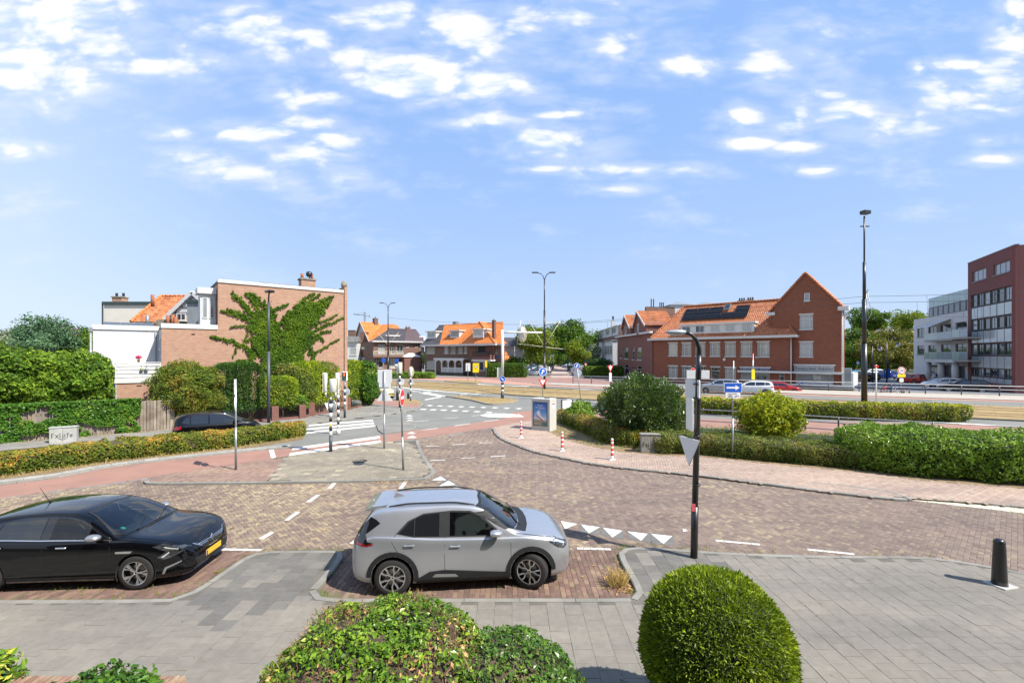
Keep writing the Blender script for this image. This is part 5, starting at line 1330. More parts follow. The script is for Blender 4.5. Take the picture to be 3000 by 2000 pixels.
suv = dict(name='parked_suv', cabin=(1.55,1.15), cat='car', paint=silver, r=.337, axles=(-1.28,1.28), wheels='twin', steer=-22, gap=.05, tum=.40, handle_shade=pm('handle_shadow',(.16,.165,.17),.5,metal=.4),
  zt=[(-2.06,.90),(-2.03,1.00),(-1.95,1.13),(-1.80,1.36),(-1.66,1.515),(-1.45,1.555),(-.9,1.59),(-.3,1.595),(.10,1.57),(.38,1.515),(.75,1.30),(1.05,1.115),(1.18,1.065),(1.5,1.03),(1.80,.965),(1.98,.875),(2.08,.76),(2.115,.64)],
  zb=[(-2.06,.42),(-2.0,.30),(-1.7,.22),(-1.0,.185),(1.0,.185),(1.7,.20),(1.95,.22),(2.08,.30),(2.115,.40)],
  w=[(-2.06,.60),(-2.03,.70),(-1.93,.79),(-1.7,.85),(-1.2,.880),(0,.868),(.9,.872),(1.3,.882),(1.65,.86),(1.88,.80),(2.0,.72),(2.08,.60),(2.115,.48)],
  zs=[(-2.06,.80),(-1.9,.98),(-1.6,1.10),(-1.1,1.08),(-.5,1.03),(.5,1.00),(1.1,.99),(1.6,.93),(1.95,.80),(2.115,.58)],
  crown=[(-2.06,.04),(-1.6,.06),(-1,.075),(.3,.075),(.9,.09),(1.3,.07),(2.115,.06)],
  windows=[('rear_quarter',[(-1.17,1.125),(-.90,1.075),(-.90,1.345),(-.99,1.30)]),('rear',[(-.88,1.072),(-.44,1.055),(-.44,1.425),(-.74,1.405),(-.88,1.355)]),('front',[(-.24,1.05),(.66,1.04),(.60,1.12),(.30,1.355),(.12,1.42),(-.24,1.435)])],
  seal=[(-1.22,1.125),(-.90,1.055),(-.4,1.035),(.72,1.015),(.66,1.12),(.33,1.375),(.14,1.445),(-.2,1.46),(-.74,1.43),(-1.02,1.32)],
  seams=[[(-.33,1.03),(-.335,.70),(-.33,.40)],[(.86,1.00),(.90,.85),(.90,.60),(.84,.40)],[(-1.22,1.13),(-1.30,1.0),(-1.20,.83),(-.98,.60),(-.9,.42)],[(.95,1.05),(1.4,.985),(1.75,.93),(1.95,.83)]],
  handles=[(-.98,.925),(-.14,.875)], mirror=(.60,1.10),
  side_trim=[(arc(-1.28,.347,.475,-12,178,16)+arc(-1.28,.347,.395,178,-12,16), trim, .016,.016),(arc(1.28,.347,.475,2,192,16)+arc(1.28,.347,.395,192,2,16), trim, .016,.016),
     ([(-.86,.19),(-.84,.30),(-.60,.43),(-.32,.45),(.30,.40),(.86,.36),(.88,.19)], trim, .014,.014),([(-.56,.33),(-.50,.385),(-.14,.37),(-.08,.325),(-.12,.315)], pm('badge_silver',(.35,.36,.36),.4,metal=.6), .018,.004)],
  lamps=[('tail_light',[(-2.045,.99),(-1.95,1.03),(-1.72,.985),(-1.62,.95),(-1.74,.92),(-2.05,.93)],'S'),('headlight',[(1.62,.885),(1.78,.915),(1.98,.83),(2.02,.77),(1.93,.72),(1.80,.76)],'S'),('lamp_strip',[(1.66,.883),(1.79,.895),(1.95,.815),(1.93,.795),(1.80,.855)],'S')],
  windscreen=sym([(-.0,1.525),(-.52,1.495),(-.62,1.40),(-.74,1.13),(-.70,1.105),(0,1.085)]), windscreen_s=sym([(0,1.540),(-.54,1.508),(-.64,1.41),(-.755,1.125),(-.71,1.09),(0,1.065)]),
  rear_window=sym([(0,1.46),(-.55,1.44),(-.66,1.22),(-.70,1.10),(0,1.12)]),
  extra=[('tailgate_panel', sym([(0,1.12),(-.74,1.10),(-.80,1.02),(-.74,.93),(0,.91)]), 'B', pm('gloss_black',(.006,.007,.010),.12,coat=1), .003, 0),
         ('cowl', [(1.00,-.70),(1.20,-.68),(1.27,-.35),(1.29,0),(1.27,.35),(1.20,.68),(1.00,.70),(1.10,.3),(1.12,0),(1.10,-.3)], 'T', trim, .006, .004),
         ('rear_glass_wrap', [(-1.99,1.10),(-1.70,1.40),(-1.60,1.36),(-1.52,1.30),(-1.78,1.12),(-1.74,1.0),(-1.62,.985),(-1.75,.955),(-2.03,1.0)], 'R', MATS.get('gloss_black') or trim, .003, 0),
         ('rear_glass_wrap', [(-1.99,1.10),(-1.70,1.40),(-1.60,1.36),(-1.52,1.30),(-1.78,1.12),(-1.74,1.0),(-1.62,.985),(-1.75,.955),(-2.03,1.0)], 'L', MATS.get('gloss_black') or trim, .003, 0),
         ('grille', sym([(0,.62),(-.42,.60),(-.50,.45),(-.44,.32),(0,.30)]), 'F', trim, .006, .01), ('bumper_trim', sym([(0,.30),(-.62,.34),(-.66,.26),(0,.22)]), 'F', trim, .008, .01)])
suv['extra'] = [(a,b,c,(MATS['gloss_black'] if a.startswith('rear_glass') else d),(.009 if a.startswith('rear_glass') else e),f) for a,b,c,d,e,f in suv['extra']]
so, bv = make_car(suv, 'silver compact SUV with black wheel-arch cladding parked in the bay')
def drop(bvh, x, y):
    h = bvh.ray_cast(Vector((x,y,4)), Vector((0,0,-1)))[0]; return h.z
b = MB()
for s_ in (-1,1):
    pts = [(x_, s_*.515, drop(bv, x_, s_*.515)+.028*min(1,1.6*math.sin(math.pi*(i+.01)/14.02))) for i, x_ in enumerate(np.linspace(-1.40,.22,15))]
    bb = MB(); bb.tube(pts, .016, 8); bb.build('roof_rail', trim, so)
bb = MB(); bb.extr([(-1.86,1.47),(-1.70,1.535),(-1.45,1.562),(-1.45,1.545),(-1.78,1.455)], 1, -.50, .50); bb.build('roof_spoiler', silver, so)
bb = MB(); z_ = drop(bv, -1.28, 0)
bb.add([(-1.38,-.022,z_),(-1.14,-.01,z_),(-1.14,.01,z_),(-1.38,.022,z_),(-1.36,0,z_+.075),(-1.31,0,z_+.07)], [(0,1,5,4),(3,4,5,2),(1,2,5),(0,4,3)]); bb.build('antenna_fin', silver, so)
for y0 in (-.45,.12):
    bb = MB(); z0_ = 1.10; bb.tube([(1.13,y0,1.075),(1.07,y0+.02,1.115),(.93,y0+.42,1.20)], .010, 6); bb.build('wiper', trim, so)
yawS = math.atan2(.25, 2.55)
cx, cy = -.915, 8.455
place(so, cx-math.sin(yawS)*.865, cy+math.cos(yawS)*.865, yawS)
hat = dict(name='parked_hatchback', cabin=(1.40,1.15), cat='car', paint=blackp, r=.322, axles=(-1.335,1.335), wheels='star', steer=0, gap=.035, tum=.42, handle_shade=MATS['gloss_black'], handle_mat=chrome, mirror_mat=pm('satin_silver',(.45,.45,.46),.35,metal=.7),
  zt=[(-2.12,.85),(-2.08,.96),(-1.98,1.08),(-1.75,1.24),(-1.45,1.345),(-1.0,1.415),(-.45,1.447),(.0,1.435),(.35,1.365),(.80,1.16),(1.12,1.005),(1.22,.985),(1.6,.93),(1.92,.85),(2.10,.745),(2.20,.63),(2.235,.52)],
  zb=[(-2.12,.36),(-2.0,.25),(-1.6,.18),(1.6,.17),(2.0,.17),(2.18,.22),(2.235,.30)],
  w=[(-2.12,.62),(-2.06,.74),(-1.95,.82),(-1.6,.885),(-1.2,.905),(0,.895),(.9,.898),(1.35,.905),(1.7,.885),(1.95,.82),(2.10,.73),(2.20,.60),(2.235,.48)],
  zs=[(-2.12,.75),(-1.9,.97),(-1.5,1.00),(-.8,.96),(.3,.925),(1.1,.92),(1.6,.87),(2.0,.76),(2.235,.48)],
  crown=[(-2.12,.04),(-1.4,.06),(-.6,.08),(.3,.08),(.9,.09),(1.3,.07),(2.235,.06)],
  windows=[('rear_quarter',[(-1.56,1.07),(-1.22,1.005),(-1.12,1.235),(-1.28,1.20)]),('rear',[(-1.19,1.00),(-.40,.975),(-.38,1.315),(-.75,1.31),(-1.09,1.245)]),('front',[(-.24,.972),(.70,.955),(.56,1.07),(.25,1.235),(.02,1.30),(-.22,1.318)])],
  seal=[(-1.63,1.075),(-1.22,.99),(-.4,.958),(.86,.935),(.60,1.09),(.27,1.26),(.03,1.325),(-.30,1.345),(-.76,1.335),(-1.18,1.265),(-1.40,1.18)], sealmat=MATS['gloss_black'],
  seams=[[(-.31,.96),(-.33,.65),(-.32,.30)],[(.84,.93),(.88,.75),(.86,.32)],[(-1.25,1.0),(-1.36,.86),(-1.16,.68),(-.93,.42),(-.88,.30)]],
  handles=[(-1.10,.86),(.02,.83)], mirror=(.62,1.015),
  side_trim=[(strip_poly([(-1.62,1.075),(-1.22,.985),(-.4,.952),(.40,.938),(.88,.930)], .016), chrome, .014,.006),([(.98,.735),(1.30,.745),(1.24,.70),(.98,.70)], chrome, .005,.004),
      (strip_poly([(-.95,.205),(.95,.205)],.06), MATS['gloss_black'], .02,.02)],
  lamps=[('headlight',[(1.62,.80),(1.80,.835),(2.06,.745),(2.14,.68),(2.0,.60),(1.83,.555),(1.72,.60),(1.86,.70)],'S'),('lamp_strip',[(1.80,.79),(2.02,.715),(2.03,.70),(1.84,.755)],'S'),('lamp_strip',[(1.78,.60),(1.82,.595),(1.91,.665),(1.90,.685)],'S'),
         ('tail_light',[(-2.11,.93),(-1.95,.96),(-1.72,.93),(-1.80,.86),(-2.10,.86)],'S')],
  windscreen=sym([(0,1.385),(-.52,1.355),(-.63,1.24),(-.77,1.01),(-.70,.995),(0,1.01)]), windscreen_s=sym([(0,1.400),(-.54,1.368),(-.65,1.25),(-.79,1.005),(-.72,.985),(0,.995)]),
  rear_window=sym([(0,1.33),(-.5,1.31),(-.60,1.10),(0,1.06)]),
  extra=[('grille', sym([(0,.655),(-.34,.66),(-.50,.70),(-.46,.64),(-.26,.56),(0,.525)]), 'F', trim, .004, .006),
         ('lower_grille', sym([(0,.42),(-.56,.44),(-.50,.30),(0,.27)]), 'F', trim, .004, .006),
         ('bumper_blade', [(1.79,.28),(1.84,.40),(2.08,.485),(2.08,.465),(1.87,.375),(1.83,.28)], 'R', MATS['satin_silver'], .008, .01),
         ('front_lip', sym([(0,.215),(-.72,.23),(-.72,.20),(0,.185)]), 'F', MATS['gloss_black'], .02, .02)])
ho, bv = make_car(hat, 'glossy black hatchback with chrome window line parked at the left edge')
for zz, hw in ((.545,.24),(.575,.30),(.605,.36),(.635,.42)):
    decal(bv, 'grille_bar', strip_poly([(-hw,zz+.012),(0,zz),(hw,zz+.012)], .011), 'F', chrome, ho, .014, .008)
decal(bv, 'grille_frame', strip_poly([(-.50,.70),(-.28,.553),(-.12,.52),(0,.515),(.12,.52),(.28,.553),(.50,.70)], .016), 'F', chrome, ho, .012, .008)
h = bv.ray_cast(Vector((4,0,.635)), Vector((-1,0,0)))[0]
bb = MB(); O = [(0,.085),(.055,0),(0,-.085),(-.055,0)]; I = [(0,.045),(.022,0),(0,-.045),(-.022,0)]
V = [(h.x+.012,a,h.z+c) for a,c in O]+[(h.x+.026,a*.75,h.z+c*.75) for a,c in O]+[(h.x+.02,a,h.z+c) for a,c in I]
bb.add(V, [(i,(i+1)%4,4+(i+1)%4,4+i) for i in range(4)]+[(4+i,4+(i+1)%4,8+(i+1)%4,8+i) for i in range(4)]); bb.build('diamond_emblem', chrome, ho)
h = bv.ray_cast(Vector((4,0,.42)), Vector((-1,0,0)))[0]
bb = MB(); bb.bbox((h.x+.012,0,.405),(.012,.52,.115), b=.004); pl_ = bb.build('number_plate', plate_y, ho)
bb = MB(); bb.box(h.x+.0185,h.x+.0205,-.257,-.215,.352,.458); bb.build('plate_band', plate_b, pl_)
for y0 in (-.5,.1):
    bb = MB(); bb.tube([(1.10,y0,1.02),(.98,y0+.3,1.085),(.92,y0+.5,1.11)], .009, 6); bb.build('wiper', trim, ho)
z_ = drop(bv, -.95, 0); bb = MB(); bb.tube([(-.95,0,z_),(-1.00,0,z_+.05),(-1.16,0,z_+.30)], [.02,.008,.003], 6); bb.build('antenna', trim, ho)
decal(bv, 'windscreen_sticker', [(-.60+.035*math.cos(a), 1.07+.02*math.sin(a)) for a in np.linspace(0,6.28,13)[:-1]], 'F', pm('green_sticker',(.05,.42,.36),.5), ho, .007)
yawH = math.atan2(.17, 2.66)
cx, cy = -8.41, 8.465
place(ho, cx-math.sin(yawH)*.89, cy+math.cos(yawH)*.89, yawH)
def spec(kind, paintm):
    if kind == 'mpv':
        L = 1.95; zt = [(-1.95,.80),(-1.92,.98),(-1.80,1.30),(-1.60,1.50),(-1.2,1.575),(-.4,1.59),(.1,1.55),(.45,1.42),(1.05,1.08),(1.25,1.01),(1.55,.92),(1.80,.76),(1.93,.60)]; zsv = .97; wm = .87
        win = [('q',[(-1.62,1.12),(-1.30,1.05),(-1.30,1.38),(-1.45,1.34)]),('rear',[(-1.25,1.04),(-.55,1.01),(-.55,1.44),(-1.15,1.43),(-1.25,1.38)]),('front',[(-.48,1.005),(.80,.99),(.55,1.17),(.25,1.34),(0,1.43),(-.48,1.445)])]
    elif kind == 'small':
        zt = [(-1.80,.80),(-1.77,1.05),(-1.65,1.38),(-1.45,1.49),(-.9,1.54),(-.2,1.54),(.25,1.48),(.85,1.12),(1.10,1.00),(1.45,.90),(1.70,.74),(1.78,.58)]; zsv = .95; wm = .79
        win = [('rear',[(-1.45,1.06),(-.50,1.0),(-.50,1.40),(-1.25,1.37)]),('front',[(-.43,.995),(.75,.98),(.45,1.20),(.15,1.38),(-.43,1.405)])]
    elif kind == 'estate':
        zt = [(-2.25,.85),(-2.20,1.05),(-2.08,1.32),(-1.90,1.46),(-1.3,1.51),(-.3,1.51),(.2,1.46),(.55,1.34),(1.15,1.05),(1.35,.99),(1.8,.90),(2.15,.76),(2.28,.58)]; zsv = .96; wm = .91
        win = [('q',[(-1.95,1.13),(-1.42,1.07),(-1.42,1.36),(-1.75,1.33)]),('rear',[(-1.36,1.06),(-.50,1.01),(-.50,1.38),(-1.36,1.37)]),('front',[(-.42,1.0),(.80,.98),(.45,1.20),(.10,1.36),(-.42,1.385)])]
    elif kind == 'tallsuv':
        zt = [(-2.20,.90),(-2.16,1.12),(-2.02,1.42),(-1.85,1.60),(-1.3,1.66),(-.3,1.67),(.2,1.62),(.50,1.50),(1.05,1.20),(1.25,1.12),(1.7,1.05),(2.08,.88),(2.2,.66)]; zsv = 1.07; wm = .92
        win = [('q',[(-1.85,1.24),(-1.40,1.18),(-1.40,1.50),(-1.68,1.46)]),('rear',[(-1.34,1.17),(-.50,1.12),(-.50,1.52),(-1.34,1.51)]),('front',[(-.42,1.11),(.78,1.09),(.45,1.32),(.10,1.49),(-.42,1.525)])]
    else:
        zt = [(-2.05,.80),(-2.02,.98),(-1.90,1.18),(-1.70,1.34),(-1.35,1.42),(-.6,1.46),(0,1.45),(.35,1.37),(1.0,1.04),(1.2,.98),(1.6,.91),(1.95,.76),(2.08,.58)]; zsv = .95; wm = .89
        win = [('rear',[(-1.50,1.08),(-.45,.99),(-.45,1.33),(-1.2,1.29)]),('front',[(-.38,.985),(.75,.965),(.45,1.17),(.15,1.29),(-.38,1.335)])]
    x0, x1 = zt[0][0], zt[-1][0]; zmx = max(z for _, z in zt)
    ax = (-x1*.63, x1*.63) if kind != 'small' else (-1.15,1.15)
    zw0 = [z for x, z in zt if z > zsv+.02 and x > .8]; zc = max(zsv+.10, 1.0) if kind != 'tallsuv' else 1.20
    return dict(name='car', paint=paintm, r=.31, axles=ax, n=44, sub=3, tum=.34, zt=zt, zb=[(x0,.38),(x0+.2,.24),(x0+.6,.19),(x1-.5,.19),(x1-.1,.22),(x1,.30)],
        w=[(x0,wm*.72),(x0+.08,wm*.88),(x0+.4,wm*.98),(0,wm),(x1-.6,wm*.99),(x1-.25,wm*.88),(x1-.06,wm*.70),(x1,wm*.55)],
        zs=[(x0,zsv-.20),(x0+.25,zsv+.03),(0,zsv),(x1*.6,zsv-.03),(x1-.25,zsv-.15),(x1,zsv-.42)],
        crown=[(x0,.04),(x0+.5,.06),(0,.07),(x1*.5,.08),(x1,.05)], windows=win,
        seams=[[(-.44,.98),(-.45,.6),(-.44,.3)],[(.78,.95),(.80,.6),(.78,.3)]], handles=[(-.98,.86),(-.22,.84)], mirror=(.62,zsv+.09),
        lamps=[('headlight',[(x1-.42,zsv-.16),(x1-.12,zsv-.22),(x1-.03,zsv-.33),(x1-.2,zsv-.33),(x1-.40,zsv-.25)],'S'),('tail_light',[(x0+.02,zsv-.02),(x0+.30,zsv+.02),(x0+.32,zsv-.12),(x0+.02,zsv-.16)],'S')],
        windscreen=sym([(0,zmx-.07),(-wm*.60,zmx-.10),(-wm*.82,zc+.02),(0,zc)]), windscreen_s=sym([(0,zmx-.045),(-wm*.66,zmx-.08),(-wm*.88,zc),(0,zc-.02)]),
        rear_window=sym([(0,zmx-.12),(-wm*.58,zmx-.14),(-wm*.66,zsv+.13),(0,zsv+.13)]),
        extra=[('number_plate', [(-.26,.62),(.26,.62),(.26,.73),(-.26,.73)], 'B', plate_y, .01, .01), ('grille', [(-.45,.40),(.45,.40),(.50,.55),(-.50,.55)], 'F', trim, .004, .004), ('number_plate', [(-.26,.36),(.26,.36),(.26,.46),(-.26,.46)], 'F', plate_y, .01, .01)])
P_ = {'black':blackp, 'silver':silver, 'white':paint('white_paint',(.70,.71,.72),rough=.3), 'red':paint('red_paint',(.42,.012,.015),rough=.3), 'blue':paint('blue_paint',(.02,.06,.30),metal=.2,rough=.3),
      'lightblue':paint('light_blue_paint',(.12,.36,.62),rough=.3), 'beige':paint('beige_paint',(.56,.49,.30),metal=.2,rough=.35), 'grey':paint('grey_paint',(.10,.115,.14),metal=.4,rough=.35), 'dark':paint('dark_green_black_paint',(.018,.022,.022),rough=.3)}
protos = {}
def car(kind, col, label, cat, x, y, yaw, group=None, z=.0, name='parked_car'):
    if kind not in protos:
        sp_ = spec(kind, P_[col]); sp_['name'] = name
        o, _ = make_car(sp_, label, group, detail=2); protos[kind] = (o, col)
    else:
        src, c0 = protos[kind]; o = copy_tree(src)
        if col != c0:
            for ch in [o]+list(o.children_recursive):
                if ch.type == 'MESH' and ch.data.materials and ch.data.materials[0] == P_[c0]:
                    ch.material_slots[0].link = 'OBJECT'; ch.material_slots[0].material = P_[col]
    for kk_ in ('group',):
        if kk_ in o: del o[kk_]
    o.name = name; tag(o, label, cat, group)
    place(o, x, y, yaw, z); return o
aD = math.atan2(D.y, D.x)
car('mpv', 'black', 'black compact MPV in the side street behind the turning hedge', 'car', -15.15, 23.55, aD)
X, Y = G(1112,1168); car('small', 'beige', 'small beige car waiting behind the conifer hedge at the corner', 'car', X-.3, Y+1.0, R(-38), name='beige_car')
gA = 'cars passing on the main road beyond the tram verge'; dr = math.atan2(-23.3, 42.9)
for (px, Y, kind, col, lb) in ((2108,52.5,'tallsuv','silver','silver SUV on the main road behind the black lamp post'),(2200,51.5,'estate','white','white estate car right behind the silver SUV')):
    car(kind, col, lb, 'car', (px-1500)*Y/F, Y, dr+math.pi, gA, .0, 'passing_car')
car('hatch', 'red', 'bright red hatchback low behind the railings before the gable house', 'car', (2290-1500)*55.8/F, 55.8, dr, None, -.35, 'red_car')
gp = 'cars in the car park by the apartment blocks'
for (px, py, kind, col, yw, lb) in ((2760,1139,'hatch','white',R(160),'white hatchback before the white apartment block'),(2820,1148,'estate','black',R(150),'black estate car nose to tail with the white hatchback'),(2668,1123,'small','red',R(100),'red hatchback seen from behind near the 30 sign'),
      (2704,1120,'small','white',R(120),'white and black small car right of the red hatchback'),(2592,1109,'mpv','blue',R(95),'dark blue car behind the blue parking sign'),(2538,1114,'hatch','dark','x','dark car partly behind the tall mast'),
      (2548,1102,'estate','white',R(175),'white car behind the dark one at the canal'),(2498,1108,'small','lightblue',R(80),'light blue small car beside the shop corner'),(2514,1116,'hatch','dark',R(95),'dark green car by the shop corner')):
    if yw == 'x': yw = R(100)
    X, Y = G(px, py); car(kind, col, lb, 'car', X, Y, yw, gp)
gs = 'cars parked along the side street'
for (px, py, kind, col, yw, lb) in ((1664,1077,'estate','grey',R(200),'dark grey estate turning in the side street'),(1676,1085,'hatch','dark',R(95),'black hatchback seen from behind on the side street'),(1625,1067,'small','white',R(95),'white car far down the side street'),
      (1636,1066.5,'small','red',R(95),'red car beside the far white car'),(1646,1063,'small','white',R(95),'white car farthest down the side street'),(1652,1063,'hatch','silver',R(95),'silver car farthest right down the side street'),
      (1564,1099,'hatch','white',R(175),'white hatchback at the street corner by the hedge'),(1572,1090,'estate','white',R(178),'white estate second from the street corner'),(1562,1084,'mpv','lightblue',R(178),'pale blue MPV third from the street corner'),
      (1604,1090,'hatch','white',R(80),'white car behind the black twin lamp post'),(1614,1080,'mpv','silver',R(90),'silver MPV under the yellow-green street tree'),(1608,1076,'small','blue',R(90),'blue car under the yellow-green street tree'),
      (1690,1099,'small','red',R(95),'red small car behind the white round sign back'),(1684,1092,'small','white',R(95),'white car just behind the red small one')):
    X, Y = G(px, py); car(kind, col, lb, 'car', X, Y, yw, gs)
whitep = pm('white_joinery', (.60,.60,.58), .5, var=.06, scale=3, grime=.06)
creamp = pm('cream_joinery', (.62,.58,.48), .55, var=.08, scale=3)
greyp = pm('grey_joinery', (.20,.21,.22), .5, var=.1)
zinc = pm('zinc', (.30,.32,.34), .5, metal=.4, var=.15, scale=2, grime=.15)
render_w = pm('white_render', (.55,.56,.57), .85, var=.06, scale=.6, bump=.1, grime=.06)
cream_r = pm('cream_render', (.68,.64,.55), .85, var=.08, scale=.6, grime=.1)
stone = pm('stone_cap', (.30,.27,.20), .9, var=.3, scale=4, bump=.5)
terracotta = pm('terracotta_pot', (.36,.13,.06), .85, var=.2)
flatroof = pm('flat_roof', (.07,.07,.075), .9, var=.2)
glass = glass_mat('window_glass', (.02,.026,.03), .03)
glassc = glass_mat('window_glass_curtain', (.03,.04,.045), .04, curtain=(.42,.43,.40))
glassg = glass_mat('window_glass_pale', (.22,.25,.27), .05)
screen = pm('dark_sunscreen', (.035,.04,.055), .8, var=.15)
br_salmon = brick_mat('salmon_brick', (.42,.235,.145), (.34,.175,.112), (.40,.345,.28), patch=.10, c3=(.52,.35,.24), dark=(.25,.125,.09))
br_red = brick_mat('red_brick', (.27,.085,.040), (.195,.060,.032), (.14,.09,.07), patch=.15, c3=(.46,.16,.06), dark=(.11,.045,.032))
br_brown = brick_mat('brown_brick', (.20,.11,.078), (.155,.086,.064), (.13,.10,.085), patch=.25, c3=(.23,.14,.095))
br_purple = brick_mat('purple_brick', (.215,.09,.068), (.165,.068,.055), (.14,.10,.085), patch=.15, c3=(.23,.11,.08))
br_maroon = brick_mat('maroon_brick', (.185,.062,.058), (.155,.053,.05), (.12,.055,.05), patch=.08)
br_dark = brick_mat('dark_plinth', (.07,.055,.05), (.055,.045,.04), (.08,.07,.06), patch=.3)
def tile_roof_mat(name, stops, grime=.3):
    m, k, b, out = _new(name)
    tc = k.node('ShaderNodeTexCoord'); g = k.node('ShaderNodeNewGeometry')
    s_ = k.vmath('SNAP', tc.outputs['UV'], (.25,.33,1))
    wn = k.node('ShaderNodeTexWhiteNoise'); wn.noise_dimensions = '2D'; k.link(s_, wn.inputs[0])
    c = k.ramp(wn.outputs[0], stops)
    n = k.noise(g.outputs['Position'], .6, 6, .7)
    c = k.mix(k.math('MULTIPLY', k.smooth(n, .48, .72), grime), c, tuple(x*.35 for x in stops[0][1])+(1,))
    k.link(c, b.inputs['Base Color']); b.inputs['Roughness'].default_value = .6
    return m
t_orange = tile_roof_mat('orange_pantile', [(0,(.34,.105,.040)),(.6,(.42,.145,.055)),(1,(.50,.21,.095))])
t_bright = tile_roof_mat('bright_orange_pantile', [(0,(.47,.135,.028)),(.6,(.57,.175,.036)),(1,(.64,.24,.06))], .22)
t_old = tile_roof_mat('weathered_pantile', [(0,(.28,.09,.035)),(.5,(.42,.14,.05)),(1,(.52,.21,.08))], .6)
t_dark = tile_roof_mat('dark_pantile', [(0,(.045,.04,.045)),(.7,(.065,.058,.065)),(1,(.09,.08,.085))], .1)
t_purple = tile_roof_mat('purplish_pantile', [(0,(.085,.058,.062)),(.7,(.11,.075,.08)),(1,(.14,.10,.10))], .1)
t_grey = tile_roof_mat('grey_tile', [(0,(.10,.10,.095)),(1,(.17,.165,.15))], .3)
class Pl:
    def __init__(s, p0, p1):
        s.p0 = Vector(p0[:2]); d = Vector(p1[:2])-s.p0; s.len = d.length; s.d = d.normalized(); s.n = Vector((-s.d.y, s.d.x)); s.ang = math.atan2(s.d.y, s.d.x)
    def uz(s, px, py, off=0.0):
        r = (px-1500)/F; P0 = s.p0+s.n*off
        u = (r*P0.y-P0.x)/(s.d.x-r*s.d.y); Y = P0.y+s.d.y*u
        return u, CAMZ-(py-HOR)*Y/F
    def rect(s, x0, y0, x1, y1, off=0.0):
        u0, za = s.uz(x0, y0, off); u1, zb = s.uz(x1, y1, off)
        u0b, zc = s.uz(x0, y1, off); u1b, zd = s.uz(x1, y0, off)
        return u0, u1, min(zb, zc)*.5+max(zb, zc)*.5, (za+zd)/2
def house(name, label, cat, pl, group=None):
    return thing(name, label, cat, (pl.p0.x, pl.p0.y, 0), pl.ang, group)
WC = {}
def window(par, u, z0, w, h, style='one', rot=0, y=0.0, org=(0,0), frame=None, pane=None, fw=.07, dep=.12, name='window', sill=True, lintel=False, sillm=None):
    frame = frame or whitep; pane = pane or glass
    key = (round(w,1), round(h,1), style, frame.name, pane.name, fw, dep, sill, lintel)
    W, H = round(w,1), round(h,1)
    if key not in WC:
        f = MB(); d0, d1 = dep, dep+.07
        f.box(0,fw,d0,d1,0,H).box(W-fw,W,d0,d1,0,H).box(fw,W-fw,d0,d1,0,fw).box(fw,W-fw,d0,d1,H-fw,H)
        bars = []; q = fw*.8
        if style == 'two': bars = [(.5,None)]
        if style == 'three': bars = [(1/3,None),(2/3,None)]
        if style == 'four': bars = [(.25,None),(.5,None),(.75,None)]
        if style == 'door': bars = [(None,.76)];
        if style == 'sash': bars = [(None,.72)]
        if style == 'cross': bars = [(.5,None),(None,.70)]
        if style == 'T3': bars = [(.26,None),(.74,None),(None,.70)]
        if style == 'three_top': bars = [(1/3,None),(2/3,None),(None,.70)]
        for a, b_ in bars:
            if a is not None: f.box(W*a-q/2, W*a+q/2, d0+.004, d1-.004, fw, H-fw)
            else: f.box(fw, W-fw, d0-.006, d1-.002, H*b_-q*.6, H*b_+q*.6)
        if sill: f.box(-.06, W+.06, -.07, d1, -.10, -.002)
        if lintel: f.box(-.08, W+.08, -.05, d1-.02, H+.002, H+.13)
        p = MB(); p.box(fw*.5, W-fw*.5, d0+.035, d0+.045, fw*.5, H-fw*.5)
        if style == 'T3':      # toplights above a curtained centre
            pass
        WC[key] = (f.mesh(name), p.mesh('pane'))
        WC[key][0].materials.append(frame); WC[key][1].materials.append(pane)
    fm, pmh = WC[key]
    o = link(name, fm, None, par); c, s_ = math.cos(rot), math.sin(rot)
    o.location = (org[0]+u*c-y*s_, org[1]+u*s_+y*c, z0); o.rotation_euler = (0,0,rot)
    link('pane', pmh, None, o)
    return o
def wall(par, u0, u1, z0, z1, holes, mat, y=0.0, thick=.25, rot=0, org=(0,0), name='wall'):
    us = sorted({u0,u1}|{h[0] for h in holes}|{h[1] for h in holes}); us = [x for x in us if u0-1e-6 <= x <= u1+1e-6]
    zs = sorted({z0,z1}|{h[2] for h in holes}|{h[3] for h in holes}); zs = [x for x in zs if z0-1e-6 <= x <= z1+1e-6]
    c, s_ = math.cos(rot), math.sin(rot); V = {}; vs_ = []; fs = []
    def P(u, d, z): return (org[0]+u*c-(y+d)*s_, org[1]+u*s_+(y+d)*c, z)
    b = MB()
    for i in range(len(us)-1):
        for j in range(len(zs)-1):
            um, zm = (us[i]+us[i+1])/2, (zs[j]+zs[j+1])/2
            if any(h[0] < um < h[1] and h[2] < zm < h[3] for h in holes): continue
            b.add([P(us[i],0,zs[j]),P(us[i+1],0,zs[j]),P(us[i+1],0,zs[j+1]),P(us[i],0,zs[j+1])], [(0,1,2,3)])
    for (a,b_,za,zb) in holes:
        q = [(a,za),(b_,za),(b_,zb),(a,zb)]
        for k_ in range(4):
            (ua,z_a),(ub,z_b) = q[k_], q[(k_+1)%4]
            b.add([P(ua,0,z_a),P(ub,0,z_b),P(ub,thick,z_b),P(ua,thick,z_a)], [(0,3,2,1)])
        b.add([P(a,thick,za),P(b_,thick,za),P(b_,thick,zb),P(a,thick,zb)], [(0,1,2,3)])
    b.add([P(u0,0,z0),P(u1,0,z0),P(u1,0,z1),P(u0,0,z1),P(u0,thick+.05,z0),P(u1,thick+.05,z0),P(u1,thick+.05,z1),P(u0,thick+.05,z1)],
          [(0,4,5,1),(1,5,6,2),(2,6,7,3),(3,7,4,0),(4,7,6,5)])
    return b.build(name, mat, par)
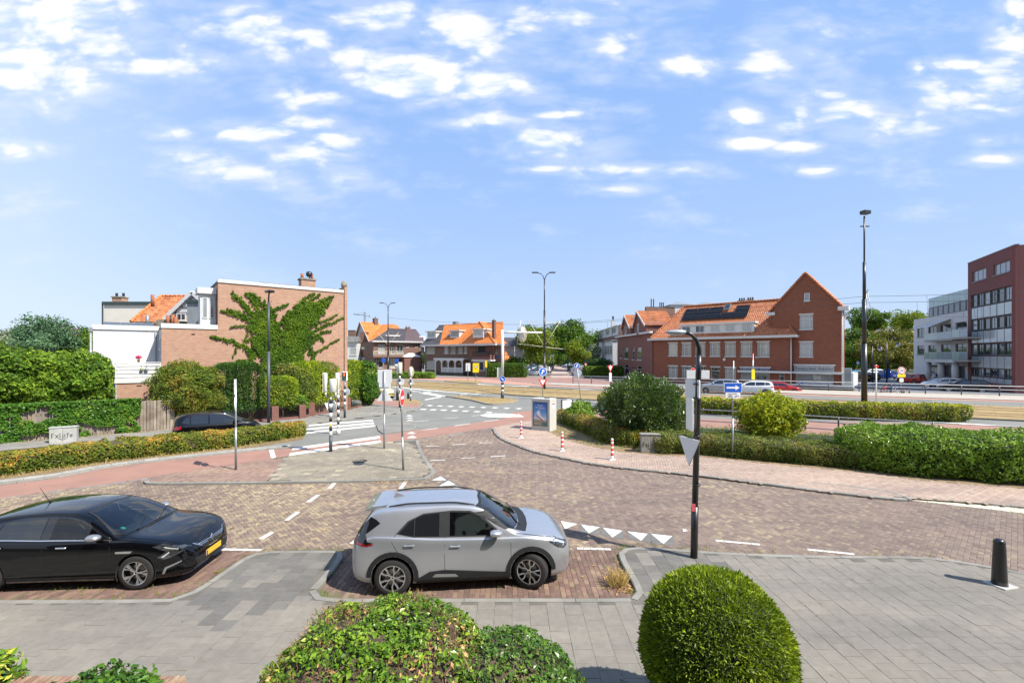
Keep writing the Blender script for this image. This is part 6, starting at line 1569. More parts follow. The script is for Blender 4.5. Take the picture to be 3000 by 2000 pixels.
def facade(par, pl, u0, u1, z0, z1, wins, mat, off=0.0, **kw):
    holes = []; todo = []
    for wdef in wins:
        x0,y0,x1,y1,st = wdef[:5]; o_ = dict(wdef[5]) if len(wdef) > 5 else {}
        a, b_, za, zb = pl.rect(x0,y0,x1,y1,off); W, H = max(.3,round(b_-a,1)), max(.3,round(zb-za,1))
        a = (a+b_)/2-W/2; holes.append((a,a+W,za,za+H)); todo.append((a,za,W,H,st,o_))
    w_ = wall(par, u0, u1, z0, z1, holes, mat, y=off)
    for a,za,W,H,st,o_ in todo:
        nm = 'door' if st == 'door' else o_.pop('name', 'window')
        kk_ = dict(kw); kk_.update(o_); window(par, a, za, W, H, st, y=off, name=nm, **kk_)
    return w_
def blk(par, name, mat, *boxes):
    b = MB()
    for q in boxes: b.box(*q)
    return b.build(name, mat, par)
def pantiles(par, pts, mat, cw=.25, rh=.33, amp=.028, step=.03, name='roof', segs=4):
    P = [Vector(p) for p in pts]; e = (P[1]-P[0]).normalized()
    nrm = (P[1]-P[0]).cross(P[2]-P[0]).normalized()
    if nrm.z < 0: nrm = -nrm
    v = nrm.cross(e).normalized()
    if v.z < 0: v = -v
    U = [(p-P[0]).dot(e) for p in P]; Vv = [(p-P[0]).dot(v) for p in P]
    nu = int((max(U)-min(U))/cw*segs)+2; nv = int((max(Vv)-min(Vv))/rh)+1
    verts = []; faces = []
    u_ = min(U)+np.arange(nu)*cw/segs; prof = amp*np.sin(np.arange(nu)*2*math.pi/segs)
    for r_ in range(nv):
        for (vv, hh) in ((min(Vv)+r_*rh, step), (min(Vv)+(r_+1)*rh, 0.0)):
            for i in range(nu): verts.append(P[0]+e*u_[i]+v*vv+nrm*(prof[i]+hh+.02))
    for r_ in range(nv*2-1):
        for i in range(nu-1): a = r_*nu+i; faces.append((a,a+1,a+nu+1,a+nu))
    me = bpy.data.meshes.new(name); me.from_pydata([tuple(x) for x in verts], [], faces)
    bm = bmesh.new(); bm.from_mesh(me); cen = sum(P, Vector())/len(P)
    for i in range(len(P)):
        a, b_ = P[i], P[(i+1)%len(P)]; ed = b_-a
        if ed.length < 1e-4: continue
        pn = ed.cross(nrm).normalized()
        if (cen-a).dot(pn) > 0: pn = -pn
        bmesh.ops.bisect_plane(bm, geom=bm.verts[:]+bm.edges[:]+bm.faces[:], plane_co=a, plane_no=pn, clear_outer=True)
    vs_ = [bm.verts.new(p-nrm*.04) for p in P]; bm.faces.new(vs_)
    bm.to_mesh(me); bm.free()
    me.update(); uv_box(me); return link(name, me, mat, par)
def ridge(par, a, b, mat, r=.10, name='ridge_tiles'):
    bb = MB(); a, b = Vector(a), Vector(b); n = max(1, int((b-a).length/.4))
    for i in range(n):
        bb.tube([a.lerp(b, i/n), a.lerp(b, (i+1.03)/n)], [r, r*.88], 7)
    o = bb.build(name, mat, par); o['kind'] = 'stuff'; return o
def chimney(par, x, y, z0, w, d, h, mat, pots=2, potm=None, cap=True):
    c = MB(); c.box(x-w/2,x+w/2,y-d/2,y+d/2,z0-1.2,z0+h); o = c.build('chimney', mat, par)
    if cap: MB().box(x-w/2-.07,x+w/2+.07,y-d/2-.07,y+d/2+.07,z0+h+.001,z0+h+.12).build('chimney_cap', stone, o)
    for i in range(pots):
        xx = x+(i-(pots-1)/2)*(w*.7/max(1,pots-1) if pots > 1 else 0)
        MB().lathe([(.10,z0+h+.12),(.12,z0+h+.5),(.09,z0+h+.5)], (xx,y), 10).build('chimney_pot', potm or terracotta, o)
    return o
def gutter(par, x0, x1, y, z, mat=None, h=.22, d=.30):
    return blk(par, 'gutter', mat or whitep, (x0,x1,y-d,y+.02,z-h,z), (x0,x1,y-d-.05,y-d,z-.06,z+.03))
p1 = Pl((-22.04,28.6), (-22.04+.775*11.4, 28.6+.632*11.4))
h1 = house('corner_house', 'tall brick corner house with green creeper fanning over its windowless side wall', 'house', p1)
wall(h1, 0, 3.02, 0, 6.12, [], br_salmon); wall(h1, 3.02, 11.4, 0, 9.28, [], br_salmon)
blk(h1, 'rear_walls', br_salmon, (3.03,11.38,.31,9.5,0,9.2), (.02,3.0,.31,6.5,0,6.05))
blk(h1, 'side_return', br_salmon, (11.405,11.62,-.10,1.2,0,9.75))
blk(h1, 'parapet_trim', whitep, (-.02,3.0,-.06,.32,6.12,6.42), (3.0,11.35,-.07,.32,9.28,9.50))
blk(h1, 'roof', flatroof, (3.02,11.4,.33,9.5,9.2,9.45), (0,3.0,.33,6.5,6.06,6.36), (5.6,10.9,.6,3.5,9.46,9.62))
u_, z_ = p1.uz(1002, 843); b = MB(); b.lathe([(.22,9.75),(.24,9.95),(.20,10.15),(.10,10.28)], (11.5,.3), 12); b.build('stone_finial', stone, h1)
u0, _ = p1.uz(882, 830, 1.4); u1, _ = p1.uz(923, 830, 1.4); _, zt_ = p1.uz(900, 820, 1.4)
ch = chimney(h1, (u0+u1)/2, 1.7, 9.45, u1-u0, .8, zt_-9.45, br_salmon, 2)
b = MB(); b.lathe([(.05,zt_+.1),(.05,zt_+.30),(.20,zt_+.34),(.26,zt_+.50),(.20,zt_+.68),(.05,zt_+.74)], (u1-.35,1.7), 14); b.build('ball_cowl', pm('cowl_metal',(.06,.065,.07),.4,metal=.6), ch)
for px in (812, 824):
    u_, _ = p1.uz(px, 828, 2.0); b = MB(); b.lathe([(.07,9.6),(.07,9.75),(.12,9.76),(.12,9.86)], (u_,2.2), 10); b.build('roof_vent', zinc, h1)
b = MB(); b.box(1.55,1.75,-.012,.01,5.72,5.80); b.build('air_brick', trim, h1)
b = MB(); b.box(4.4,5.1,-.02,.01,.75,1.0); b.build('door_lintel', whitep, h1)
wall(h1, -2.15, -.02, 0, 2.72, [], br_salmon, name='extension_wall')
blk(h1, 'extension_side', render_w, (-2.17,-2.12,.0,3.1,0,2.72)); blk(h1, 'terrace', whitep, (-2.22,-.01,-.06,3.08,2.72,2.95))
b = MB(); b.box(-1.2,-.95,-.012,.01,2.50,2.56); b.build('air_brick', trim, h1)
bal = MB(); bal.box(-2.2,-.05,-.04,.0,2.955,3.0)
balo = bal.build('balustrade', whitep, h1)
for i in range(4):
    z0 = 3.02+i*.225
    s_ = MB(); s_.add([(-2.12,-.015,z0),(-.06,-.015,z0),(-.06,-.075,z0+.05),(-2.12,-.075,z0+.05),(-2.12,-.015,z0+.20),(-.06,-.015,z0+.20),(-.06,-.04,z0+.20),(-2.12,-.04,z0+.20)],
        [(0,1,2,3),(3,2,6,7),(4,7,6,5),(0,4,5,1),(0,3,7,4),(1,5,6,2)]); s_.build('slat', whitep, balo)
    s_ = MB(); s_.box(-2.20,-2.15,0,2.9,z0,z0+.19); s_.build('slat', whitep, balo)
for (xx,yy) in ((-2.16,-.03),(-.04,-.03),(-2.18,2.95)): MB().box(xx-.03,xx+.03,yy-.03,yy+.03,2.95,3.95).build('post', whitep, balo)
MB().box(-2.22,-.03,-.09,.0,3.93,3.98).build('handrail', whitep, balo)
wall(h1, -3.35, -.02, 0, 6.05, [], render_w, y=3.1, name='rendered_wall')
blk(h1, 'rendered_side', render_w, (-3.36,-3.30,3.36,8,0,6.05)); blk(h1, 'parapet_trim', whitep, (-3.40,.0,3.02,3.3,6.052,6.36)); blk(h1, 'roof', flatroof, (-3.38,-.03,3.31,8,6.05,6.30))
for (a,b_) in ((-2.9,-2.05),(-2.03,-1.15),(-1.13,-.3)):
    s_ = MB(); s_.add([(a,3.6,6.33),(b_,3.6,6.33),(b_,4.6,6.62),(a,4.6,6.62),(a,4.6,6.33),(b_,4.6,6.33)], [(0,1,2,3),(3,2,5,4),(0,3,4),(1,5,2),(0,4,5,1)]); s_.build('solar_panel', pm('grey_panel',(.10,.115,.14),.3,metal=.3) if 'grey_panel' not in MATS else MATS['grey_panel'], h1)
blk(h1, 'return_wall', render_w, (-.02,.0,.30,.55,2.95,6.05), (-.02,0,2.6,3.1,2.95,6.05), (-.02,0,.55,2.6,5.5,6.05))
for (ya, yb) in ((.57,1.55),(1.58,2.58)):
    window(h1, 0, 2.97, yb-ya, 2.45, 'sash', rot=-math.pi/2, org=(-.02, yb), frame=whitep, pane=glassg, dep=-.03, sill=False, name='terrace_door')
b = MB(); b.tube([(-3.45,3.0,.0),(-3.45,3.0,5.9)], .06, 8); b.box(-3.55,-3.36,2.9,3.1,5.9,6.15); b.build('downpipe', zinc, h1)
b = MB(); b.tube([(-.22,3.02,2.95),(-.22,3.02,6.0)], .04, 8); b.build('downpipe', zinc, h1)
fp = thing('flower_pot', 'small pot with bright pink flowers on the white terrace balustrade', 'flower pot', (p1.p0+p1.d*(-1.10)+p1.n*(-.05)).to_3d()+Vector((0,0,3.98)))
MB().lathe([(.05,0),(.08,.16),(.06,.18)], n=12).build('pot', terracotta, fp)
leaves('flowers', sph(160)*[.14,.14,.08]+[0,0,.30], sph(160), .07, leaf_mat('pink_petal', [(0,(.55,.01,.06)),(1,(.80,.06,.20))], trans=.2), fp, .8)
for xx, cl in ((-.95,(.30,.36,.22)),(-.72,(.33,.37,.35))):
    o = thing('hanging_planter', 'small %s planter hooked to the white louvres' % ('sage green' if xx < -.9 else 'grey'), 'planter', (p1.p0+p1.d*xx+p1.n*(-.17)).to_3d()+Vector((0,0,3.42)), p1.ang)
    MB().lathe([(.04,0),(.09,.06),(.105,.13),(.09,.20),(.07,.21)], n=14).build('pot', pm('planter_%d' % int(xx*-100), cl, .5), o)
    MB().tube([(0,.0,.2),(0,.07,.30),(0,.09,.42)], .008, 5).build('hook', trim, o)
q2 = lambda x, y: (600+x/3.136, 750+y/3.136)
W2 = lambda x, y: p1.uz(*q2(x, y))
main = [(520,1010),(495,900),(440,830),(425,780),(470,720),(385,690),(395,625),(480,600),(530,560),(550,450),(600,440),(640,560),(700,610),(760,530),(830,480),(900,430),(1000,420),(1090,400),(1140,420),(1100,500),(1060,560),(1040,620),(950,650),(1000,710),(960,780),(975,840),(930,900),(905,1000),(880,1100),(560,1100)]
tend = [((560,600),(480,480),(430,380),(370,340),30),((520,600),(400,500),(320,400),(245,330),20),((480,620),(330,520),(200,480),14),((430,600),(280,540),(145,495),16),((600,500),(700,470),(770,435),16),((560,480),(500,420),(450,350),(390,345),20),
  ((440,640),(330,640),(230,645),8),((390,700),(370,770),8),((480,920),(400,850),(300,800),(170,760),(50,738),18),((300,800),(280,870),(265,925),6),((400,850),(430,900),(440,990),24),((420,970),(330,950),(285,970),(278,1015),8),((350,780),(440,750),12),
  ((820,500),(900,400),(1010,340),18),((900,450),(980,400),(1060,352),16),((1000,460),(1090,400),(1185,372),16),((1040,500),(1140,440),(1165,395),14),((1000,640),(1120,580),(1225,530),9),((980,700),(1100,640),(1200,600),(1275,555),12),
  ((980,760),(1080,700),(1165,690),15),((960,800),(1060,740),(1095,790),14),((980,890),(1080,850),(1160,800),(1240,760),9),((950,870),(1000,890),(975,1000),22),((600,600),(560,470),(545,400),14),((330,420),(420,520),(520,560),12),((250,370),(360,430),(450,560),12)]
mainu = [W2(*p) for p in main]
Pm = np.array(mainu); lo_, hi_ = Pm.min(0), Pm.max(0)
qq = rng.random((46000,2))*(hi_-lo_)+lo_
jit = np.stack([qq[:,0]+.26*np.array([mnoise.fractal(Vector((a*2.2,b_*2.2,0)),.7,2,3) for a,b_ in qq]), qq[:,1]+.26*np.array([mnoise.fractal(Vector((a*2.2,b_*2.2,7)),.7,2,3) for a,b_ in qq])],1)
hol = np.array([mnoise.fractal(Vector((a*1.1,b_*1.1,3)), .8, 2, 3) for a,b_ in qq])
keep = inpoly(jit, mainu) & (hol > -.6)
pts = [(a, -.03-.16*rng.random()-.08*max(0,h), b_) for (a,b_),h in zip(qq[keep], hol[keep])]
for t_ in tend:
    *pp, wd = t_; pp = [W2(*p) for p in pp]; wd = wd/3.136/58.
    for i in range(len(pp)-1):
        a, b_ = Vector(pp[i]), Vector(pp[i+1]); L = (b_-a).length; n = int(L*190*(wd/.12)**.7)
        for _ in range(n):
            t = random.random(); f = (i+t)/(len(pp)-1); w__ = wd*(1.25-.85*f); d = (b_-a).normalized()
            o = random.gauss(0, w__*.85)+.10*mnoise.noise(Vector((a.x+t*3, a.y, i*2)))
            p = a.lerp(b_, t)+Vector((-d.y, d.x))*o
            pts.append((p.x, -.02-.10*random.random(), p.y-.04*random.random()))
P = np.array(pts); crw = thing('wall_creeper', 'green creeper fanned out like antlers over the corner house side wall', 'creeper', (p1.p0.x,p1.p0.y,0), p1.ang)
leaves('foliage', P, np.tile([0,-1.0,.35],(len(P),1)), .105, LM['creeper'], crw, .8, .5, kind='stuff')
st_ = MB()
for t_ in tend:
    *pp, wd = t_; st_.tube([(*[W2(*p)[0]], -.02, W2(*p)[1]) for p in pp], [.018]*(len(pp)-1)+[.006], 4)
st_.build('vines', twig, crw)['kind'] = 'stuff'
def wbox(name, label, cat, X0, X1, Y0, Y1, z0, z1, mat, rz=0.0):
    o = thing(name, label, cat, ((X0+X1)/2, (Y0+Y1)/2, 0), rz); w, d = (X1-X0)/2, (Y1-Y0)/2
    blk(o, 'wall', mat, (-w,w,-d,d,z0,z1)); return o, w, d
q1 = lambda x, y: (x/3.136, 750+y/3.136)
Yc = 46; xa, zc = XZ(305, 893, Yc); xb, _ = XZ(445, 893, Yc)
o, w, d = wbox('cream_house', 'cream rendered house with dark green cornice and brick chimney behind the white wing', 'house', xa, xb, Yc, Yc+8, 0, zc, cream_r)
blk(o, 'cornice', pm('dark_green_trim',(.035,.06,.055),.6), (-w-.12,w+.1,-d-.15,d,zc+.002,zc+.32))
x_, zz = XZ(327, 866, Yc); x_ -= (xa+xb)/2
chimney(o, x_, -d+1.0, zc+.3, 1.0, .8, zz-zc-.4, br_salmon, 2, trim)
for px in (392, 430, 447):
    x_, zz = XZ(px, 880, Yc); b = MB(); b.lathe([(.10,zc+.3),(.10,zz-.1),(.17,zz-.1),(.17,zz+.05)], (x_-(xa+xb)/2,-d+2), 8); b.build('roof_vent', zinc, o)
b = MB(); b.tube([(-w-.1,-d-.06,0),(-w-.1,-d-.06,zc)], .07, 6); b.build('downpipe', trim, o)
Yo = 40; f = lambda px, py, Y=Yo: XZ(px, py, Y)
cx_ = f(540,900)[0]; o = thing('tiled_villa', 'house with weathered orange pantile roof and white half-timbered gable', 'house', (cx_,Yo,0))
L_ = lambda px, py, Y=Yo: (XZ(px,py,Y)[0]-cx_, Y-Yo, XZ(px,py,Y)[1])
pantiles(o, [L_(383,943), L_(640,943), L_(640,868,Yo+3.5), L_(472,867,Yo+3.5)], t_old)
ridge(o, L_(383,942,Yo-.05), L_(472,866,Yo+3.45), t_bright, .13, 'hip_tiles'); ridge(o, L_(472,866,Yo+3.5), L_(640,867,Yo+3.5), t_bright, .11)
blk(o, 'wall', br_salmon, (L_(390,943)[0], L_(640,943)[0], .1, 7, 0, L_(390,945)[2]))
Yg = 38.6; g = [L_(482,940,Yg), L_(566,860,Yg), L_(640,935,Yg)]
b = MB(); b.add([(g[0][0],Yg-Yo,g[0][2]),(g[2][0],Yg-Yo,g[0][2]),(g[1][0],Yg-Yo,g[1][2]),(g[0][0],2,g[0][2]),(g[2][0],2,g[0][2]),(g[1][0],2,g[1][2])],[(0,1,2),(3,5,4),(0,2,5,3),(1,4,5,2)]); b.build('gable', whitep, o)
def beam(par, pts, w_, mat, yy, dd=.06, name='timber'):
    for a, b_ in pts:
        A, B = Vector(a), Vector(b_); d_ = (B-A).normalized(); n_ = Vector((-d_.y,d_.x))*w_/2
        bb = MB(); bb.extr([tuple(A+n_),tuple(B+n_),tuple(B-n_),tuple(A-n_)], 1, yy-dd, yy); bb.build(name, mat, par)
G2 = lambda x, y: (L_(*q1(x,y),Yg)[0], L_(*q1(x,y),Yg)[2])
beam(o, [(G2(1520,580),G2(1775,335)),(G2(1775,335),G2(1900,450))], .30, whitep, Yg-Yo-.12, .12, 'bargeboard')
beam(o, [(G2(1545,595),G2(1775,372)),(G2(1775,372),G2(1880,480)),(G2(1600,520),G2(1900,520)),(G2(1620,600),G2(1900,600)),(G2(1620,470),G2(1620,600)),(G2(1650,465),G2(1900,465)),(G2(1700,415),G2(1830,415))], .10, greyp, Yg-Yo-.01)
a_, z0 = G2(1632,592); b__, z1 = G2(1716,530)
window(o, a_, z0, b__-a_, z1-z0, 'two', y=Yg-Yo-.22, dep=.05)
Yd = 33.5; A = L_(548,887,Yd); B_ = L_(616,948,Yd)
blk(o, 'dormer', pm('lead_grey',(.27,.29,.30),.6,var=.15,scale=2), (A[0],B_[0],Yd-Yo,Yd-Yo+2.5,B_[2]-.5,A[2])); blk(o, 'dormer_eave', MATS['dark_green_trim'], (A[0]-.1,B_[0]+.1,Yd-Yo-.12,Yd-Yo+2.5,A[2]+.002,A[2]+.2))
b = MB(); q_ = [L_(572,948,Yd-.5), L_(617,948,Yd-.5), L_(617,895,Yd-.2)]; b.add([*q_, *[(x,y+.3,z) for x,y,z in q_]], [(0,1,2),(3,5,4),(0,3,4,1),(1,4,5,2),(2,5,3,0)]); b.build('slate_cheek', t_grey, o)
for px, py in ((447,870),(515,935),(492,930),(432,930),(506,928)):
    X_ = L_(px,py,Yo-2);
    b = MB(); b.lathe([(.13,X_[2]-.8),(.13,X_[2]+.2),(.10,X_[2]+.2)], (X_[0],X_[1]), 8); b.build('chimney_pot', terracotta if px != 432 else zinc, o)
X_ = L_(480,945,Yo-1.5); X2_ = L_(515,937,Yo-1.5); blk(o, 'chimney_slab', stone, (X_[0]-.3,X2_[0]+.4,-1.9,-1.1,X_[2]-.6,X2_[2]))
bay_ = thing('white_stair_bay', 'white timber stair bay against the left edge of the tall brick wall', 'bay', (p1.p0+p1.d*2.55+p1.n*.9).to_3d(), p1.ang)
blk(bay_, 'wall', pm('grey_white_paint',(.55,.57,.58),.6,var=.08), (-.45,.44,0,1.3,6.36,8.55)); blk(bay_, 'cornice', whitep, (-.62,.45,-.22,1.4,8.552,8.95))
for uu in (-.34,.06): window(bay_, uu, 6.9, .3, 1.4, 'one', y=-.06, dep=.01, pane=glassg, sill=False, fw=.05)
K = 1.18; Bp = Vector((31.06*K, 50.5*K)); dd_ = Vector((.716,-.698)); Ap = Bp-dd_*19.4
p2 = Pl(Ap, Bp+dd_*5.2)
h2 = house('gable_building', 'long red brick corner building with orange pantile roof, solar panels and tall gable', 'building', p2)
z2 = lambda x, y: (1800+x/3.136, 750+y/3.136)
def R2(x0,y0,x1,y1,st,**o): a = z2(x0,y0); b_ = z2(x1,y1); return (*a,*b_,st,o)
EZ = 7.0
up_ = [R2(496,800,579,916,'T3',lintel=True,pane=glassc),R2(617,798,706,918,'T3',lintel=True,pane=glassc),R2(741,796,836,918,'T3',lintel=True,pane=glassc),R2(875,794,971,919,'T3',lintel=True,pane=glassc),R2(1013,791,1114,920,'T3',lintel=True,pane=glassc),R2(1158,790,1266,922,'T3',lintel=True,pane=glassc),R2(1311,786,1425,924,'T3',lintel=True,pane=glassc)]
gf = [R2(496,1010,581,1128,'T3',lintel=True,pane=glassc,sill=False),R2(617,1012,708,1128,'T3',lintel=True,pane=glassc,sill=False),R2(745,1014,836,1128,'T3',lintel=True,pane=glassc,sill=False),R2(886,1020,970,1165,'door',lintel=True,sill=False),R2(1014,1022,1114,1140,'T3',lintel=True,pane=glassc,sill=False),R2(1158,1056,1424,1150,'two',pane=glassg,sill=False),R2(1516,1072,1560,1172,'door',sill=False)]
facade(h2, p2, 0, 19.25, 0, EZ-.25, up_+gf, br_red)
blk(h2, 'rear_walls', br_red, (.02,19.2,.32,9.3,0,EZ-.2))
b = MB(); b.prism([(17.1,1.0),(24.5,.95),(24.5,3.6),(17.1,3.6)], 0, 10.4); b.build('rear_walls', br_red, h2)
gz_r = 10.5; GO = .6
gw = [R2(1702,534,1822,672,'T3',lintel=True,pane=glassc),R2(1702,788,1822,925,'T3',lintel=True,pane=glassc),R2(1745,340,1769,412,'one')]
shop = [R2(1666,1080,2012,1205,'one',pane=glassg,sill=False)]
facade(h2, p2, 16.9, 24.6, 0, gz_r, gw[:2]+shop, br_red, off=GO)
pku, pkz = p2.uz(2360,800,GO);
b = MB(); gs_ = [(16.9-.1,gz_r),(24.6+.1,gz_r),(pku,pkz)]; b.extr(gs_, 1, GO, GO+.3); b.build('gable', br_red, h2)
b = MB(); b.extr([(16.95,gz_r),(24.55,gz_r),(pku,pkz-.15)], 1, GO+.35, 3.6); b.build('gable_loft', br_red, h2)
pantiles(h2, [(24.95,GO-.15,gz_r-.35),(24.95,3.8,gz_r-.35),(pku,3.8,pkz+.05),(pku,GO-.15,pkz+.05)], t_orange); pantiles(h2, [(16.5,3.8,gz_r-.35),(16.5,GO-.15,gz_r-.35),(pku,GO-.15,pkz+.05),(pku,3.8,pkz+.05)], t_orange)
for s_ in ((16.55,gz_r-.28),(24.9,gz_r-.28)):
    ridge(h2, (s_[0],GO-.12,s_[1]), (pku,GO-.12,pkz+.10), t_orange, .13, 'verge_tiles')
a, _, c, d_ = p2.rect(*z2(1745,340),*z2(1769,412),GO); window(h2, a, c, .55, d_-c, 'one', y=GO-.08, dep=.02, pane=glassg)
blk(h2, 'eaves_return', whitep, (16.2,17.3,GO-.35,GO+.6,gz_r-.75,gz_r-.35), (24.3,25.4,GO-.4,GO+.6,gz_r-.60,gz_r-.12))
ru0 = 2.9; rs, rz_ = 4.75, 12.25
pantiles(h2, [(-.45,-.42,EZ-.05),(20.0,-.42,EZ-.05),(17.35,rs-2.2,rz_-2.4),(17.0,rs,rz_),(ru0,rs,rz_)], t_orange, name='roof')
pantiles(h2, [(-.45,9.6,EZ-.05),(-.45,-.42,EZ-.05),(ru0,rs,rz_)], t_orange, name='roof')
ridge(h2, (ru0,rs,rz_+.06), (17.2,rs,rz_+.06), t_orange, .14); ridge(h2, (-.40,-.38,EZ+.05), (ru0,rs,rz_+.06), t_orange, .13, 'hip_tiles'); ridge(h2, (19.95,-.38,EZ+.05), (17.3,rs-2.2,rz_-2.3), t_orange, .13, 'hip_tiles')
gutter(h2, -.7, 20.1, -.42, EZ-.02, h=.30, d=.30); blk(h2, 'gutter', whitep, (-.75,-.45,-.7,6,EZ-.32,EZ-.02), (19.8,20.1,-.42,.6,EZ-.32,EZ-.02))
slope = Vector((0, rs+.42, rz_-EZ+.05)); sl = slope.length; sn = slope.normalized(); nn_ = Vector((0,-sn.z,sn.y))
solar_m = pm('solar_cell', (.005,.006,.009), .45, metal=0, var=.2, spec=.3)
def on_roof(px, py):
    lo, hi = -.42, rs
    for _ in range(40):
        m_ = (lo+hi)/2; u, z = p2.uz(px, py, m_); zr = EZ-.05+(m_+.42)*sn.z/sn.y
        if z > zr: lo = m_
        else: hi = m_
    return u, (m_+.42)/sn.y
def roof_quad(u0,u1,s0,s1,h0,h1):
    o = Vector((0,-.42,EZ-.05)); V = []
    for hh in (h0,h1):
        for (u,s_) in ((u0,s0),(u1,s0),(u1,s1),(u0,s1)): q = o+sn*s_+nn_*hh; V.append((u,q.y,q.z))
    return V
FQ = [(0,3,2,1),(4,5,6,7),(0,1,5,4),(1,2,6,5),(2,3,7,6),(3,0,4,7)]
ua, sa_ = on_roof(*z2(617,598)); ub, _ = on_roof(*z2(1215,570)); _, sb_ = on_roof(*z2(800,484));
uc, _ = on_roof(*z2(970,520)); ud, _ = on_roof(*z2(1095,520))
pw_ = (ub-ua)/5.0; sm_ = (sa_+sb_)/2
for c_ in range(5):
    for r_ in range(2):
        if c_ == 3 and r_ == 1: continue
        b = MB(); u0 = ua+c_*pw_+.3*(r_); b.add(roof_quad(ua+c_*pw_+.03, ua+(c_+1)*pw_-.03, (sa_,sm_)[r_]+.02, (sm_,sb_)[r_]-.02, .12, .17), FQ); b.build('solar_panel', solar_m, h2)
us_, ss_ = on_roof(*z2(1005,500)); b = MB(); b.add(roof_quad(us_, us_+.85, ss_, ss_+1.2, .08, .22), FQ); rw = b.build('roof_window', greyp, h2)
b = MB(); b.add(roof_quad(us_+.08, us_+.77, ss_+.1, ss_+1.1, .221, .235), FQ); b.build('pane', glass, rw)
du0, dz0 = p2.uz(*z2(607,690), .2); du1, _ = p2.uz(*z2(1283,675), .2)
dy = .18; dzb = EZ-.05+(dy+.42)*sn.z/sn.y-.12; dzt = dzb+1.38
dm = blk(h2, 'dormer', whitep, (du0,du1,dy,2.6,dzb,dzt)); blk(h2, 'dormer_roof', whitep, (du0-.2,du1+.2,dy-.25,2.7,dzt+.002,dzt+.22))
for (xa_,xb_) in ((622,700),(747,830),(882,968),(1020,1108),(1172,1256)):
    a, _ = p2.uz(*z2(xa_,660), dy); b_, _ = p2.uz(*z2(xb_,660), dy); window(h2, a, dzb+.28, b_-a, 1.0, 'two', y=dy-.07, dep=.01, pane=glassc, sill=False)
for u in (10.2,11.4): chimney(h2, u+1.2, rs+1.2, rz_-.6, .9, .6, .9, br_brown, 3, trim)
for (uu, yy, z1_) in ((19.32,-.10,EZ-.3),(24.75,GO-.10,gz_r-.5)):
    b = MB(); b.tube([(uu,yy,0),(uu,yy,z1_)], .07, 8); b.build('downpipe', whitep, h2)
ca = p2.uz(*z2(1145,1055)); cb_ = p2.uz(*z2(1640,1068)); cz = ca[1]
blk(h2, 'canopy', whitep, (ca[0],cb_[0],-.7,.0,cz-.14,cz+.12))
cc_ = p2.uz(*z2(1645,1070),GO); ce = p2.uz(*z2(2075,1075),GO); blk(h2, 'canopy', whitep, (cc_[0],ce[0]+.3,GO-.7,GO,cz-.14,cz+.12))
def text(par, s_, size, loc, rot, mat, name='lettering', ext=.01, align='CENTER', sx=1.0, sp=1.0):
    cu = bpy.data.curves.new(name, 'FONT'); cu.body = s_; cu.size = size; cu.extrude = ext; cu.align_x = align; cu.align_y = 'CENTER'; cu.resolution_u = 2; cu.space_character = sp
    tmp = bpy.data.objects.new('t', cu); dg = bpy.context.evaluated_depsgraph_get(); COL.objects.link(tmp); dg.update()
    me = bpy.data.meshes.new_from_object(tmp.evaluated_get(dg)); bpy.data.objects.remove(tmp); bpy.data.curves.remove(cu)
    me.name = name; me.materials.clear(); o = link(name, me, mat, par); o.location = loc; o.rotation_euler = rot; o.scale = (sx,1,1); return o
a, b_, c, d_ = p2.rect(*z2(1155,1028),*z2(1435,1050)); navy = pm('navy_sign',(.02,.028,.07),.5); sg = blk(h2, 'shop_sign', navy, (a,b_,-.10,.0,c,d_+.02)); blk(h2, 'sign_trim', whitep, (a-.05,b_+.05,-.14,.0,d_+.03,d_+.17))
text(sg, 'KAPSALON JORDI', .46, ((a+b_)/2,-.11,(c+d_)/2+.02), (R(90),0,0), pm('sign_letter',(.65,.66,.68),.5), sx=.92, sp=1.1)
a, b_, c, d_ = p2.rect(*z2(1310,1097),*z2(1392,1127)); s2_ = blk(h2, 'window_sign', pm('black_sign',(.02,.02,.022),.4), (a,b_,-.03,.0,c,d_)); text(s2_, 'KAPSALON\nJORDI', .22, ((a+b_)/2,-.04,(c+d_)/2), (R(90),0,0), MATS['sign_letter'], sx=.9)
a, b_, c, d_ = p2.rect(*z2(1655,1036),*z2(2020,1064),GO); c = cz+.16; d_ = c+.72; sg = blk(h2, 'shop_sign', pm('silver_sign',(.42,.43,.43),.5), (a,b_,GO-.10,GO,c,d_)); blk(h2, 'sign_trim', whitep, (a-.1,b_+.15,GO-.16,GO,d_+.02,d_+.18))
text(sg, 'Financieel Advies', .62, ((a+b_)/2,GO-.11,(c+d_)/2), (R(90),0,0), pm('sign_dark',(.06,.065,.07),.5), sx=.86, sp=1.1)
a, b_, c, d_ = p2.rect(*z2(1666,1080),*z2(2012,1205),GO);
for i in range(9):
    zz = d_-.15-i*.14; blk(h2, 'shutter_slat', pm('shutter_grey',(.30,.31,.31),.5) if 'shutter_grey' not in MATS else MATS['shutter_grey'], (a+.1,b_-.1,GO+.08,GO+.11,zz-.10,zz))
lowp = blk(h2, 'shop_panel', pm('pale_panel',(.50,.51,.54),.6), (a+.05,b_-.05,GO-.02,GO+.10,c,c+.42*(d_-c)))
text(lowp, 'Financieel Advies', .26, ((a+b_)/2+.3,GO-.03,c+.22*(d_-c)), (R(90),0,0), MATS['sign_dark'])
b = MB(); b.extr([((a+b_)/2-1.6,c+.15),((a+b_)/2-1.15,c+.15),((a+b_)/2-1.05,c+.45),((a+b_)/2-1.4,c+.55),((a+b_)/2-1.75,c+.4)], 1, GO-.035, GO-.02); b.build('logo', pm('logo_blue',(.03,.25,.50),.5), h2)
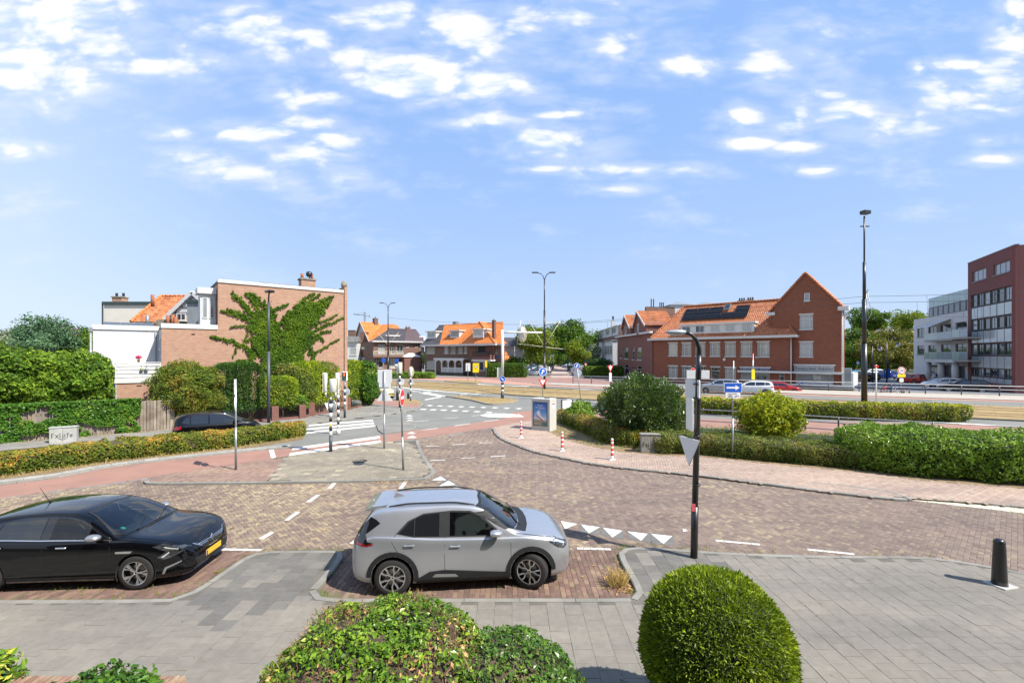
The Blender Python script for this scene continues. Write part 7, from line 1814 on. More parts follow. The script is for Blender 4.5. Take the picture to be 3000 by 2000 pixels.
b = MB(); b.box((a+b_)/2-.1,(a+b_)/2+.75,GO+.03,GO+.06,c+.55*(d_-c),c+.95*(d_-c)); b.build('poster', pm('poster_grey',(.50,.52,.50),.6,col2=(.15,.20,.14),scale=4), h2)
blk(h2, 'plinth', br_dark, (16.9,25.9,GO-.78,GO-.02,-.05,.42)); blk(h2, 'shop_sill', whitep, (16.9,25.9,GO-.85,GO-.01,.43,.62))
blk(h2, 'shop_annex', whitep, (24.75,25.9,GO-.70,3.5,.63,cz+.1)); window(h2, 24.95, .8, .8, 2.0, 'one', y=GO-.76, dep=.02, pane=glassg, sill=False)
b = MB(); b.box(15.0,15.45,-.12,.0,3.9,4.25); b.build('vent_box', zinc, h2)
b = MB(); b.bbox((10.95,-.15,3.72),(.35,.25,.4),b=.06); b.build('wall_lamp', creamp, h2)
q4 = lambda x, y: (1450+x/3.92, 750+y/3.92)
NR = Ap+Vector((-.2,.2)); p3 = Pl((20.0*1.11-.3, 86*1.10), (NR.x, NR.y));
h3 = house('twin_gable_house', 'purple-brown brick house with two white-edged pointed gables beside the red building', 'house', p3)
def R4(x0,y0,x1,y1,st,**o): return (*q4(x0,y0),*q4(x1,y1),st,o)
E3 = 7.9
facade(h3, p3, 0, p3.len, 0, E3, [R4(1435,1058,1460,1172,'one',lintel=False),R4(1482,1055,1531,1180,'sash'),R4(1574,1052,1601,1188,'sash'),R4(1628,1050,1682,1192,'sash',pane=glassc),
   R4(1438,1246,1460,1370,'one'),R4(1484,1250,1531,1378,'sash'),R4(1576,1262,1602,1396,'sash'),R4(1630,1262,1682,1392,'sash')], br_purple)
L3 = p3.len; blk(h3, 'rear_walls', br_purple, (.02,L3-.02,.32,9,0,E3-.1)); blk(h3, 'eaves', whitep, (-.3,L3+.1,-.45,.1,E3+.002,E3+.30))
for (xp, yp, xa_, xb_) in ((1502,682,1462,1560),(1643,636,1600,1735)):
    ua_, _ = p3.uz(*q4(xa_,850)); ub_, _ = p3.uz(*q4(xb_,830)); up__, zp = p3.uz(*q4(xp,yp)); up__ = (ua_+ub_)/2 if up__ < ua_ else max(up__, ua_+ (ub_-ua_)*.35)
    b = MB(); b.extr([(ua_,E3+.3),(ub_,E3+.3),(ub_,E3+1.7),(up__,zp-.2),(ua_,E3+1.7)], 1, 0, 5); b.build('gable', br_purple, h3)
    pantiles(h3, [(ub_+.25,-.3,E3+1.45),(ub_+.25,5,E3+1.45),(up__,5,zp+.1),(up__,-.3,zp+.1)], t_old); pantiles(h3, [(ua_-.25,5,E3+1.45),(ua_-.25,-.3,E3+1.45),(up__,-.3,zp+.1),(up__,5,zp+.1)], t_old)
    beam(h3, [((ua_-.3,E3+1.35),(up__,zp)),((up__,zp),(ub_+.3,E3+1.35))], .3, whitep, -.31, .08, 'bargeboard')
    window(h3, up__-.45, E3+.5, .9, 1.5, 'two', y=-.06, dep=.01)
def loc3(X, Y): v = Vector((X,Y))-p3.p0; return v.dot(p3.d), v.dot(p3.n)
(pu0,pv0),(pu1,pv1) = loc3(24.3,82.5), loc3(29.9,83.5); pt_ = 4.45+137*83/F
pd = Vector((pu1-pu0,pv1-pv0)).normalized(); pn = Vector((-pd.y,pd.x))*.5
b = MB(); b.prism([(pu0,pv0),(pu1,pv1),(pu1+pn.x,pv1+pn.y),(pu0+pn.x,pv0+pn.y)], 0, pt_); b.build('party_wall', br_brown, h3)
b = MB(); b.prism([(pu0-.1,pv0-.1),(pu1+.1,pv1-.1),(pu1+pn.x,pv1+pn.y+.1),(pu0+pn.x,pv0+pn.y+.1)], pt_+.002, pt_+.14); b.build('parapet_cap', flatroof, h3)
for i, t_ in enumerate((.20,.28,.50,.56,.62)):
    hh = pt_+(1.5 if i < 2 else .9); MB().lathe([(.10,pt_+.14),(.10,hh),(.14,hh),(.14,hh+.1)], (pu0+(pu1-pu0)*t_+pn.x*.5,pv0+(pv1-pv0)*t_+pn.y*.5), 8).build('flue', zinc, h3)
pw2 = thing('white_penthouse', 'white rooftop storey showing behind the orange roof', 'building', (XZ(2000,890,95)[0],95,0)); blk(pw2, 'wall', render_w, (-2.5,8,0,8,0,XZ(2000,893,95)[1]))
b = MB(); hz = XZ(2000,893,95)[1]; b.add([(-2.9,-.3,hz),(3,-.3,hz),(3,6,hz),(-2.9,6,hz),(0,3,hz+1.0)], [(0,1,4),(1,2,4),(2,3,4),(3,0,4),(0,3,2,1)]); b.add([(3.2,-.3,hz),(8.6,-.3,hz),(8.6,6,hz),(3.2,6,hz),(5.8,3,hz+1.0)], [(0,1,4),(1,2,4),(2,3,4),(3,0,4),(0,3,2,1)]); b.build('roof', zinc, pw2)
b = MB(); c = q4(1668,892); X_, Z_ = XZ(*c, 84); b.lathe([(.0,0),(.28,.03),(.42,.12)], n=18, smooth=True); o = b.build('satellite_dish', pm('dish_grey',(.40,.42,.44),.5), h3); uu, zz = p3.uz(*c); o.location = (uu,-.5,zz); o.rotation_euler = (R(80),0,R(-20))
p4_ = Pl((XZ(1745,1060,128)[0],128), (XZ(1810,1060,97)[0],97)); h4 = house('pale_row_house', 'white and brown row house with bay windows up the side street', 'house', p4_)
L4 = p4_.len; zt4 = 8.6; hs = []; wn = []
zz = lambda x, y: (1550+x/6.72, 1000+y/6.72)
wall(h4, 0, L4, 0, zt4, [], br_brown); blk(h4, 'rear_walls', br_brown, (.05,L4-.05,.32,8,0,zt4+2.2))
for (a, b_, m_) in ((.0,.22,whitep),(.28,.55,whitep),(.68,1.0,render_w)):
    blk(h4, 'bay', m_, (L4*a,L4*b_,-1.1,0,.3,7.4)); blk(h4, 'bay_roof', zinc, (L4*a-.2,L4*b_+.2,-1.3,.1,7.402,7.6))
    n_ = 3;
    for lv in (1.0,4.4):
        for i in range(n_):
            ww = (L4*(b_-a)-.6)/n_; window(h4, L4*a+.3+i*ww+.05, lv, ww-.1, 2.0, 'sash', y=-1.16, dep=.01, pane=glassc, sill=False)
for i, m_ in enumerate((whitep,render_w,whitep,render_w)):
    u0 = L4*i/4+.3; blk(h4, 'dormer', m_, (u0,u0+L4/4-.8,.2,4,zt4,zt4+2.0)); blk(h4, 'dormer_eave', whitep, (u0-.15,u0+L4/4-.65,-.05,4,zt4+2.002,zt4+2.2))
    for j in range(2): window(h4, u0+.4+j*2.2, zt4+.6, 1.6, 1.2, 'two', y=.13, dep=.01, sill=False)
blk(h4, 'chimney', whitep, (L4*.66,L4*.66+.9,.5,1.3,zt4,zt4+3.8)); MB().lathe([(.15,zt4+3.8),(.15,zt4+4.4),(.3,zt4+4.45),(.1,zt4+4.9)], (L4*.66+.45,.9), 8).build('cowl', trim, h4)
q5 = lambda x, y: (1230+x/8.252, 930+y/8.252)
YL, YR = 103, 90
p5 = Pl((XZ(1245,1000,YL)[0],YL), (XZ(1476,1000,YR)[0],YR))
h5 = house('porch_house', 'brown brick house with bright orange and dark tiled roof and white arched porch', 'house', p5)
def R5(x0,y0,x1,y1,st,**o): return (*q5(x0,y0),*q5(x1,y1),st,o)
E5 = 6.5; L5 = p5.len
facade(h5, p5, 0, L5, 0, E5, [R5(35,715,85,870,'one'),R5(148,715,362,868,'two',pane=glassc),R5(582,702,690,865,'two',pane=glassc),R5(742,702,862,865,'two',pane=glassc),R5(915,702,1035,865,'two',pane=glassc),R5(1058,706,1135,865,'one',pane=glassc),
   R5(1385,680,1585,868,'one',pane=screen,sill=False),R5(1832,710,1880,860,'one'),R5(50,1100,88,1240,'one'),R5(152,1045,362,1245,'four',pane=glassc),R5(590,1070,665,1235,'one'),R5(770,1085,840,1245,'one',pane=pm('oak_door',(.42,.20,.05),.5),name='door'),
   R5(925,1078,1000,1125,'two'),R5(1075,1115,1170,1285,'one',pane=screen),R5(1835,1085,1960,1240,'two')], br_brown, frame=creamp)
ub5, _ = p5.uz(1474,1000,10.0); ur5, _ = p5.uz(1474,1000,4.5)
b = MB(); b.prism([(.02,.32),(L5-.02,.32),(ub5,10),(.02,10)], 0, E5-.05); b.build('rear_walls', br_brown, h5); blk(h5, 'plinth', br_dark, (-.02,L5+.02,-.08,-.002,0,.7));
gutter(h5, -.6, L5+.5, -.5, E5+.1, h=.35, d=.4)
pk5, zk5 = p5.uz(*q5(1430,105), 4.5); _, zl5 = p5.uz(*q5(600,182), 4.5); usp, _ = p5.uz(*q5(525,600)); ut, _ = p5.uz(*q5(590,180),4.5)
dk_u, dk_z = p5.uz(*q5(465,180), 4.5)
zr5 = 11.2
pantiles(h5, [(usp,-.6,E5+.1),(L5+.3,-.6,E5+.1),(ur5,4.5,zr5),(ut,4.5,zr5)], t_bright, cw=.35, rh=.45, segs=3)
pantiles(h5, [(dk_u*.0+ (p5.uz(*q5(380,640))[0]),-.6,E5+.1),(usp,-.6,E5+.1),(ut,4.5,zr5),(dk_u,4.5,zr5)], t_dark, cw=.35, rh=.45, segs=3)
pantiles(h5, [(-.8,9,E5+.1),(-.8,-.6,E5+.1),(p5.uz(*q5(380,640))[0],-.65,E5+.1),(dk_u,4.5,zr5)], t_dark, cw=.35, rh=.45, segs=3)
blk(h5, 'rear_roof', flatroof, (dk_u,ub5-.2,4.6,9,E5,zr5-.3))
ridge(h5, (dk_u,4.5,zr5), (ut,4.5,zr5), t_dark, .14); ridge(h5, (ut,4.5,zr5), (ur5,4.5,zr5), t_bright, .14)
bu0, _ = p5.uz(*q5(975,605),-1.2); bu1, _ = p5.uz(*q5(1840,605),-1.2); bp, bz = p5.uz(*q5(1440,105),2.2)
pantiles(h5, [(bu0-.1,-1.5,E5+.15),(bu1+.1,-1.5,E5+.15),(bp,2.2,bz)], t_bright, cw=.35, rh=.45, segs=3); pantiles(h5, [(bu1+.1,-1.5,E5+.15),(bu1+.1,2.3,E5+.15),(bp,4.5,bz),(bp,2.2,bz)], t_bright, cw=.35, rh=.45, segs=3)
pantiles(h5, [(bu0-.1,2.3,E5+.15),(bu0-.1,-1.5,E5+.15),(bp,2.2,bz),(bp,4.5,bz)], t_bright, cw=.35, rh=.45, segs=3)
for s_ in (bu0,bu1): ridge(h5, (s_,-1.5,E5+.2), (bp,2.2,bz+.08), t_bright, .15, 'hip_tiles')
blk(h5, 'gutter', whitep, (bu0-.4,bu1+.4,-1.9,-1.5,E5-.25,E5+.12), (bu0-.1,bu1+.1,-1.5,.0,E5-.08,E5+.1))
for (x0,y0,x1,y1,st,pn,yy) in ((1310,318,1505,430,'two',glassc,-.9),(760,350,930,450,'three',glassc,1.0),(200,370,365,470,'two',glassg,1.0)):
    a, b_, c, d_ = p5.rect(*q5(x0,y0),*q5(x1,y1),yy); dmm = blk(h5, 'dormer', whitep, (a-.3,b_+.3,yy,yy+2.6,c-.5,d_+.2)); blk(h5, 'dormer_eave', whitep, (a-.6,b_+.6,yy-.35,yy+2.8,d_+.202,d_+.42)); window(h5, a, c, b_-a, d_-c, st, y=yy-.07, dep=.01, pane=pn, frame=greyp if st != 'two' else creamp, sill=False)
a, b_, c, d_ = p5.rect(*q5(635,370),*q5(705,440),1.0); b = MB(); b.add([(a,.9,c),(b_,.9,c),(b_+.5,1.9,d_),(a+.5,1.9,d_)], [(0,1,2,3)]); b.build('roof_window', glassg, h5)
cu, cz_ = p5.uz(*q5(1778,75),-.3); chimney(h5, cu, -.1, 6.6, .62, .6, cz_-6.6, br_brown, 1, zinc)
u_, z_ = p5.uz(*q5(830,95),5); blk(h5, 'roof_box', zinc, (u_-.5,u_+.5,5,6,zr5-.2,z_))
pa_, _ = p5.uz(*q5(362,1300),-2.0); pb_, _ = p5.uz(*q5(1045,1320),-2.0); _, pz_ = p5.uz(*q5(700,980),-2.0); _, pb0 = p5.uz(*q5(700,1330),-2.0)
po = blk(h5, 'porch_beam', whitep, (pa_-.2,pb_+.2,-2.2,-1.9,pz_-.45,pz_), (pa_-.1,pb_+.1,-1.9,.0,pz_-.2,pz_-.05))
for xx in (380,532,690,858,1030):
    u_, _ = p5.uz(*q5(xx,1200),-2.0); MB().box(u_-.12,u_+.12,-2.12,-1.92,0,pz_-.46).build('porch_post', whitep, po)
us5 = [p5.uz(*q5(xx,1200),-2.0)[0] for xx in (380,532,690,858,1030)]
for a, b_ in zip(us5[0:], us5[1:]):
    n_ = 10; arcp = [(a+.12+(b_-a-.24)*i/n_, pz_-.46-.50*(1-math.sin(math.pi*i/n_))**1.2) for i in range(n_+1)]
    b = MB(); b.extr(arcp+[(b_-.12,pz_-.46),(a+.12,pz_-.46)], 1, -2.08, -1.98); b.build('porch_arch', whitep, po)
for a, b_ in zip(us5[1:], us5[2:]):
    MB().box(a+.12,b_-.12,-2.08,-1.98,pb0+1.0,pb0+1.1).box(a+.12,b_-.12,-2.08,-1.98,pb0+.08,pb0+.16).build('porch_rail', whitep, po)
    n_ = 9
    for i in range(n_): u = a+.2+(b_-a-.4)*i/(n_-1); MB().box(u-.06,u+.06,-2.05,-2.01,pb0+.16,pb0+1.0).build('baluster', whitep, po)
blk(h5, 'porch_base', br_dark, (us5[1]-.3,pb_+.2,-2.3,-.1,0,pb0+.05))
ba, bb_, bc, bd = p5.rect(*q5(1285,1060),*q5(1700,1290),-1.5); blk(h5, 'bay_window_base', br_brown, (ba,bb_,-1.5,0,0,bc-.1)); blk(h5, 'bay_window_top', whitep, (ba-.2,bb_+.3,-1.75,0,bd+.05,bd+.38))
for i in range(3): ww = (bb_-ba)/3; window(h5, ba+i*ww+.08, bc, ww-.16, bd-bc, 'one', y=-1.5, dep=.0, pane=screen, fw=.14, sill=False)
blk(h5, 'bay_window_core', screen, (ba+.1,bb_-.1,-1.38,0,bc-.09,bd+.04)); blk(h5, 'balcony', br_purple, (ba-.1,bb_+.1,-1.6,0,bd+.39,bd+1.35))
bq = MB(); [bq.box(ba+i*(bb_-ba)/24-.02,ba+i*(bb_-ba)/24+.02,-1.64,-1.61,bd+.9,bd+1.9) for i in range(25)]; bq.box(ba-.1,bb_+.1,-1.66,-1.60,bd+1.9,bd+1.96); bq.build('balcony_railing', trim, h5)
st1 = blk(h5, 'street_sign', pm('street_blue',(.03,.10,.38),.5), (L5-2.2,L5-.8,-.06,-.01,3.8,4.1))
q6 = lambda x, y: (1000+x/6.816, 950+y/6.816)
def R6(x0,y0,x1,y1,st,**o): return (*q6(x0,y0),*q6(x1,y1),st,o)
p6 = Pl((XZ(1094,1000,101)[0],101), (XZ(1236,1000,108)[0],108)); h6 = house('brown_house', 'brown brick house with dark purplish roof, white bays and a balcony', 'house', p6); L6 = p6.len; E6 = 7.4
facade(h6, p6, 0, L6, 0, E6, [R6(735,410,880,575,'three',pane=glassc),R6(965,450,1075,580,'three'),R6(1110,400,1235,575,'two',pane=glassc),R6(1292,415,1350,455,'one'),R6(1468,415,1525,455,'one'),
   R6(745,675,825,865,'sash'),R6(650,670,710,860,'sash'),R6(965,675,1085,870,'three_top',pane=glassc),R6(1155,690,1225,870,'sash'),R6(1600,460,1640,580,'one'),R6(1285,755,1345,845,'one'),R6(1615,770,1640,885,'one')], br_brown, frame=whitep)
blk(h6, 'rear_walls', br_brown, (.02,L6-.02,.32,9,0,E6-.05)); gutter(h6, -.5, L6+.4, -.45, E6+.1, h=.3, d=.35)
_, zr6 = p6.uz(*q6(1300,105),4.2); hu, _ = p6.uz(*q6(1290,110),4.2); he, _ = p6.uz(*q6(1250,340)); hl_, _ = p6.uz(*q6(950,130),4.2)
pantiles(h6, [(-.6,-.5,E6+.1),(he,-.5,E6+.1),(hu,4.2,zr6),(hl_,4.2,zr6)], t_dark, cw=.35, rh=.45, segs=3); pantiles(h6, [(he,-.5,E6+.1),(L6+.5,-.5,E6+.1),(L6+.5,4.2,zr6),(hu,4.2,zr6)], t_purple, cw=.35, rh=.45, segs=3)
blk(h6, 'rear_roof', flatroof, (hl_,L6,4.3,8,E6,zr6-.2)); ridge(h6, (hl_,4.2,zr6+.05), (L6+.4,4.2,zr6+.05), t_dark, .13)
a, b_, c, d_ = p6.rect(*q6(945,255),*q6(1085,300),1.2); blk(h6, 'dormer', whitep, (a-.3,b_+.5,1.2,4,c-.4,d_+.2)); blk(h6, 'dormer_eave', whitep, (a-.8,b_+.9,.9,4,d_+.202,d_+.42)); window(h6, a, c, b_-a, d_-c, 'three', y=1.13, dep=.01, sill=False)
a, b_, c, d_ = p6.rect(*q6(1580,250),*q6(1640,300),1.2); blk(h6, 'dormer', whitep, (a-.3,b_+.5,1.2,4,c-.4,d_+.2)); window(h6, a, c, b_-a, d_-c, 'two', y=1.13, dep=.01, sill=False)
u_, z_ = p6.uz(*q6(1328,68),4.2); chimney(h6, u_, 4.2, zr6-.1, 1.0, .7, z_-zr6+.1, br_brown, 2)
a, b_, c, d_ = p6.rect(*q6(1258,650),*q6(1590,900),-2.2); blk(h6, 'side_annex', br_purple, (a,b_,-2.2,-.02,0,d_)); b = MB(); b.add([(a-.2,-2.4,d_),(b_+.2,-2.4,d_),(b_+.2,.0,d_),(a-.2,.0,d_),((a+b_)/2-.6,-1.2,d_+.9),((a+b_)/2+.6,-1.2,d_+.9)],[(0,1,5,4),(1,2,5),(2,3,4,5),(3,0,4),(0,3,2,1)]); b.build('annex_roof', whitep, h6)
a, b_, c, d_ = p6.rect(*q6(640,590),*q6(1235,640),-1.3)
blk(h6, 'balcony', br_brown, (a,b_,-1.3,-.01,c-.2,c+.25)); bq = MB(); n_ = 26
for i in range(n_+1): bq.box(a+i*(b_-a)/n_-.03,a+i*(b_-a)/n_+.03,-1.3,-1.25,c+.25,c+1.15)
bq.box(a,b_,-1.32,-1.24,c+1.15,c+1.22); bq.build('balcony_railing', creamp, h6)
p7 = Pl((XZ(1041,1000,112)[0],112), (XZ(1084,1000,106)[0],106)); h7 = house('white_gable_house', 'house with tall white boarded gable and steep bright orange roof', 'house', p7); L7 = p7.len
facade(h7, p7, 0, L7, 0, 7.6, [R6(285,410,555,535,'four',pane=glassc),R6(285,630,560,765,'four',pane=glassc)], br_purple, frame=whitep)
pku7, pkz7 = p7.uz(*q6(425,-55)); pku7 = L7*.42
b = MB(); b.extr([(0,7.6),(L7,7.6),(pku7,pkz7)], 1, -.02, .3); b.build('gable', render_w, h7)
a, b_, c, d_ = p7.rect(*q6(380,230),*q6(475,305)); window(h7, a, c, b_-a, d_-c, 'two', y=-.09, dep=.01)
blk(h7, 'rear_walls', br_red, (.02,L7-.02,.32,4.4,0,7.5))
pantiles(h7, [(L7+.4,-.4,7.35),(L7+.4,4.5,7.35),(pku7,4.5,pkz7),(pku7,-.4,pkz7)], t_bright, cw=.35, rh=.45, segs=3); pantiles(h7, [(-.4,4.5,7.35),(-.4,-.4,7.35),(pku7,-.4,pkz7),(pku7,4.5,pkz7)], t_bright, cw=.35, rh=.45, segs=3)
beam(h7, [((-.4,7.3),(pku7,pkz7+.05)),((pku7,pkz7+.05),(L7+.4,7.3))], .22, whitep, -.40, .06, 'bargeboard')
p7b = Pl((XZ(1084,1000,106)[0],106), (XZ(1112,1000,105)[0],105)); o7 = house('orange_roof_wing', 'red brick wing under the bright orange roof right of the white gable', 'house', p7b); facade(o7, p7b, 0, p7b.len, 0, 7.4, [R6(600,445,655,535,'one'),R6(605,670,640,770,'one')], br_red)
_, zw7 = p7b.uz(1112,951,5); blk(o7, 'gutter', whitep, (-.2,p7b.len+.4,-.4,0,7.402,7.65))
pantiles(o7, [(-.3,-.4,7.6),(p7b.len+.4,-.4,7.6),(p7b.len+.4,5,zw7),(-.3,5,zw7)], t_bright, cw=.35, rh=.45, segs=3)
xx_, zz_ = XZ(1130,952,125); o8 = thing('orange_roof_house', 'second orange hipped roof rising behind the dark-roofed house', 'house', (xx_,125,0)); blk(o8, 'wall', br_brown, (-5,6,0,8,0,7)); pantiles(o8, [(-7,-.4,7),(9,-.4,7),(2,4,zz_+.3),(-3,4,zz_+.2)], t_bright, cw=.35, rh=.45, segs=3)
u_, z_ = XZ(1100,935,112); c8 = chimney(h7, L7*.42+.2, 3.5, 11.9, 1.1, .9, 1.3, br_brown, 1, trim)
for lv in (0,1):
    for xx0, xx1 in ((325,470),(478,552)):
        a, b_, c, d_ = p7.rect(*q6(xx0,408+lv*208),*q6(xx1,498+lv*208)); n_ = 6
        aw = MB(); V = []
        for e in (a, b_):
            for i in range(n_+1): t = i/n_*math.pi/2; V.append((e,-.05-1.1*math.sin(t),c+(d_-c)*math.cos(t)))
        aw.add(V, [(i,i+1,n_+2+i,n_+1+i) for i in range(n_)]+[tuple(range(n_+1)),tuple(range(n_+1,2*n_+2))]); aw.build('striped_awning', pm('awning_green',(.45,.52,.47),.8) if 'awning_green' not in MATS else MATS['awning_green'], h7)
xL, _ = XZ(1006,1000,105); xR, _ = XZ(1040,1000,105); o9 = thing('grey_roof_house', 'white house with grey mansard roof just right of the tall brick wall', 'house', ((xL+xR)/2,105,0)); w = (xR-xL)/2+.6
blk(o9, 'wall', whitep, (-w,w,0,8,0,7.3)); b = MB(); zt9 = XZ(1020,984,105)[1]; b.add([(-w-.3,-.5,7.3),(w+.2,-.5,7.3),(w-.1,1.2,zt9),(-w+.9,1.2,zt9),(-w-.3,8,7.3),(w+.2,8,7.3)],[(0,1,2,3),(1,5,2),(0,3,4),(3,2,5,4)]); b.build('roof', t_grey, o9)
window(o9, -w+.1, 1.0, 1.4, 2.0, 'sash', y=-.07, dep=.01); window(o9, .2, 1.0, 1.5, 2.0, 'sash', y=-.07, dep=.01); window(o9, -w+.1, 4.3, 1.4, 2.2, 'sash', y=-.07, dep=.01); window(o9, .2, 4.3, 1.5, 2.2, 'sash', y=-.07, dep=.01, pane=glassc)
chimney(o9, -.4, 3, zt9-.2, 1.6, .8, 1.6, br_brown, 0); blk(o9, 'party_chimney', br_brown, (w-.2,w+1.8,2,5,5,zt9+1.0))
X0_, _ = XZ(1476,1000,104); X1_, _ = XZ(1532,1000,104); oA = thing('white_villa', 'white villa with dark grey roof left of the street trees', 'house', ((X0_+X1_)/2,104,0)); w = (X1_-X0_)/2
e_ = XZ(1500,1014,104)[1]; blk(oA, 'wall', whitep, (-w,w,0,8,0,e_)); zt_ = XZ(1500,987,104)[1]; b = MB(); b.add([(-w-.3,-.5,e_),(w+.3,-.5,e_),(w-1.1,3,zt_),(-w,3,zt_),(-w-.3,8,e_),(w+.3,8,e_)],[(0,1,2,3),(1,5,2),(0,3,4),(3,2,5,4)]); b.build('roof', t_dark, oA)
window(oA, w-1.6, 2.0, .8, 1.6, 'one', y=-.07, dep=.01); window(oA, w-1.8, .4, 1.2, 2.2, 'door', y=-.07, dep=.01, name='door')
b = MB(); b.add([(-w-1.5,-2.6,3.2),(-w+2.0,-2.6,3.2),(-w+.5,-.2,5.2),(-w-1.5,-.2,5.2)],[(0,1,2,3)]); b.build('lean_to_roof', t_bright, oA)
b = MB(); b.tube([(w-1.9,-2,0),(w-1.9,-2,6.3)], .06, 6); b.build('flagpole', whitep, oA)
gh = thing('glass_arbour', 'white curved glass canopy among bikes by the clipped hedge', 'canopy', (X1_+.3,99,0)); b = MB()
for i in range(5): b.tube([(.0+i*.0,i*.8,0)]+[(1.6*math.cos(t),i*.8,3+1.6*math.sin(t)) for t in np.linspace(0,math.pi*.55,7)], .06, 5)
b.build('ribs', whitep, gh)['kind'] = 'stuff'
K9 = Vector((55.3,50.0))*1.03; M9 = Vector((60.4,60.3))*1.03; dR = (K9-M9).normalized(); q9 = lambda x, y: (2680+x/3.266, 700+y/3.266)
p9 = Pl(M9, K9); h9 = house('maroon_office', 'maroon brick office block with horizontal bands of glass at the right edge', 'building', p9); L9 = p9.len; T9 = CAMZ+321*51.5/F
def R9(x0,y0,x1,y1,st,**o): return (*q9(x0,y0),*q9(x1,y1),st,o)
wa = [R9(550,295,682,395,'three',pane=glassg,frame=greyp),R9(752,225,910,330,'three',pane=glassg,frame=greyp)]
holes = [];
a0, _, _, _ = p9.rect(*q9(538,1000),*q9(926,1000)); _, a1, _, _ = p9.rect(*q9(538,1000),*q9(926,1000))
zrow = lambda y: p9.uz(*q9(926,y))[1]
zb0, zb1 = zrow(1398), zrow(440)
W_ = []
for r9 in wa:
    a, b_, c, d_ = p9.rect(*r9[:4]); W_.append((a,b_,c,d_))
ww_ = wall(h9, 0, L9, 0, T9, [(a0,a1,zb0,zb1)]+W_, br_maroon)
for (a,b_,c,d_) in W_: window(h9, a, c, round(b_-a,1), round(d_-c,1), 'three', frame=greyp, pane=glassg)
blk(h9, 'rear_walls', br_maroon, (.02,L9-.02,.32,12,0,T9-.05))
rows = [(1398,1345,'w'),(1340,1250,'d'),(1245,1120,'w'),(1110,990,'d'),(980,850,'w'),(840,720,'d'),(712,590,'w'),(580,450,'d')]
alu = pm('aluminium_frame',(.10,.10,.105),.5,metal=.3); panelw = pm('white_glass_panel',(.42,.47,.49),.12,var=.06,scale=1,spec=.8)
ncol = 6
for (yb, yt, k9) in rows:
    z0, z1 = zrow(yb), zrow(yt)
    for i in range(ncol):
        u0 = a0+(a1-a0)*i/ncol; u1 = a0+(a1-a0)*(i+1)/ncol
        if k9 == 'w': b = MB(); b.box(u0+.03,u1-.03,.05,.10,z0+.03,z1-.03); b.build('glass_panel', panelw, h9)
        else:
            window(h9, u0, z0, u1-u0, z1-z0, 'two' if i%2 else 'one', frame=alu, pane=glass if (i*7+int(yb))%3 else glassg, y=.0, dep=.12, sill=False, fw=.10)
fr = MB()
for i in range(ncol+1): u0 = a0+(a1-a0)*i/ncol; fr.box(u0-.03,u0+.03,.03,.12,zb0,zb1)
for (yb, yt, k9) in rows: fr.box(a0,a1,.025,.12,zrow(yb)-.03,zrow(yb)+.03)
fr.build('mullions', alu, h9)
pR = Pl(K9, K9+Vector((20,1.5))); hR = None
rot_ = pR.ang-p9.ang
wall(h9, .01, 20, 0, T9, [], br_maroon, rot=rot_, org=(L9,0.0));
blk(h9, 'parapet', zinc, (-.05,L9+.05,-.05,.35,T9+.002,T9+.08))
P10a = Vector((67.7,76.7))*1.03; p10 = Pl(P10a, M9); h10 = house('white_apartments', 'white apartment block with frosted glass balconies and glazed top floor', 'building', p10); L10 = p10.len; T10 = 10.45
q9b = lambda x, y: q9(x, y)
facade(h10, p10, 0, L10, 0, T10, [R9(22,850,92,938,'two',frame=greyp),R9(128,835,208,920,'two',frame=greyp),R9(245,815,345,905,'two',frame=greyp),R9(388,795,498,862,'two',frame=greyp),R9(22,1018,92,1105,'two',frame=greyp),R9(128,1015,208,1100,'two',frame=greyp),R9(250,1008,345,1092,'two',frame=greyp),R9(388,1003,498,1082,'two',frame=greyp),
   R9(115,1205,230,1300,'two',frame=greyp),R9(250,1205,365,1320,'two',frame=greyp),R9(400,1210,500,1335,'two',frame=greyp)], render_w)
blk(h10, 'rear_walls', render_w, (.02,L10-.02,.32,12,0,T10-.05))
frost = pm('frosted_glass',(.30,.40,.38),.15,var=.12,scale=1.2,spec=.8); frostb = pm('blue_frosted_glass',(.22,.28,.33),.15,var=.12,scale=1.2,spec=.8)
for (x0,y0,x1,y1) in ((90,895,355,962),(355,862,505,940),(90,1080,355,1148),(355,1078,505,1155)):
    a, b_, c, d_ = p10.rect(*q9(x0,y0),*q9(x1,y1),-1.4); bo = blk(h10, 'balcony', pm('balcony_slab',(.35,.34,.32),.8) if 'balcony_slab' not in MATS else MATS['balcony_slab'], (a,b_,-1.4,-.01,c-.25,c))
    n_ = 2
    for i in range(n_): u0, u1 = a+(b_-a)*i/n_, a+(b_-a)*(i+1)/n_; MB().box(u0+.03,u1-.03,-1.42,-1.39,c+.01,d_).build('glass_panel', frostb if i else frost, bo)
    MB().box(a,a+.03,-1.4,0,c+.01,d_).build('glass_panel', frost, bo)
for xx in (130,252,388): u_, _ = p10.uz(*q9(xx,1300),-1.0); MB().lathe([(.38,0),(.38,3.3)], (u_,-1.0), 16).build('column', render_w, h10)
blk(h10, 'canopy_slab', render_w, (p10.uz(*q9(95,1180),-1.6)[0],L10,-1.6,-.01,3.3,3.75))
u0, _ = p10.uz(*q9(132,700),1.2); blk(h10, 'top_floor', alu, (u0,L10-.02,1.25,8,T10,T10+2.3)); n_ = 9
for i in range(n_):
    a = u0+(L10-u0)*i/n_; b_ = u0+(L10-u0)*(i+1)/n_; MB().box(a+.05,b_-.05,1.18,1.22,T10+1.75,T10+3.3).build('glass_panel', frost, h10)
    window(h10, a+.1, T10+.25, b_-a-.2, 1.4, 'one', y=1.15, dep=.0, frame=greyp, sill=False)
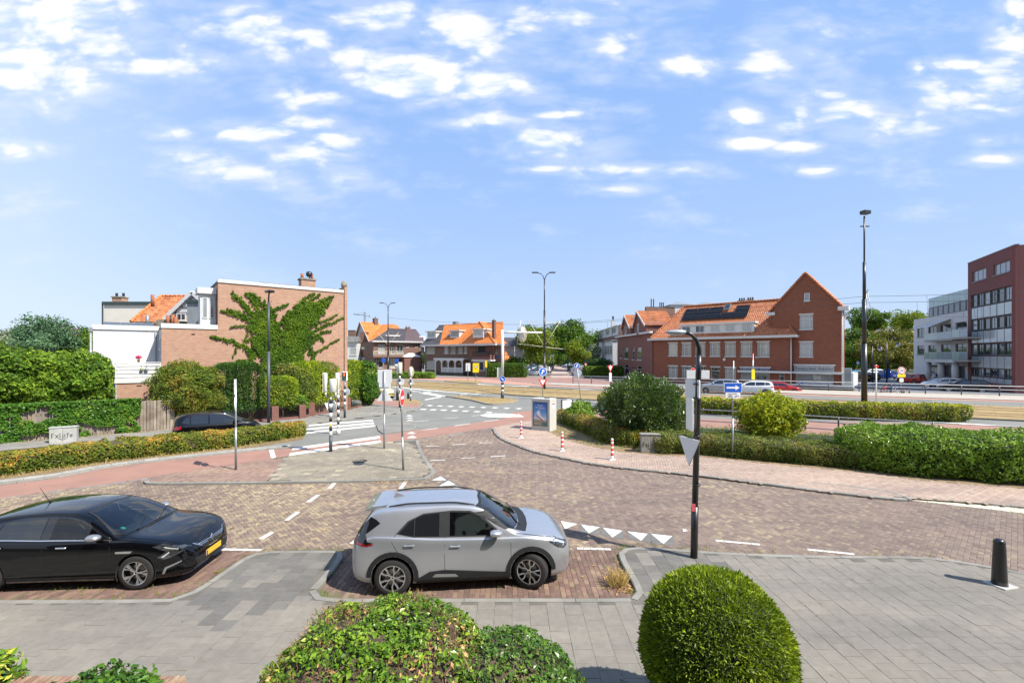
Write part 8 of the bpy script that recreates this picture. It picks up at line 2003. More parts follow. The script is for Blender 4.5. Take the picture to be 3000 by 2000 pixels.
b = MB(); a, _, c, d_ = p10.rect(*q9(135,785),*q9(345,865)); a2, _ = p10.uz(*q9(350,785)); b.add([(a+1.2,-.02,d_+.1),(a2,-.02,d_+.1),(a2-.4,-2.4,d_-1.0),(a-.2,-2.4,d_-1.0)],[(0,1,2,3)]); b.build('awning', pm('awning_white',(.50,.49,.48),.9), h10)
rw_ = thing('ramp_wall', 'low white ramp wall in front of the apartment ground floor', 'wall', (0,0,0)); a = G(2700,1123); c = G(2835,1140); b = MB(); b.add([(a[0],a[1],0),(c[0],c[1],0),(c[0],c[1],1.2),(a[0],a[1],.7),(a[0]+.3,a[1]+.3,0),(c[0]+.3,c[1]+.3,0),(c[0]+.3,c[1]+.3,1.2),(a[0]+.3,a[1]+.3,.7)], FQ); b.build('wall', render_w, rw_)
p0_ = Pl((-16,-2.2), (16,-2.2)); h0 = thing('terrace_house', 'brown brick terrace behind the viewer, seen only mirrored in the parked cars', 'house', (-16,-2.2,0))
wall(h0, 0, 32, 0, 12, [(3+i*4.2,4.8+i*4.2,z,z+1.7) for i in range(7) for z in (1.0,4.0,6.9)], br_brown, y=0, thick=-.25)
gwl = thing('garden_wall', 'low brick garden wall with slanting brick-on-edge coping and lichen', 'wall', (-4.3,5.02,0))
blk(gwl, 'wall', br_purple, (-2.6,.66,-.11,.11,0,.72))
cop = pm('coping_brick', (.25,.13,.09), .9, var=.3, scale=6, bump=.8, bscale=40, isl=.25, col2=(.34,.27,.18))
cm = MB(); cm.bbox((0,0,0),(.060,.25,.11),b=.008); cme = cm.mesh('coping_brick'); cme.materials.append(cop)
for i in range(44):
    o = bpy.data.objects.new('coping_brick', cme); COL.objects.link(o); o.parent = gwl; o.location = (-2.52+i*.0725,random.gauss(0,.003),.775); o.rotation_euler = (0,R(-12)+random.gauss(0,.02),random.gauss(0,.01))
wood = pm('weathered_wood', (.30,.255,.20), .9, var=.35, scale=2, bump=.8, bscale=40, isl=.22, col2=(.17,.13,.09))
fn = thing('plank_fence', 'weathered vertical plank fence, its left part overgrown with ivy', 'fence', (FL.x,FL.y,0), aD)
pm_ = MB(); pm_.bbox((0,0,.9),(.135,.022,1.8),b=.004); pme = pm_.mesh('plank'); pme.materials.append(wood)
for i in range(74):
    u = -10.0+i*.152; o = bpy.data.objects.new('plank', pme); COL.objects.link(o); o.parent = fn
    o.location = (u, .0 if i%2 else -.03, random.gauss(0,.015)); o.rotation_euler = (random.gauss(0,.008), random.gauss(0,.008), 0)
for u in (-10,-8,-6,-4,-2,0,1.2): MB().bbox((u,.06,.9),(.09,.09,1.85),b=.006).build('post', wood, fn)
MB().box(-10,1.2,.03,.07,.4,.5).build('rail', wood, fn); MB().box(-10,1.2,.03,.07,1.3,1.4).build('rail', wood, fn)
n = 30000; u = -10.2+rng.random(n)*9.9; z = rng.random(n)*1.95
g_ = np.array([mnoise.fractal(Vector((a*.8,b_*1.1,5)), .8, 2, 3) for a,b_ in zip(u,z)]); k_ = (g_+ (z-.9)*.35+(u<-1.2)*.10 > -.24+np.clip((u+1.0)*.5,0,1))
P = np.stack([u[k_], -.06-.16*rng.random(k_.sum())-.10*np.maximum(0,g_[k_]), z[k_]],1)
n2 = 6000; P2 = np.stack([-10.2+rng.random(n2)*9.9, rng.normal(.05,.16,n2), 1.80+.16*rng.random(n2)],1)
iv = thing('ivy', 'dark ivy hanging over the plank fence left of its bare end', 'ivy', (FL.x,FL.y,0), aD)
leaves('foliage', np.concatenate([P,P2]), np.concatenate([np.tile([0,-1.0,.5],(len(P),1)), np.tile([0,-.2,1.0],(len(P2),1))]), .105, LM['ivy'], iv, .8, .55, kind='stuff')
lw = thing('iron_railing_fence', 'low brick wall with piers and black iron railings under the conifers', 'fence', (0,0,0))
lp_ = [Vector(FLp(1.9)),Vector(FLp(5.0)),Vector(FLp(8.3)),Vector((-14.4,32.6)),Vector((-13.1,36.2)),Vector((-12.7,38.5)),Vector((-13.0,40.2))]
for a, b_ in zip(lp_, lp_[1:]):
    d = (b_-a).normalized(); n_ = Vector((-d.y,d.x))*.11; b = MB(); b.prism([tuple(a-n_),tuple(b_-n_),tuple(b_+n_),tuple(a+n_)], 0, .22); b.build('wall', br_purple, lw)
    L = (b_-a).length; k9 = int(L/.14); bb = MB()
    for i in range(k9): p = a.lerp(b_, (i+.5)/k9); bb.box(p.x-.008,p.x+.008,p.y-.008,p.y+.008,.22,.92)
    bb.tube([(*a,.85),(*b_,.85)], .015, 5); bb.tube([(*a,.32),(*b_,.32)], .015, 5); o = bb.build('railing', trim, lw); o['kind'] = 'stuff'
for p in (lp_[2],lp_[3],lp_[4],Vector(FLp(6.6))): b = MB(); b.bbox((p.x,p.y,.5),(.42,.42,1.0),rz=aD,b=.01); b.build('pier', br_purple, lw)
sh = thing('garden_shed', 'small brick shed with air-conditioning unit beyond the lime hedge', 'shed', (XZ(255,1000,33)[0],33.5,0)); za, zb_ = XZ(255,1038,33)[1], XZ(255,1019,33)[1]
blk(sh, 'wall', whitep, (-1.2,.5,0,3,0,za)); blk(sh, 'upper_wall', br_purple, (-.5,.5,.3,3,za,zb_)); blk(sh, 'air_conditioner', creamp, (-.25,.45,-.1,.28,za+.02,za+.30))
b = MB(); b.tube([(.1,-.11,za+.16),(.1,-.13,za+.16)], .11, 14); b.build('fan_grille', greyp, sh)
black_m = pm('black_coating', (.012,.012,.013), .35, var=.1, scale=2, coat=.3)
bluegrey = pm('bluegrey_coating', (.055,.065,.078), .45, var=.1, scale=2)
galv = pm('galvanised_steel', (.36,.38,.39), .42, metal=.6, var=.15, scale=5, grime=.06)
signback = pm('sign_back', (.68,.70,.71), .5, metal=0, var=.08, scale=3)
signw = pm('sign_white', (.78,.78,.77), .4, var=.03); signr = pm('sign_red', (.62,.02,.015), .4, var=.03); signb = pm('sign_blue', (.012,.10,.48), .4, var=.03); signy = pm('sign_yellow', (.82,.60,.01), .4, var=.03)
bandb = pm('band_black', (.02,.021,.023), .5, var=.1); bandw = pm('band_white', (.72,.72,.69), .5, var=.06, grime=.06)
cream = pm('signal_housing', (.60,.60,.55), .5, var=.05, scale=3); inkm = pm('ink', (.02,.02,.02), .8)
def pole(par, h, r, mat, x=0, y=0, z0=0, name='pole', n=12): return MB().tube([(x,y,z0),(x,y,h)], r, n).build(name, mat, par)
def secs(par, S, mat, x=0, y=0, name='pole'):
    b = MB()
    for z0,z1,r in S: b.tube([(x,y,z0),(x,y,z1)], r, 14)
    for (z0,z1,r) in S[1:]: b.tube([(x,y,z0-.08),(x,y,z0+.04)], r*1.25, 14)
    return b.build(name, mat, par)
def at(px, py, label, cat, name, group=None, rz=0.0, z=0.0):
    X, Y = Gz(px, py, z); return thing(name, label, cat, (X, Y, z), rz, group), X, Y
def H_(py, Y): return CAMZ-(py-HOR)*Y/F
def plate(par, c, nrm, w, h, mat, name='sign_face', th=.012, r=.03, back=signback, poly=None):
    if poly is None:
        poly = []
        for (sx,sy,a0) in ((1,1,0),(-1,1,90),(-1,-1,180),(1,-1,270)):
            for k_ in range(4): a = R(a0+30*k_); poly.append((sx*(w/2-r)+r*math.cos(a), sy*(h/2-r)+r*math.sin(a)))
    b = MB(); b.disc(c, 0, nrm, th, poly=poly); o = b.build(name, mat, par)
    l = math.hypot(*nrm[:2]); b = MB(); b.disc((c[0]-nrm[0]/l*(th+.001), c[1]-nrm[1]/l*(th+.001), c[2]), 0, nrm, .01, poly=poly); b.build('sign_back', back, o)
    return o
def circ(r, n=28, sx=1): return [(sx*r*math.cos(2*math.pi*k_/n), r*math.sin(2*math.pi*k_/n)) for k_ in range(n)]
def tri(r, down=False): s_ = -1 if down else 1; return [(s_*r*math.cos(R(a)), s_*r*math.sin(R(a))) for a in (90,210,330)]
def over(par, c, nrm, off, mat, poly, name='symbol'):
    l = math.hypot(*nrm[:2]); b = MB(); b.disc((c[0]+nrm[0]/l*off, c[1]+nrm[1]/l*off, c[2]), 0, nrm, .003, poly=poly); return b.build(name, mat, par)
def arrow(L, w, ang=0):
    P = [(-L,-w*.3),(L*.35,-w*.3),(L*.35,-w*.9),(L,0),(L*.35,w*.9),(L*.35,w*.3),(-L,w*.3)]; c, s_ = math.cos(ang), math.sin(ang)
    return [(a*c-b_*s_, a*s_+b_*c) for a,b_ in P]
TOME = (0,-1)
o, X, Y = at(2033,1632,'black curved-arm lamp post carrying three grey sign backs, right of the silver SUV','street lamp','street_lamp',z=.08)
b = MB(); b.tube([(0,0,0),(.02,0,1.1)], .075, 16); b.tube([(.02,0,1.1),(.10,0,4.0),(.11,0,4.35)], [.066,.058,.056], 16); b.build('pole', black_m, o)
b = MB(); b.tube([(.11,0,4.3),(.11,0,4.5),(.05,0,4.68),(-.06,0,4.80),(-.20,0,4.845)], [.055,.05,.045,.04,.035], 12); b.build('arm', black_m, o)
b = MB(); V = []; prof = [(-.18,.05,.05),(-.22,.075,.06),(-.34,.10,.07),(-.50,.085,.055),(-.60,.045,.03)]
for (xx,hw,hh) in prof:
    for k_ in range(12): a = 2*math.pi*k_/12; V.append((xx, hw*math.cos(a), 4.84+hh*max(-.35,math.sin(a))))
b.add(V, [(i*12+k_, i*12+(k_+1)%12, (i+1)*12+(k_+1)%12, (i+1)*12+k_) for i in range(4) for k_ in range(12)]+[tuple(range(12)), tuple(48+k_ for k_ in range(12))], True); hd = b.build('lamp_head', pm('lamp_grey',(.30,.33,.36),.35,var=.08), o)
b = MB(); b.bbox((-.40,0,4.805),(.30,.13,.03),b=.01); b.build('lamp_lens', signw, hd)
for z0 in (1.55,2.6,3.42,3.72): MB().tube([(.06,0,z0),(.06,0,z0+.03)], .078, 12).build('clamp', black_m, o)
plate(o, (.02,.10,H_(1140,Y)-.08), (.93,.37), .42, .40, signw, back=signw); plate(o, (-.04,.10,H_(1214,Y)-.08), (.99,-.10), .50, .70, signw, back=signw); plate(o, (-.06,.09,H_(1312,Y)-.08), (.96,.26), 0, 0, signw, poly=tri(.40,True), back=signw)
b = MB(); b.box(-.08,.00,-.085,-.078,1.02,1.18); b.build('sticker', pm('red_sticker',(.60,.10,.12),.5), o)
o2, X2, Y2 = at(2045,1172,'wide grey sign back standing beyond the lamp post before the road','sign','sign_board'); plate(o2, (0,0,H_(1096,Y2)), (.2,1), 2.1, .80, signw); pole(o2, H_(1080,Y2), .05, galv, y=-.06)
tall = []
o, X, Y = at(2532,1177,'very tall black stepped mast with floodlight head, right of the gable building','mast','tall_mast')
secs(o, [(0,5.4,.245),(5.4,9.6,.19),(9.6,13.1,.135),(13.1,17.4,.07)], black_m)
b = MB(); b.bbox((.10,0,17.75),(.75,.55,.34),rz=.2,b=.04); b.build('floodlight', black_m, o); b = MB(); b.bbox((.05,0,16.45),(.85,.12,.10),b=.02); b.build('side_light', black_m, o)
b = MB(); b.tube([(0,0,10.2),(.55,.2,10.6),(.1,.1,9.9)], .03, 5); b.tube([(.45,.2,10.4),(.85,.2,8.3),(0,0,7.2)], .03, 5); b.tube([(.35,.2,10.2),(.2,.1,8.0)], .03, 5); b.build('wire_bracket', galv, o)
for (px,py,lb,h,rr) in ((1595,1140,'tall black twin-arm lamp post at the side street mouth',14.0,.15),(1137,1106,'black twin-arm lamp post before the brown house',13.4,.17)):
    o, X, Y = at(px,py,lb,'street lamp','twin_lamp_post'); secs(o, [(0,h*.33,rr),(h*.33,h*.72,rr*.8),(h*.72,h,rr*.5)], black_m)
    for s_, ln in ((-1,.85),(1,.65)):
        b = MB(); b.tube([(0,0,h-.1),(s_*.15,0,h+.4),(s_*.42,0,h+.74),(s_*ln,0,h+.86)], .05, 7); b.build('arm', black_m, o)
        b = MB(); b.bbox((s_*(ln+.36),-.05,h+.90),(.80,.34,.13),b=.05); b.build('lamp_head', black_m, o)
    b = MB(); zc_ = h*.58
    for s_ in (-1,1): b.tube([(0,0,zc_-2.6 if px==1595 else zc_-1.6),(s_*2.0,0,zc_+.6 if px==1595 else zc_+.9)], .035, 5)
    b.tube([(-2.4,0,zc_+.55),(2.6,0,zc_+.35)], .025, 5)
    if px == 1595: b.tube([(-3.4,0,zc_-2.3),(2.4,0,zc_-3.0)], .03, 5); b.tube([(-3.0,0,zc_+.7),(-3.5,0,zc_-2.2)], .03, 5)
    b.build('wire_bracket', creamp, o)
o, X, Y = at(787,1241,'blue-grey lamp post with small head standing before the creeper wall','street lamp','side_street_lamp')
secs(o, [(0,4.6,.10),(4.6,7.8,.075)], bluegrey); b = MB(); b.tube([(0,0,7.7),(0,0,8.1),(.06,-.06,8.35),(.18,-.18,8.42)], .05, 8); b.build('arm', bluegrey, o); b = MB(); b.bbox((.20,-.25,8.45),(.55,.42,.16),rz=-.6,b=.05); b.build('lamp_head', black_m, o)
def bandpole(par, zb, z1, r, n0=8):
    pole(par, zb, r*1.12, bluegrey)
    st = (z1-zb)/n0
    for i in range(n0): MB().tube([(0,0,zb+i*st),(0,0,zb+(i+1)*st)], r, 12).build('band', bandw if i%2 == 0 else bandb, par)
def sigback(par, x, y, z, w, h, nrm=(0,1), oval=False, face=None):
    b = MB(); prof = [(w*.40,z-h/2),(w*.5,z-h/2+.03),(w*.5,z+h/2-.03),(w*.40,z+h/2)]; b.lathe(prof, (x,y), 16); o_ = b.build('signal_housing', cream, par)
    b = MB(); b.disc((x+nrm[0]*w*.45,y+nrm[1]*w*.45,z), 0, nrm, .02, poly=circ(h*.62,26,.55) if oval else [(-w*.62,-h*.52),(w*.62,-h*.52),(w*.62,h*.52),(-w*.62,h*.52)]); b.build('backboard', pm('backboard_cream',(.60,.56,.38),.5) if 'backboard_cream' not in MATS else MATS['backboard_cream'], o_)
    for i in range(3): MB().tube([(x+nrm[0]*w*.5,y+nrm[1]*w*.5,z+h*(.28-.28*i)),(x+nrm[0]*(w*.5+.10),y+nrm[1]*(w*.5+.10),z+h*(.28-.28*i))], h*.11, 12).build('visor', trim, o_)
    return o_
gT = 'signal posts at the crossing'
o, X, Y = at(969,1328,'banded signal post with forked arms and two cream signal backs, beside the zebra','traffic light','signal_post',gT)
bandpole(o, .80, 2.45, .065, 8); b = MB(); b.tube([(0,0,2.4),(0,0,2.52)], .05, 8); b.tube([(-.22,0,2.75),(-.22,0,2.55),(.22,0,2.55),(.22,0,2.75)], .045, 8); b.build('fork', cream, o)
sigback(o, -.24, 0, H_(1120,Y), .17, .84, (-.9,.4)); sigback(o, .10, 0, H_(1129,Y), .30, .60, (.3,.95)); plate(o, (.02,.09,H_(1190,Y)), (.5,1), 0, 0, signw, poly=circ(.29)); plate(o, (-.12,.07,H_(1190,Y)), (-1,.35), 0, 0, signw, poly=tri(.32,True))
MB().disc((0,-.08,1.28),.05,TOME,.03).build('push_button', signy, o)
o, X, Y = at(991,1273,'banded signal post with white foot just behind the forked one','traffic light','signal_post',gT); MB().lathe([(.12,0),(.11,.32),(.06,.36)], n=14).build('foot', bandw, o); bandpole(o, .36, 2.2, .065, 9); sigback(o, -.06, 0, H_(1117,Y), .22, .95, (.2,1)); pole(o, 2.5, .05, cream, z0=2.15)
o, X, Y = at(1010,1226,'pedestrian signal post showing a lit red figure before the conifer hedge','traffic light','pedestrian_signal',gT); bandpole(o, .95, 2.25, .07, 6)
zc_ = H_(1102,Y); pole(o, zc_, .05, bandw, z0=2.2); b = MB(); b.bbox((0,0,zc_),(.36,.20,.66),b=.04); hs_ = b.build('signal_housing', bandw, o); b = MB(); b.bbox((0,-.095,zc_),(.27,.03,.57),b=.01); b.build('signal_face', trim, hs_)
for z_, m_ in ((zc_+.13,pm('lens_off_red',(.10,.01,.008),.3)),(zc_-.14,pm('lens_green_off',(.01,.10,.07),.3,coat=1))): MB().disc((0,-.115,z_),.115,TOME,.01).build('lens', m_, hs_)
rl = emit_mat('lit_red', (1.0,.10,.02), 3.0); MB().disc((0,-.122,zc_+.195),.035,TOME,.004).build('red_figure', rl, hs_); MB().disc((0,-.122,zc_+.11),0,TOME,.004,poly=[(-.03,-.08),(.03,-.08),(.025,.0),(.05,.055),(-.05,.055),(-.025,.0)]).build('red_figure', rl, hs_)
plate(o, (-.17,-.02,H_(1150,Y)), (-.9,-.6), 0, 0, signr, poly=tri(.36,True)); over(o, (-.17,-.02,H_(1150,Y)+.01), (-.9,-.6), .006, signw, tri(.22,True)); plate(o, (.10,.08,H_(1148,Y)), (.4,1), 0, 0, signw, poly=circ(.28))
o, X, Y = at(1171,1196,'banded signal post behind the no-entry sign with round sign back','traffic light','signal_post',gT); bandpole(o, .9, 3.2, .07, 9); sigback(o, 0, 0, H_(1078,Y), .30, .92, (.1,1)); plate(o, (.04,.09,H_(1119,Y)), (.1,1), 0, 0, signw, poly=circ(.33))
o, X, Y = at(1203,1177,'slim banded signal post with oval backboard on the corner island','traffic light','signal_post',gT); bandpole(o, .45, 2.9, .065, 9); sigback(o, 0, 0, H_(1089,Y), .30, .85, (.15,1), True); plate(o, (.02,.09,H_(1119,Y)), (.2,1), 0, 0, signw, poly=tri(.42))
for px, py, hp, lb in ((1164,1175,1142,'taller tapered black bollard left of the banded post'),(1196,1170.5,1148,'shorter tapered black bollard beside the banded post')):
    o, X, Y = at(px,py,lb,'bollard','black_bollard','black bollards'); h = (py-hp)*Y/F; MB().lathe([(.13,0),(.12,h*.6),(.08,h-.04),(.03,h)], n=14).build('post', black_m, o)
o, X, Y = at(1472,1169,'white gantry pole with banded foot and horizontal arm over the road','gantry','gantry'); MB().tube([(0,0,0),(0,0,.75)], .16, 16).build('foot', bluegrey, o)
for i in range(6): MB().tube([(0,0,.75+i*.22),(0,0,.75+(i+1)*.22)], .14, 16).build('band', bandw if i%2 == 0 else bandb, o)
MB().tube([(0,0,2.07),(0,0,H_(966,Y))], .135, 16).build('pole', bandw, o); za = H_(973,Y); MB().tube([(0,0,za),(1.0,-.1,za-.02),(3.95,-.35,za-.05)], [.11,.10,.085], 12).build('arm', bandw, o)
sigback(o, 1.95, .1, H_(978,Y), .45, 1.35, (.3,1), True); c = (0.0,-.20,H_(1110,Y)); pl_ = plate(o, c, TOME, 0, 0, signw, poly=circ(.30)); over(pl_, c, TOME, .004, signb, circ(.275)); over(pl_, c, TOME, .010, signw, arrow(.17,.13,R(-45)))
b = MB(); b.bbox((-.35,.2,2.6),(.4,.25,1.1),b=.03); b.build('signal_housing', cream, o)
o, X, Y = at(691,1374.7,'grey sign post with two plates seen edge-on by the cycle path','sign','sign_post',z=.09); pole(o, 3.42, .03, galv); pole(o, 1.6, .04, galv, name='pole_sleeve'); plate(o, (-.04,.02,H_(1133,Y)-.09), (-.85,-.40), .60, .58, signw); plate(o, (-.04,.02,H_(1182,Y)-.09), (-.85,-.40), 0, 0, signw, poly=circ(.29))
o, X, Y = at(1125.5,1313.5,'grey post with square, small and triangular sign backs facing us','sign','sign_post',z=.09); b = MB(); b.tube([(0,0,0),(0,0,1.62)], .042, 12); b.tube([(0,0,1.62),(.02,0,H_(1084,Y)-.09)], .032, 12); b.build('pole', galv, o)
plate(o, (.02,.05,H_(1101,Y)-.09), (0,1), .66, .60, signw); plate(o, (.02,.05,H_(1127,Y)-.09), (0,1), .55, .22, signw); plate(o, (.01,.05,H_(1161,Y)-.09), (0,1), 0, 0, signw, poly=tri(.42))
o, X, Y = at(1181.6,1376,'leaning grey post with red and white no-entry disc seen obliquely','sign','no_entry_sign',z=.09); b = MB(); b.tube([(0,0,0),(-.04,.0,1.25)], .042, 12); b.tube([(-.04,0,1.25),(-.075,0,2.9)], .032, 12); b.build('pole', galv, o); b = MB(); b.bbox((-.08,.03,2.65),(.07,.06,.9),b=.01); b.build('bracket', bluegrey, o)
c = (-.03,-.04,H_(1164,Y)-.09); nn = (.93,-.36+.30*.0); nn = (.90,-.02); ps = plate(o, c, nn, 0, 0, signw, poly=circ(.325)); over(ps, c, nn, .004, signr, circ(.30)); over(ps, c, nn, .010, signw, [(-.22,-.055),(.22,-.055),(.22,.055),(-.22,.055)])
o, X, Y = at(2146.6,1347,'blue one-way arrow sign over a small cyclists-exempt plate behind the hedge','sign','one_way_sign'); b = MB(); b.tube([(0,0,0),(0,0,1.75)], .042, 12); b.tube([(0,0,1.75),(-.02,0,H_(1121,Y))], .030, 12); b.build('pole', galv, o)
c = (-.01,-.05,H_(1135,Y)); ps = plate(o, c, (-.05,-1), .74, .42, signw); over(ps, c, (-.05,-1), .004, signb, [(-.35,-.19),(.35,-.19),(.35,.19),(-.35,.19)]); over(ps, c, (-.05,-1), .010, signw, arrow(.27,.12))
c2 = (-.01,-.05,H_(1157.5,Y)); ps2 = plate(o, c2, (-.05,-1), .60, .24, signw); text(ps2, 'uitgezonderd', .085, (c2[0],c2[1]-.008,c2[2]+.07), (R(90),0,0), inkm, ext=.001)
b = MB()
for xx in (-.17,.10):
    for dx in (0,.13): b.tube([(c2[0]+xx+dx+.035*math.cos(t),c2[1]-.010,c2[2]-.045+.035*math.sin(t)) for t in np.linspace(0,6.283,13)], .0045, 4, cap=False)
    b.tube([(c2[0]+xx,c2[1]-.010,c2[2]-.045),(c2[0]+xx+.04,c2[1]-.010,c2[2]+.01),(c2[0]+xx+.10,c2[1]-.010,c2[2]+.01),(c2[0]+xx+.13,c2[1]-.010,c2[2]-.045),(c2[0]+xx+.06,c2[1]-.010,c2[2]-.045),(c2[0]+xx+.04,c2[1]-.010,c2[2]+.01)], .0045, 4)
b.build('bicycle_symbols', inkm, ps2)
def simple(px, py, top, label, plates, r=.035, lean=0.0, mat=None, name='sign_post'):
    o, X, Y = at(px,py,label,'sign',name); MB().tube([(0,0,0),(lean,0,H_(top,Y))], r, 8).build('pole', mat or galv, o)
    for (pyc,kind,sz,mt,nrm) in plates:
        z = H_(pyc,Y); t = z/H_(top,Y); c = (lean*t, -.06 if nrm[1] < 0 else .06, z)
        if kind == 'c': ps = plate(o, c, nrm, 0, 0, signw, poly=circ(sz)); (over(ps, c, nrm, .004, mt, circ(sz*.90)) if mt != signw else None)
        elif kind == 'y': ps = plate(o, c, nrm, 0, 0, signr, poly=tri(sz,True)); over(ps, (c[0],c[1],c[2]+.02), nrm, .006, signw, tri(sz*.62,True))
        elif kind == 't': ps = plate(o, c, nrm, 0, 0, mt, poly=tri(sz))
        else: ps = plate(o, c, nrm, sz[0], sz[1], mt)
        if kind == 'c' and mt == signb: over(ps, c, nrm, .010, signw, arrow(sz*.6,sz*.5,R(60)))
    return o
simple(1590,1170,1080,'blue round arrow sign above a give-way triangle by the twin lamp post',[(1088.5,'c',.42,signb,(.35,-1)),(1118,'y',.52,signr,(.2,-1))])
simple(1702.7,1181,1076,'leaning post with white round sign back before the railings',[(1092,'c',.38,signw,(.35,1)),(1071,'c',.26,signb,(.2,-1))],lean=-.38)
simple(1788,1190,1068,'give-way sign above a narrow white panel before the railings',[(1077,'y',.40,signr,(.7,-1)),(1104,'r',(.22,.75),signw,(.2,-1))])
simple(1371,1118,1068,'grey square sign back before the white porch house',[(1075,'r',(.75,1.3),signw,(0,1))]); simple(1394,1121,1067,'yellow temporary sign with white triangle before the porch house',[(1077,'r',(.95,1.45),signy,TOME),(1075,'y',.34,signr,TOME)]); simple(1424,1108,1056,'narrow yellow sign before the dark bay window',[(1066,'r',(.42,1.2),signy,TOME)])
simple(1124,1108,1048,'blue square sign with white arrow left of the twin lamp post',[(1055,'r',(.75,.75),signb,TOME)]); simple(1163,1150,1052,'blue and white plates on a slim post behind the hedge corner',[(1058,'r',(.40,.6),signb,TOME),(1067,'c',.22,signw,TOME)])
simple(2206,1152,1036,'slim post with red striped flag sign and tall yellow plate before the hair salon',[(1045,'r',(.14,.8),signr,(.5,-1)),(1062,'r',(.16,.7),signw,(.5,-1)),(1096,'r',(.36,1.15),signy,TOME)],r=.06)
simple(2149,1152,1057,'slim post with narrow red and white plate before the red facade',[(1068,'r',(.14,.9),signw,(.5,-1))]); simple(2030,1130,1080,'small round red sign before the left ground-floor windows',[(1083,'c',.32,signr,TOME)])
simple(2567,1189,1068,'pale post with small red and white street plate right of the tall mast',[(1073,'r',(.34,.18),signr,TOME)],r=.055,mat=bandw)
o = simple(2640,1152,1075,'round 30 speed limit sign over a yellow plate by the railings',[(1085.5,'c',.44,signr,TOME),(1100,'r',(.90,.34),signy,TOME),(1113,'r',(.45,.42),signw,TOME)])
Y_ = o.location.y; over(o, (0,-.08,H_(1085.5,Y_)), TOME, .0, signw, circ(.31)); text(o, '30', .42, (0,-.09,H_(1085.5,Y_)), (R(90),0,0), inkm, ext=.002)
o = simple(2598,1118,1082,'blue P parking sign on the black lantern post',[(1095,'r',(1.05,1.45),signb,TOME)]); text(o, 'P', .7, (-.2,-.09,H_(1090,o.location.y)), (R(90),0,0), signw, ext=.002)
simple(2513,1095,1060,'small round blue and red sign under the park trees',[(1062.5,'c',.38,signb,TOME)])
simple(1716,1104,1064,'triangular red-edged warning sign at the side street hedge',[(1068,'y',.40,signr,TOME)]); simple(1530,1102,1068,'small blue plate by the bikes at the clipped hedge',[(1073,'r',(.40,.40),signb,TOME)])
for px, py, top, hx, lb in ((2598,1122,988,34,'black hooked lantern post with white globe before the apartments'),(2556,1122,1000,22,'black hooked lantern post beside the tall mast')):
    o, X, Y = at(px,py,lb,'street lamp','lantern_post','park lanterns'); h = H_(top+14,Y); dx = hx*Y/F; b = MB(); b.tube([(0,0,0),(0,0,h)], [.10,.06], 8); b.tube([(0,0,h),(dx*.15,0,h+.55),(dx*.55,0,h+.75),(dx*.9,0,h+.5),(dx,0,h)], .05, 7); b.build('pole', black_m, o)
    MB().lathe([(.05,h+.05),(.36,h-.25),(.40,h-.32)], (dx,0), 14).build('lamp_shade', black_m, o); MB().lathe([(.28,h-.33),(.30,h-.55),(.12,h-.75)], (dx,0), 14).build('globe', signw, o)
for px, py, lb in ((1606,1100,'lantern post nearest the crossing on the side street kerb'),(1614,1094,'middle lantern post on the side street kerb'),(1620,1088,'lantern post farthest down the side street kerb')):
    o, X, Y = at(px,py,lb,'street lamp','lantern_post','side street lanterns'); h = H_(1047,Y); pole(o, h, .06, black_m); MB().lathe([(.10,h),(.26,h+.45),(.05,h+.70)], n=8).build('lantern', glassg, o)
gB = 'red and white bollards on the pink footpath'
for px, py, lb in ((1526.5,1283,'red and white bollard nearest the poster box'),(1647,1321,'middle red and white bollard on the pink footpath'),(1793.5,1346,'red and white bollard nearest the grey cabinet')):
    o, X, Y = at(px,py,lb,'bollard','striped_bollard',gB,z=.09)
    b = MB(); b.bbox((0,0,.015),(.24,.24,.03),b=.005); b.build('base_plate', bandw, o)
    z = .0;
    for i, (hh, m_) in enumerate(((.17,bandw),(.095,signr),(.10,bandw),(.095,signr),(.10,bandw),(.09,signr),(.10,bandw),(.04,signr))): MB().tube([(0,0,z),(0,0,z+hh)], .062 if i < 6 else .056, 16).build('band', m_, o); z += hh
    MB().lathe([(.056,z),(.054,z+.05),(.035,z+.09),(.01,z+.10)], n=16).build('cap', bandw, o)
o, X, Y = at(2928,1713,'black plastic bollard with rounded top on a pale base, right edge','bollard','black_bollard','black bollards',z=.08)
b = MB(); b.bbox((.02,0,.006),(.36,.34,.03),rz=.25,b=.005); b.build('base_slab', pm('pale_concrete',(.50,.49,.47),.8), o); MB().lathe([(.122,.02),(.112,.12),(.092,.70),(.085,.78),(.088,.80),(.083,.84),(.05,.875),(.02,.88)], n=24).build('post', black_m, o)
for px, py in ((1390,1104),):
    o, X, Y = at(px,py,'tiny dark bollard before the white porch','bollard','small_bollard'); MB().lathe([(.12,0),(.12,1.0),(.05,1.05)], n=10).build('post', black_m, o)
for px, py, lb in ((2642,1153.5,'short reddish post nearest the parked bicycles'),(2648,1153.5,'middle of three short reddish posts by the railing'),(2664,1154,'short reddish post standing apart from its two neighbours')):
    o, X, Y = at(px,py,lb,'bollard','small_bollard','reddish posts by the bicycles'); MB().lathe([(.07,0),(.07,.55),(.03,.6)], n=8).build('post', pm('red_brown',(.16,.03,.025),.6) if 'red_brown' not in MATS else MATS['red_brown'], o)
dv_ = Vector((.53,.85)).normalized(); rzp = math.atan2(dv_.y, dv_.x); C0 = Gz(1611,1264,.07)
bx = thing('poster_box', 'pale concrete cabinet with a blue beach poster facing the footpath', 'advertising box', (C0[0],C0[1],.05), rzp)
b = MB(); b.bbox((.42,.60,.93),(.84,1.20,1.86),b=.02); b.build('cabinet', pm('pale_cabinet',(.50,.49,.44),.8,var=.06,scale=2,bump=.1,grime=.12), bx)
b = MB(); b.box(-.012,.0,.16,1.08,.30,1.66); fr_ = b.build('poster_frame', trim, bx)
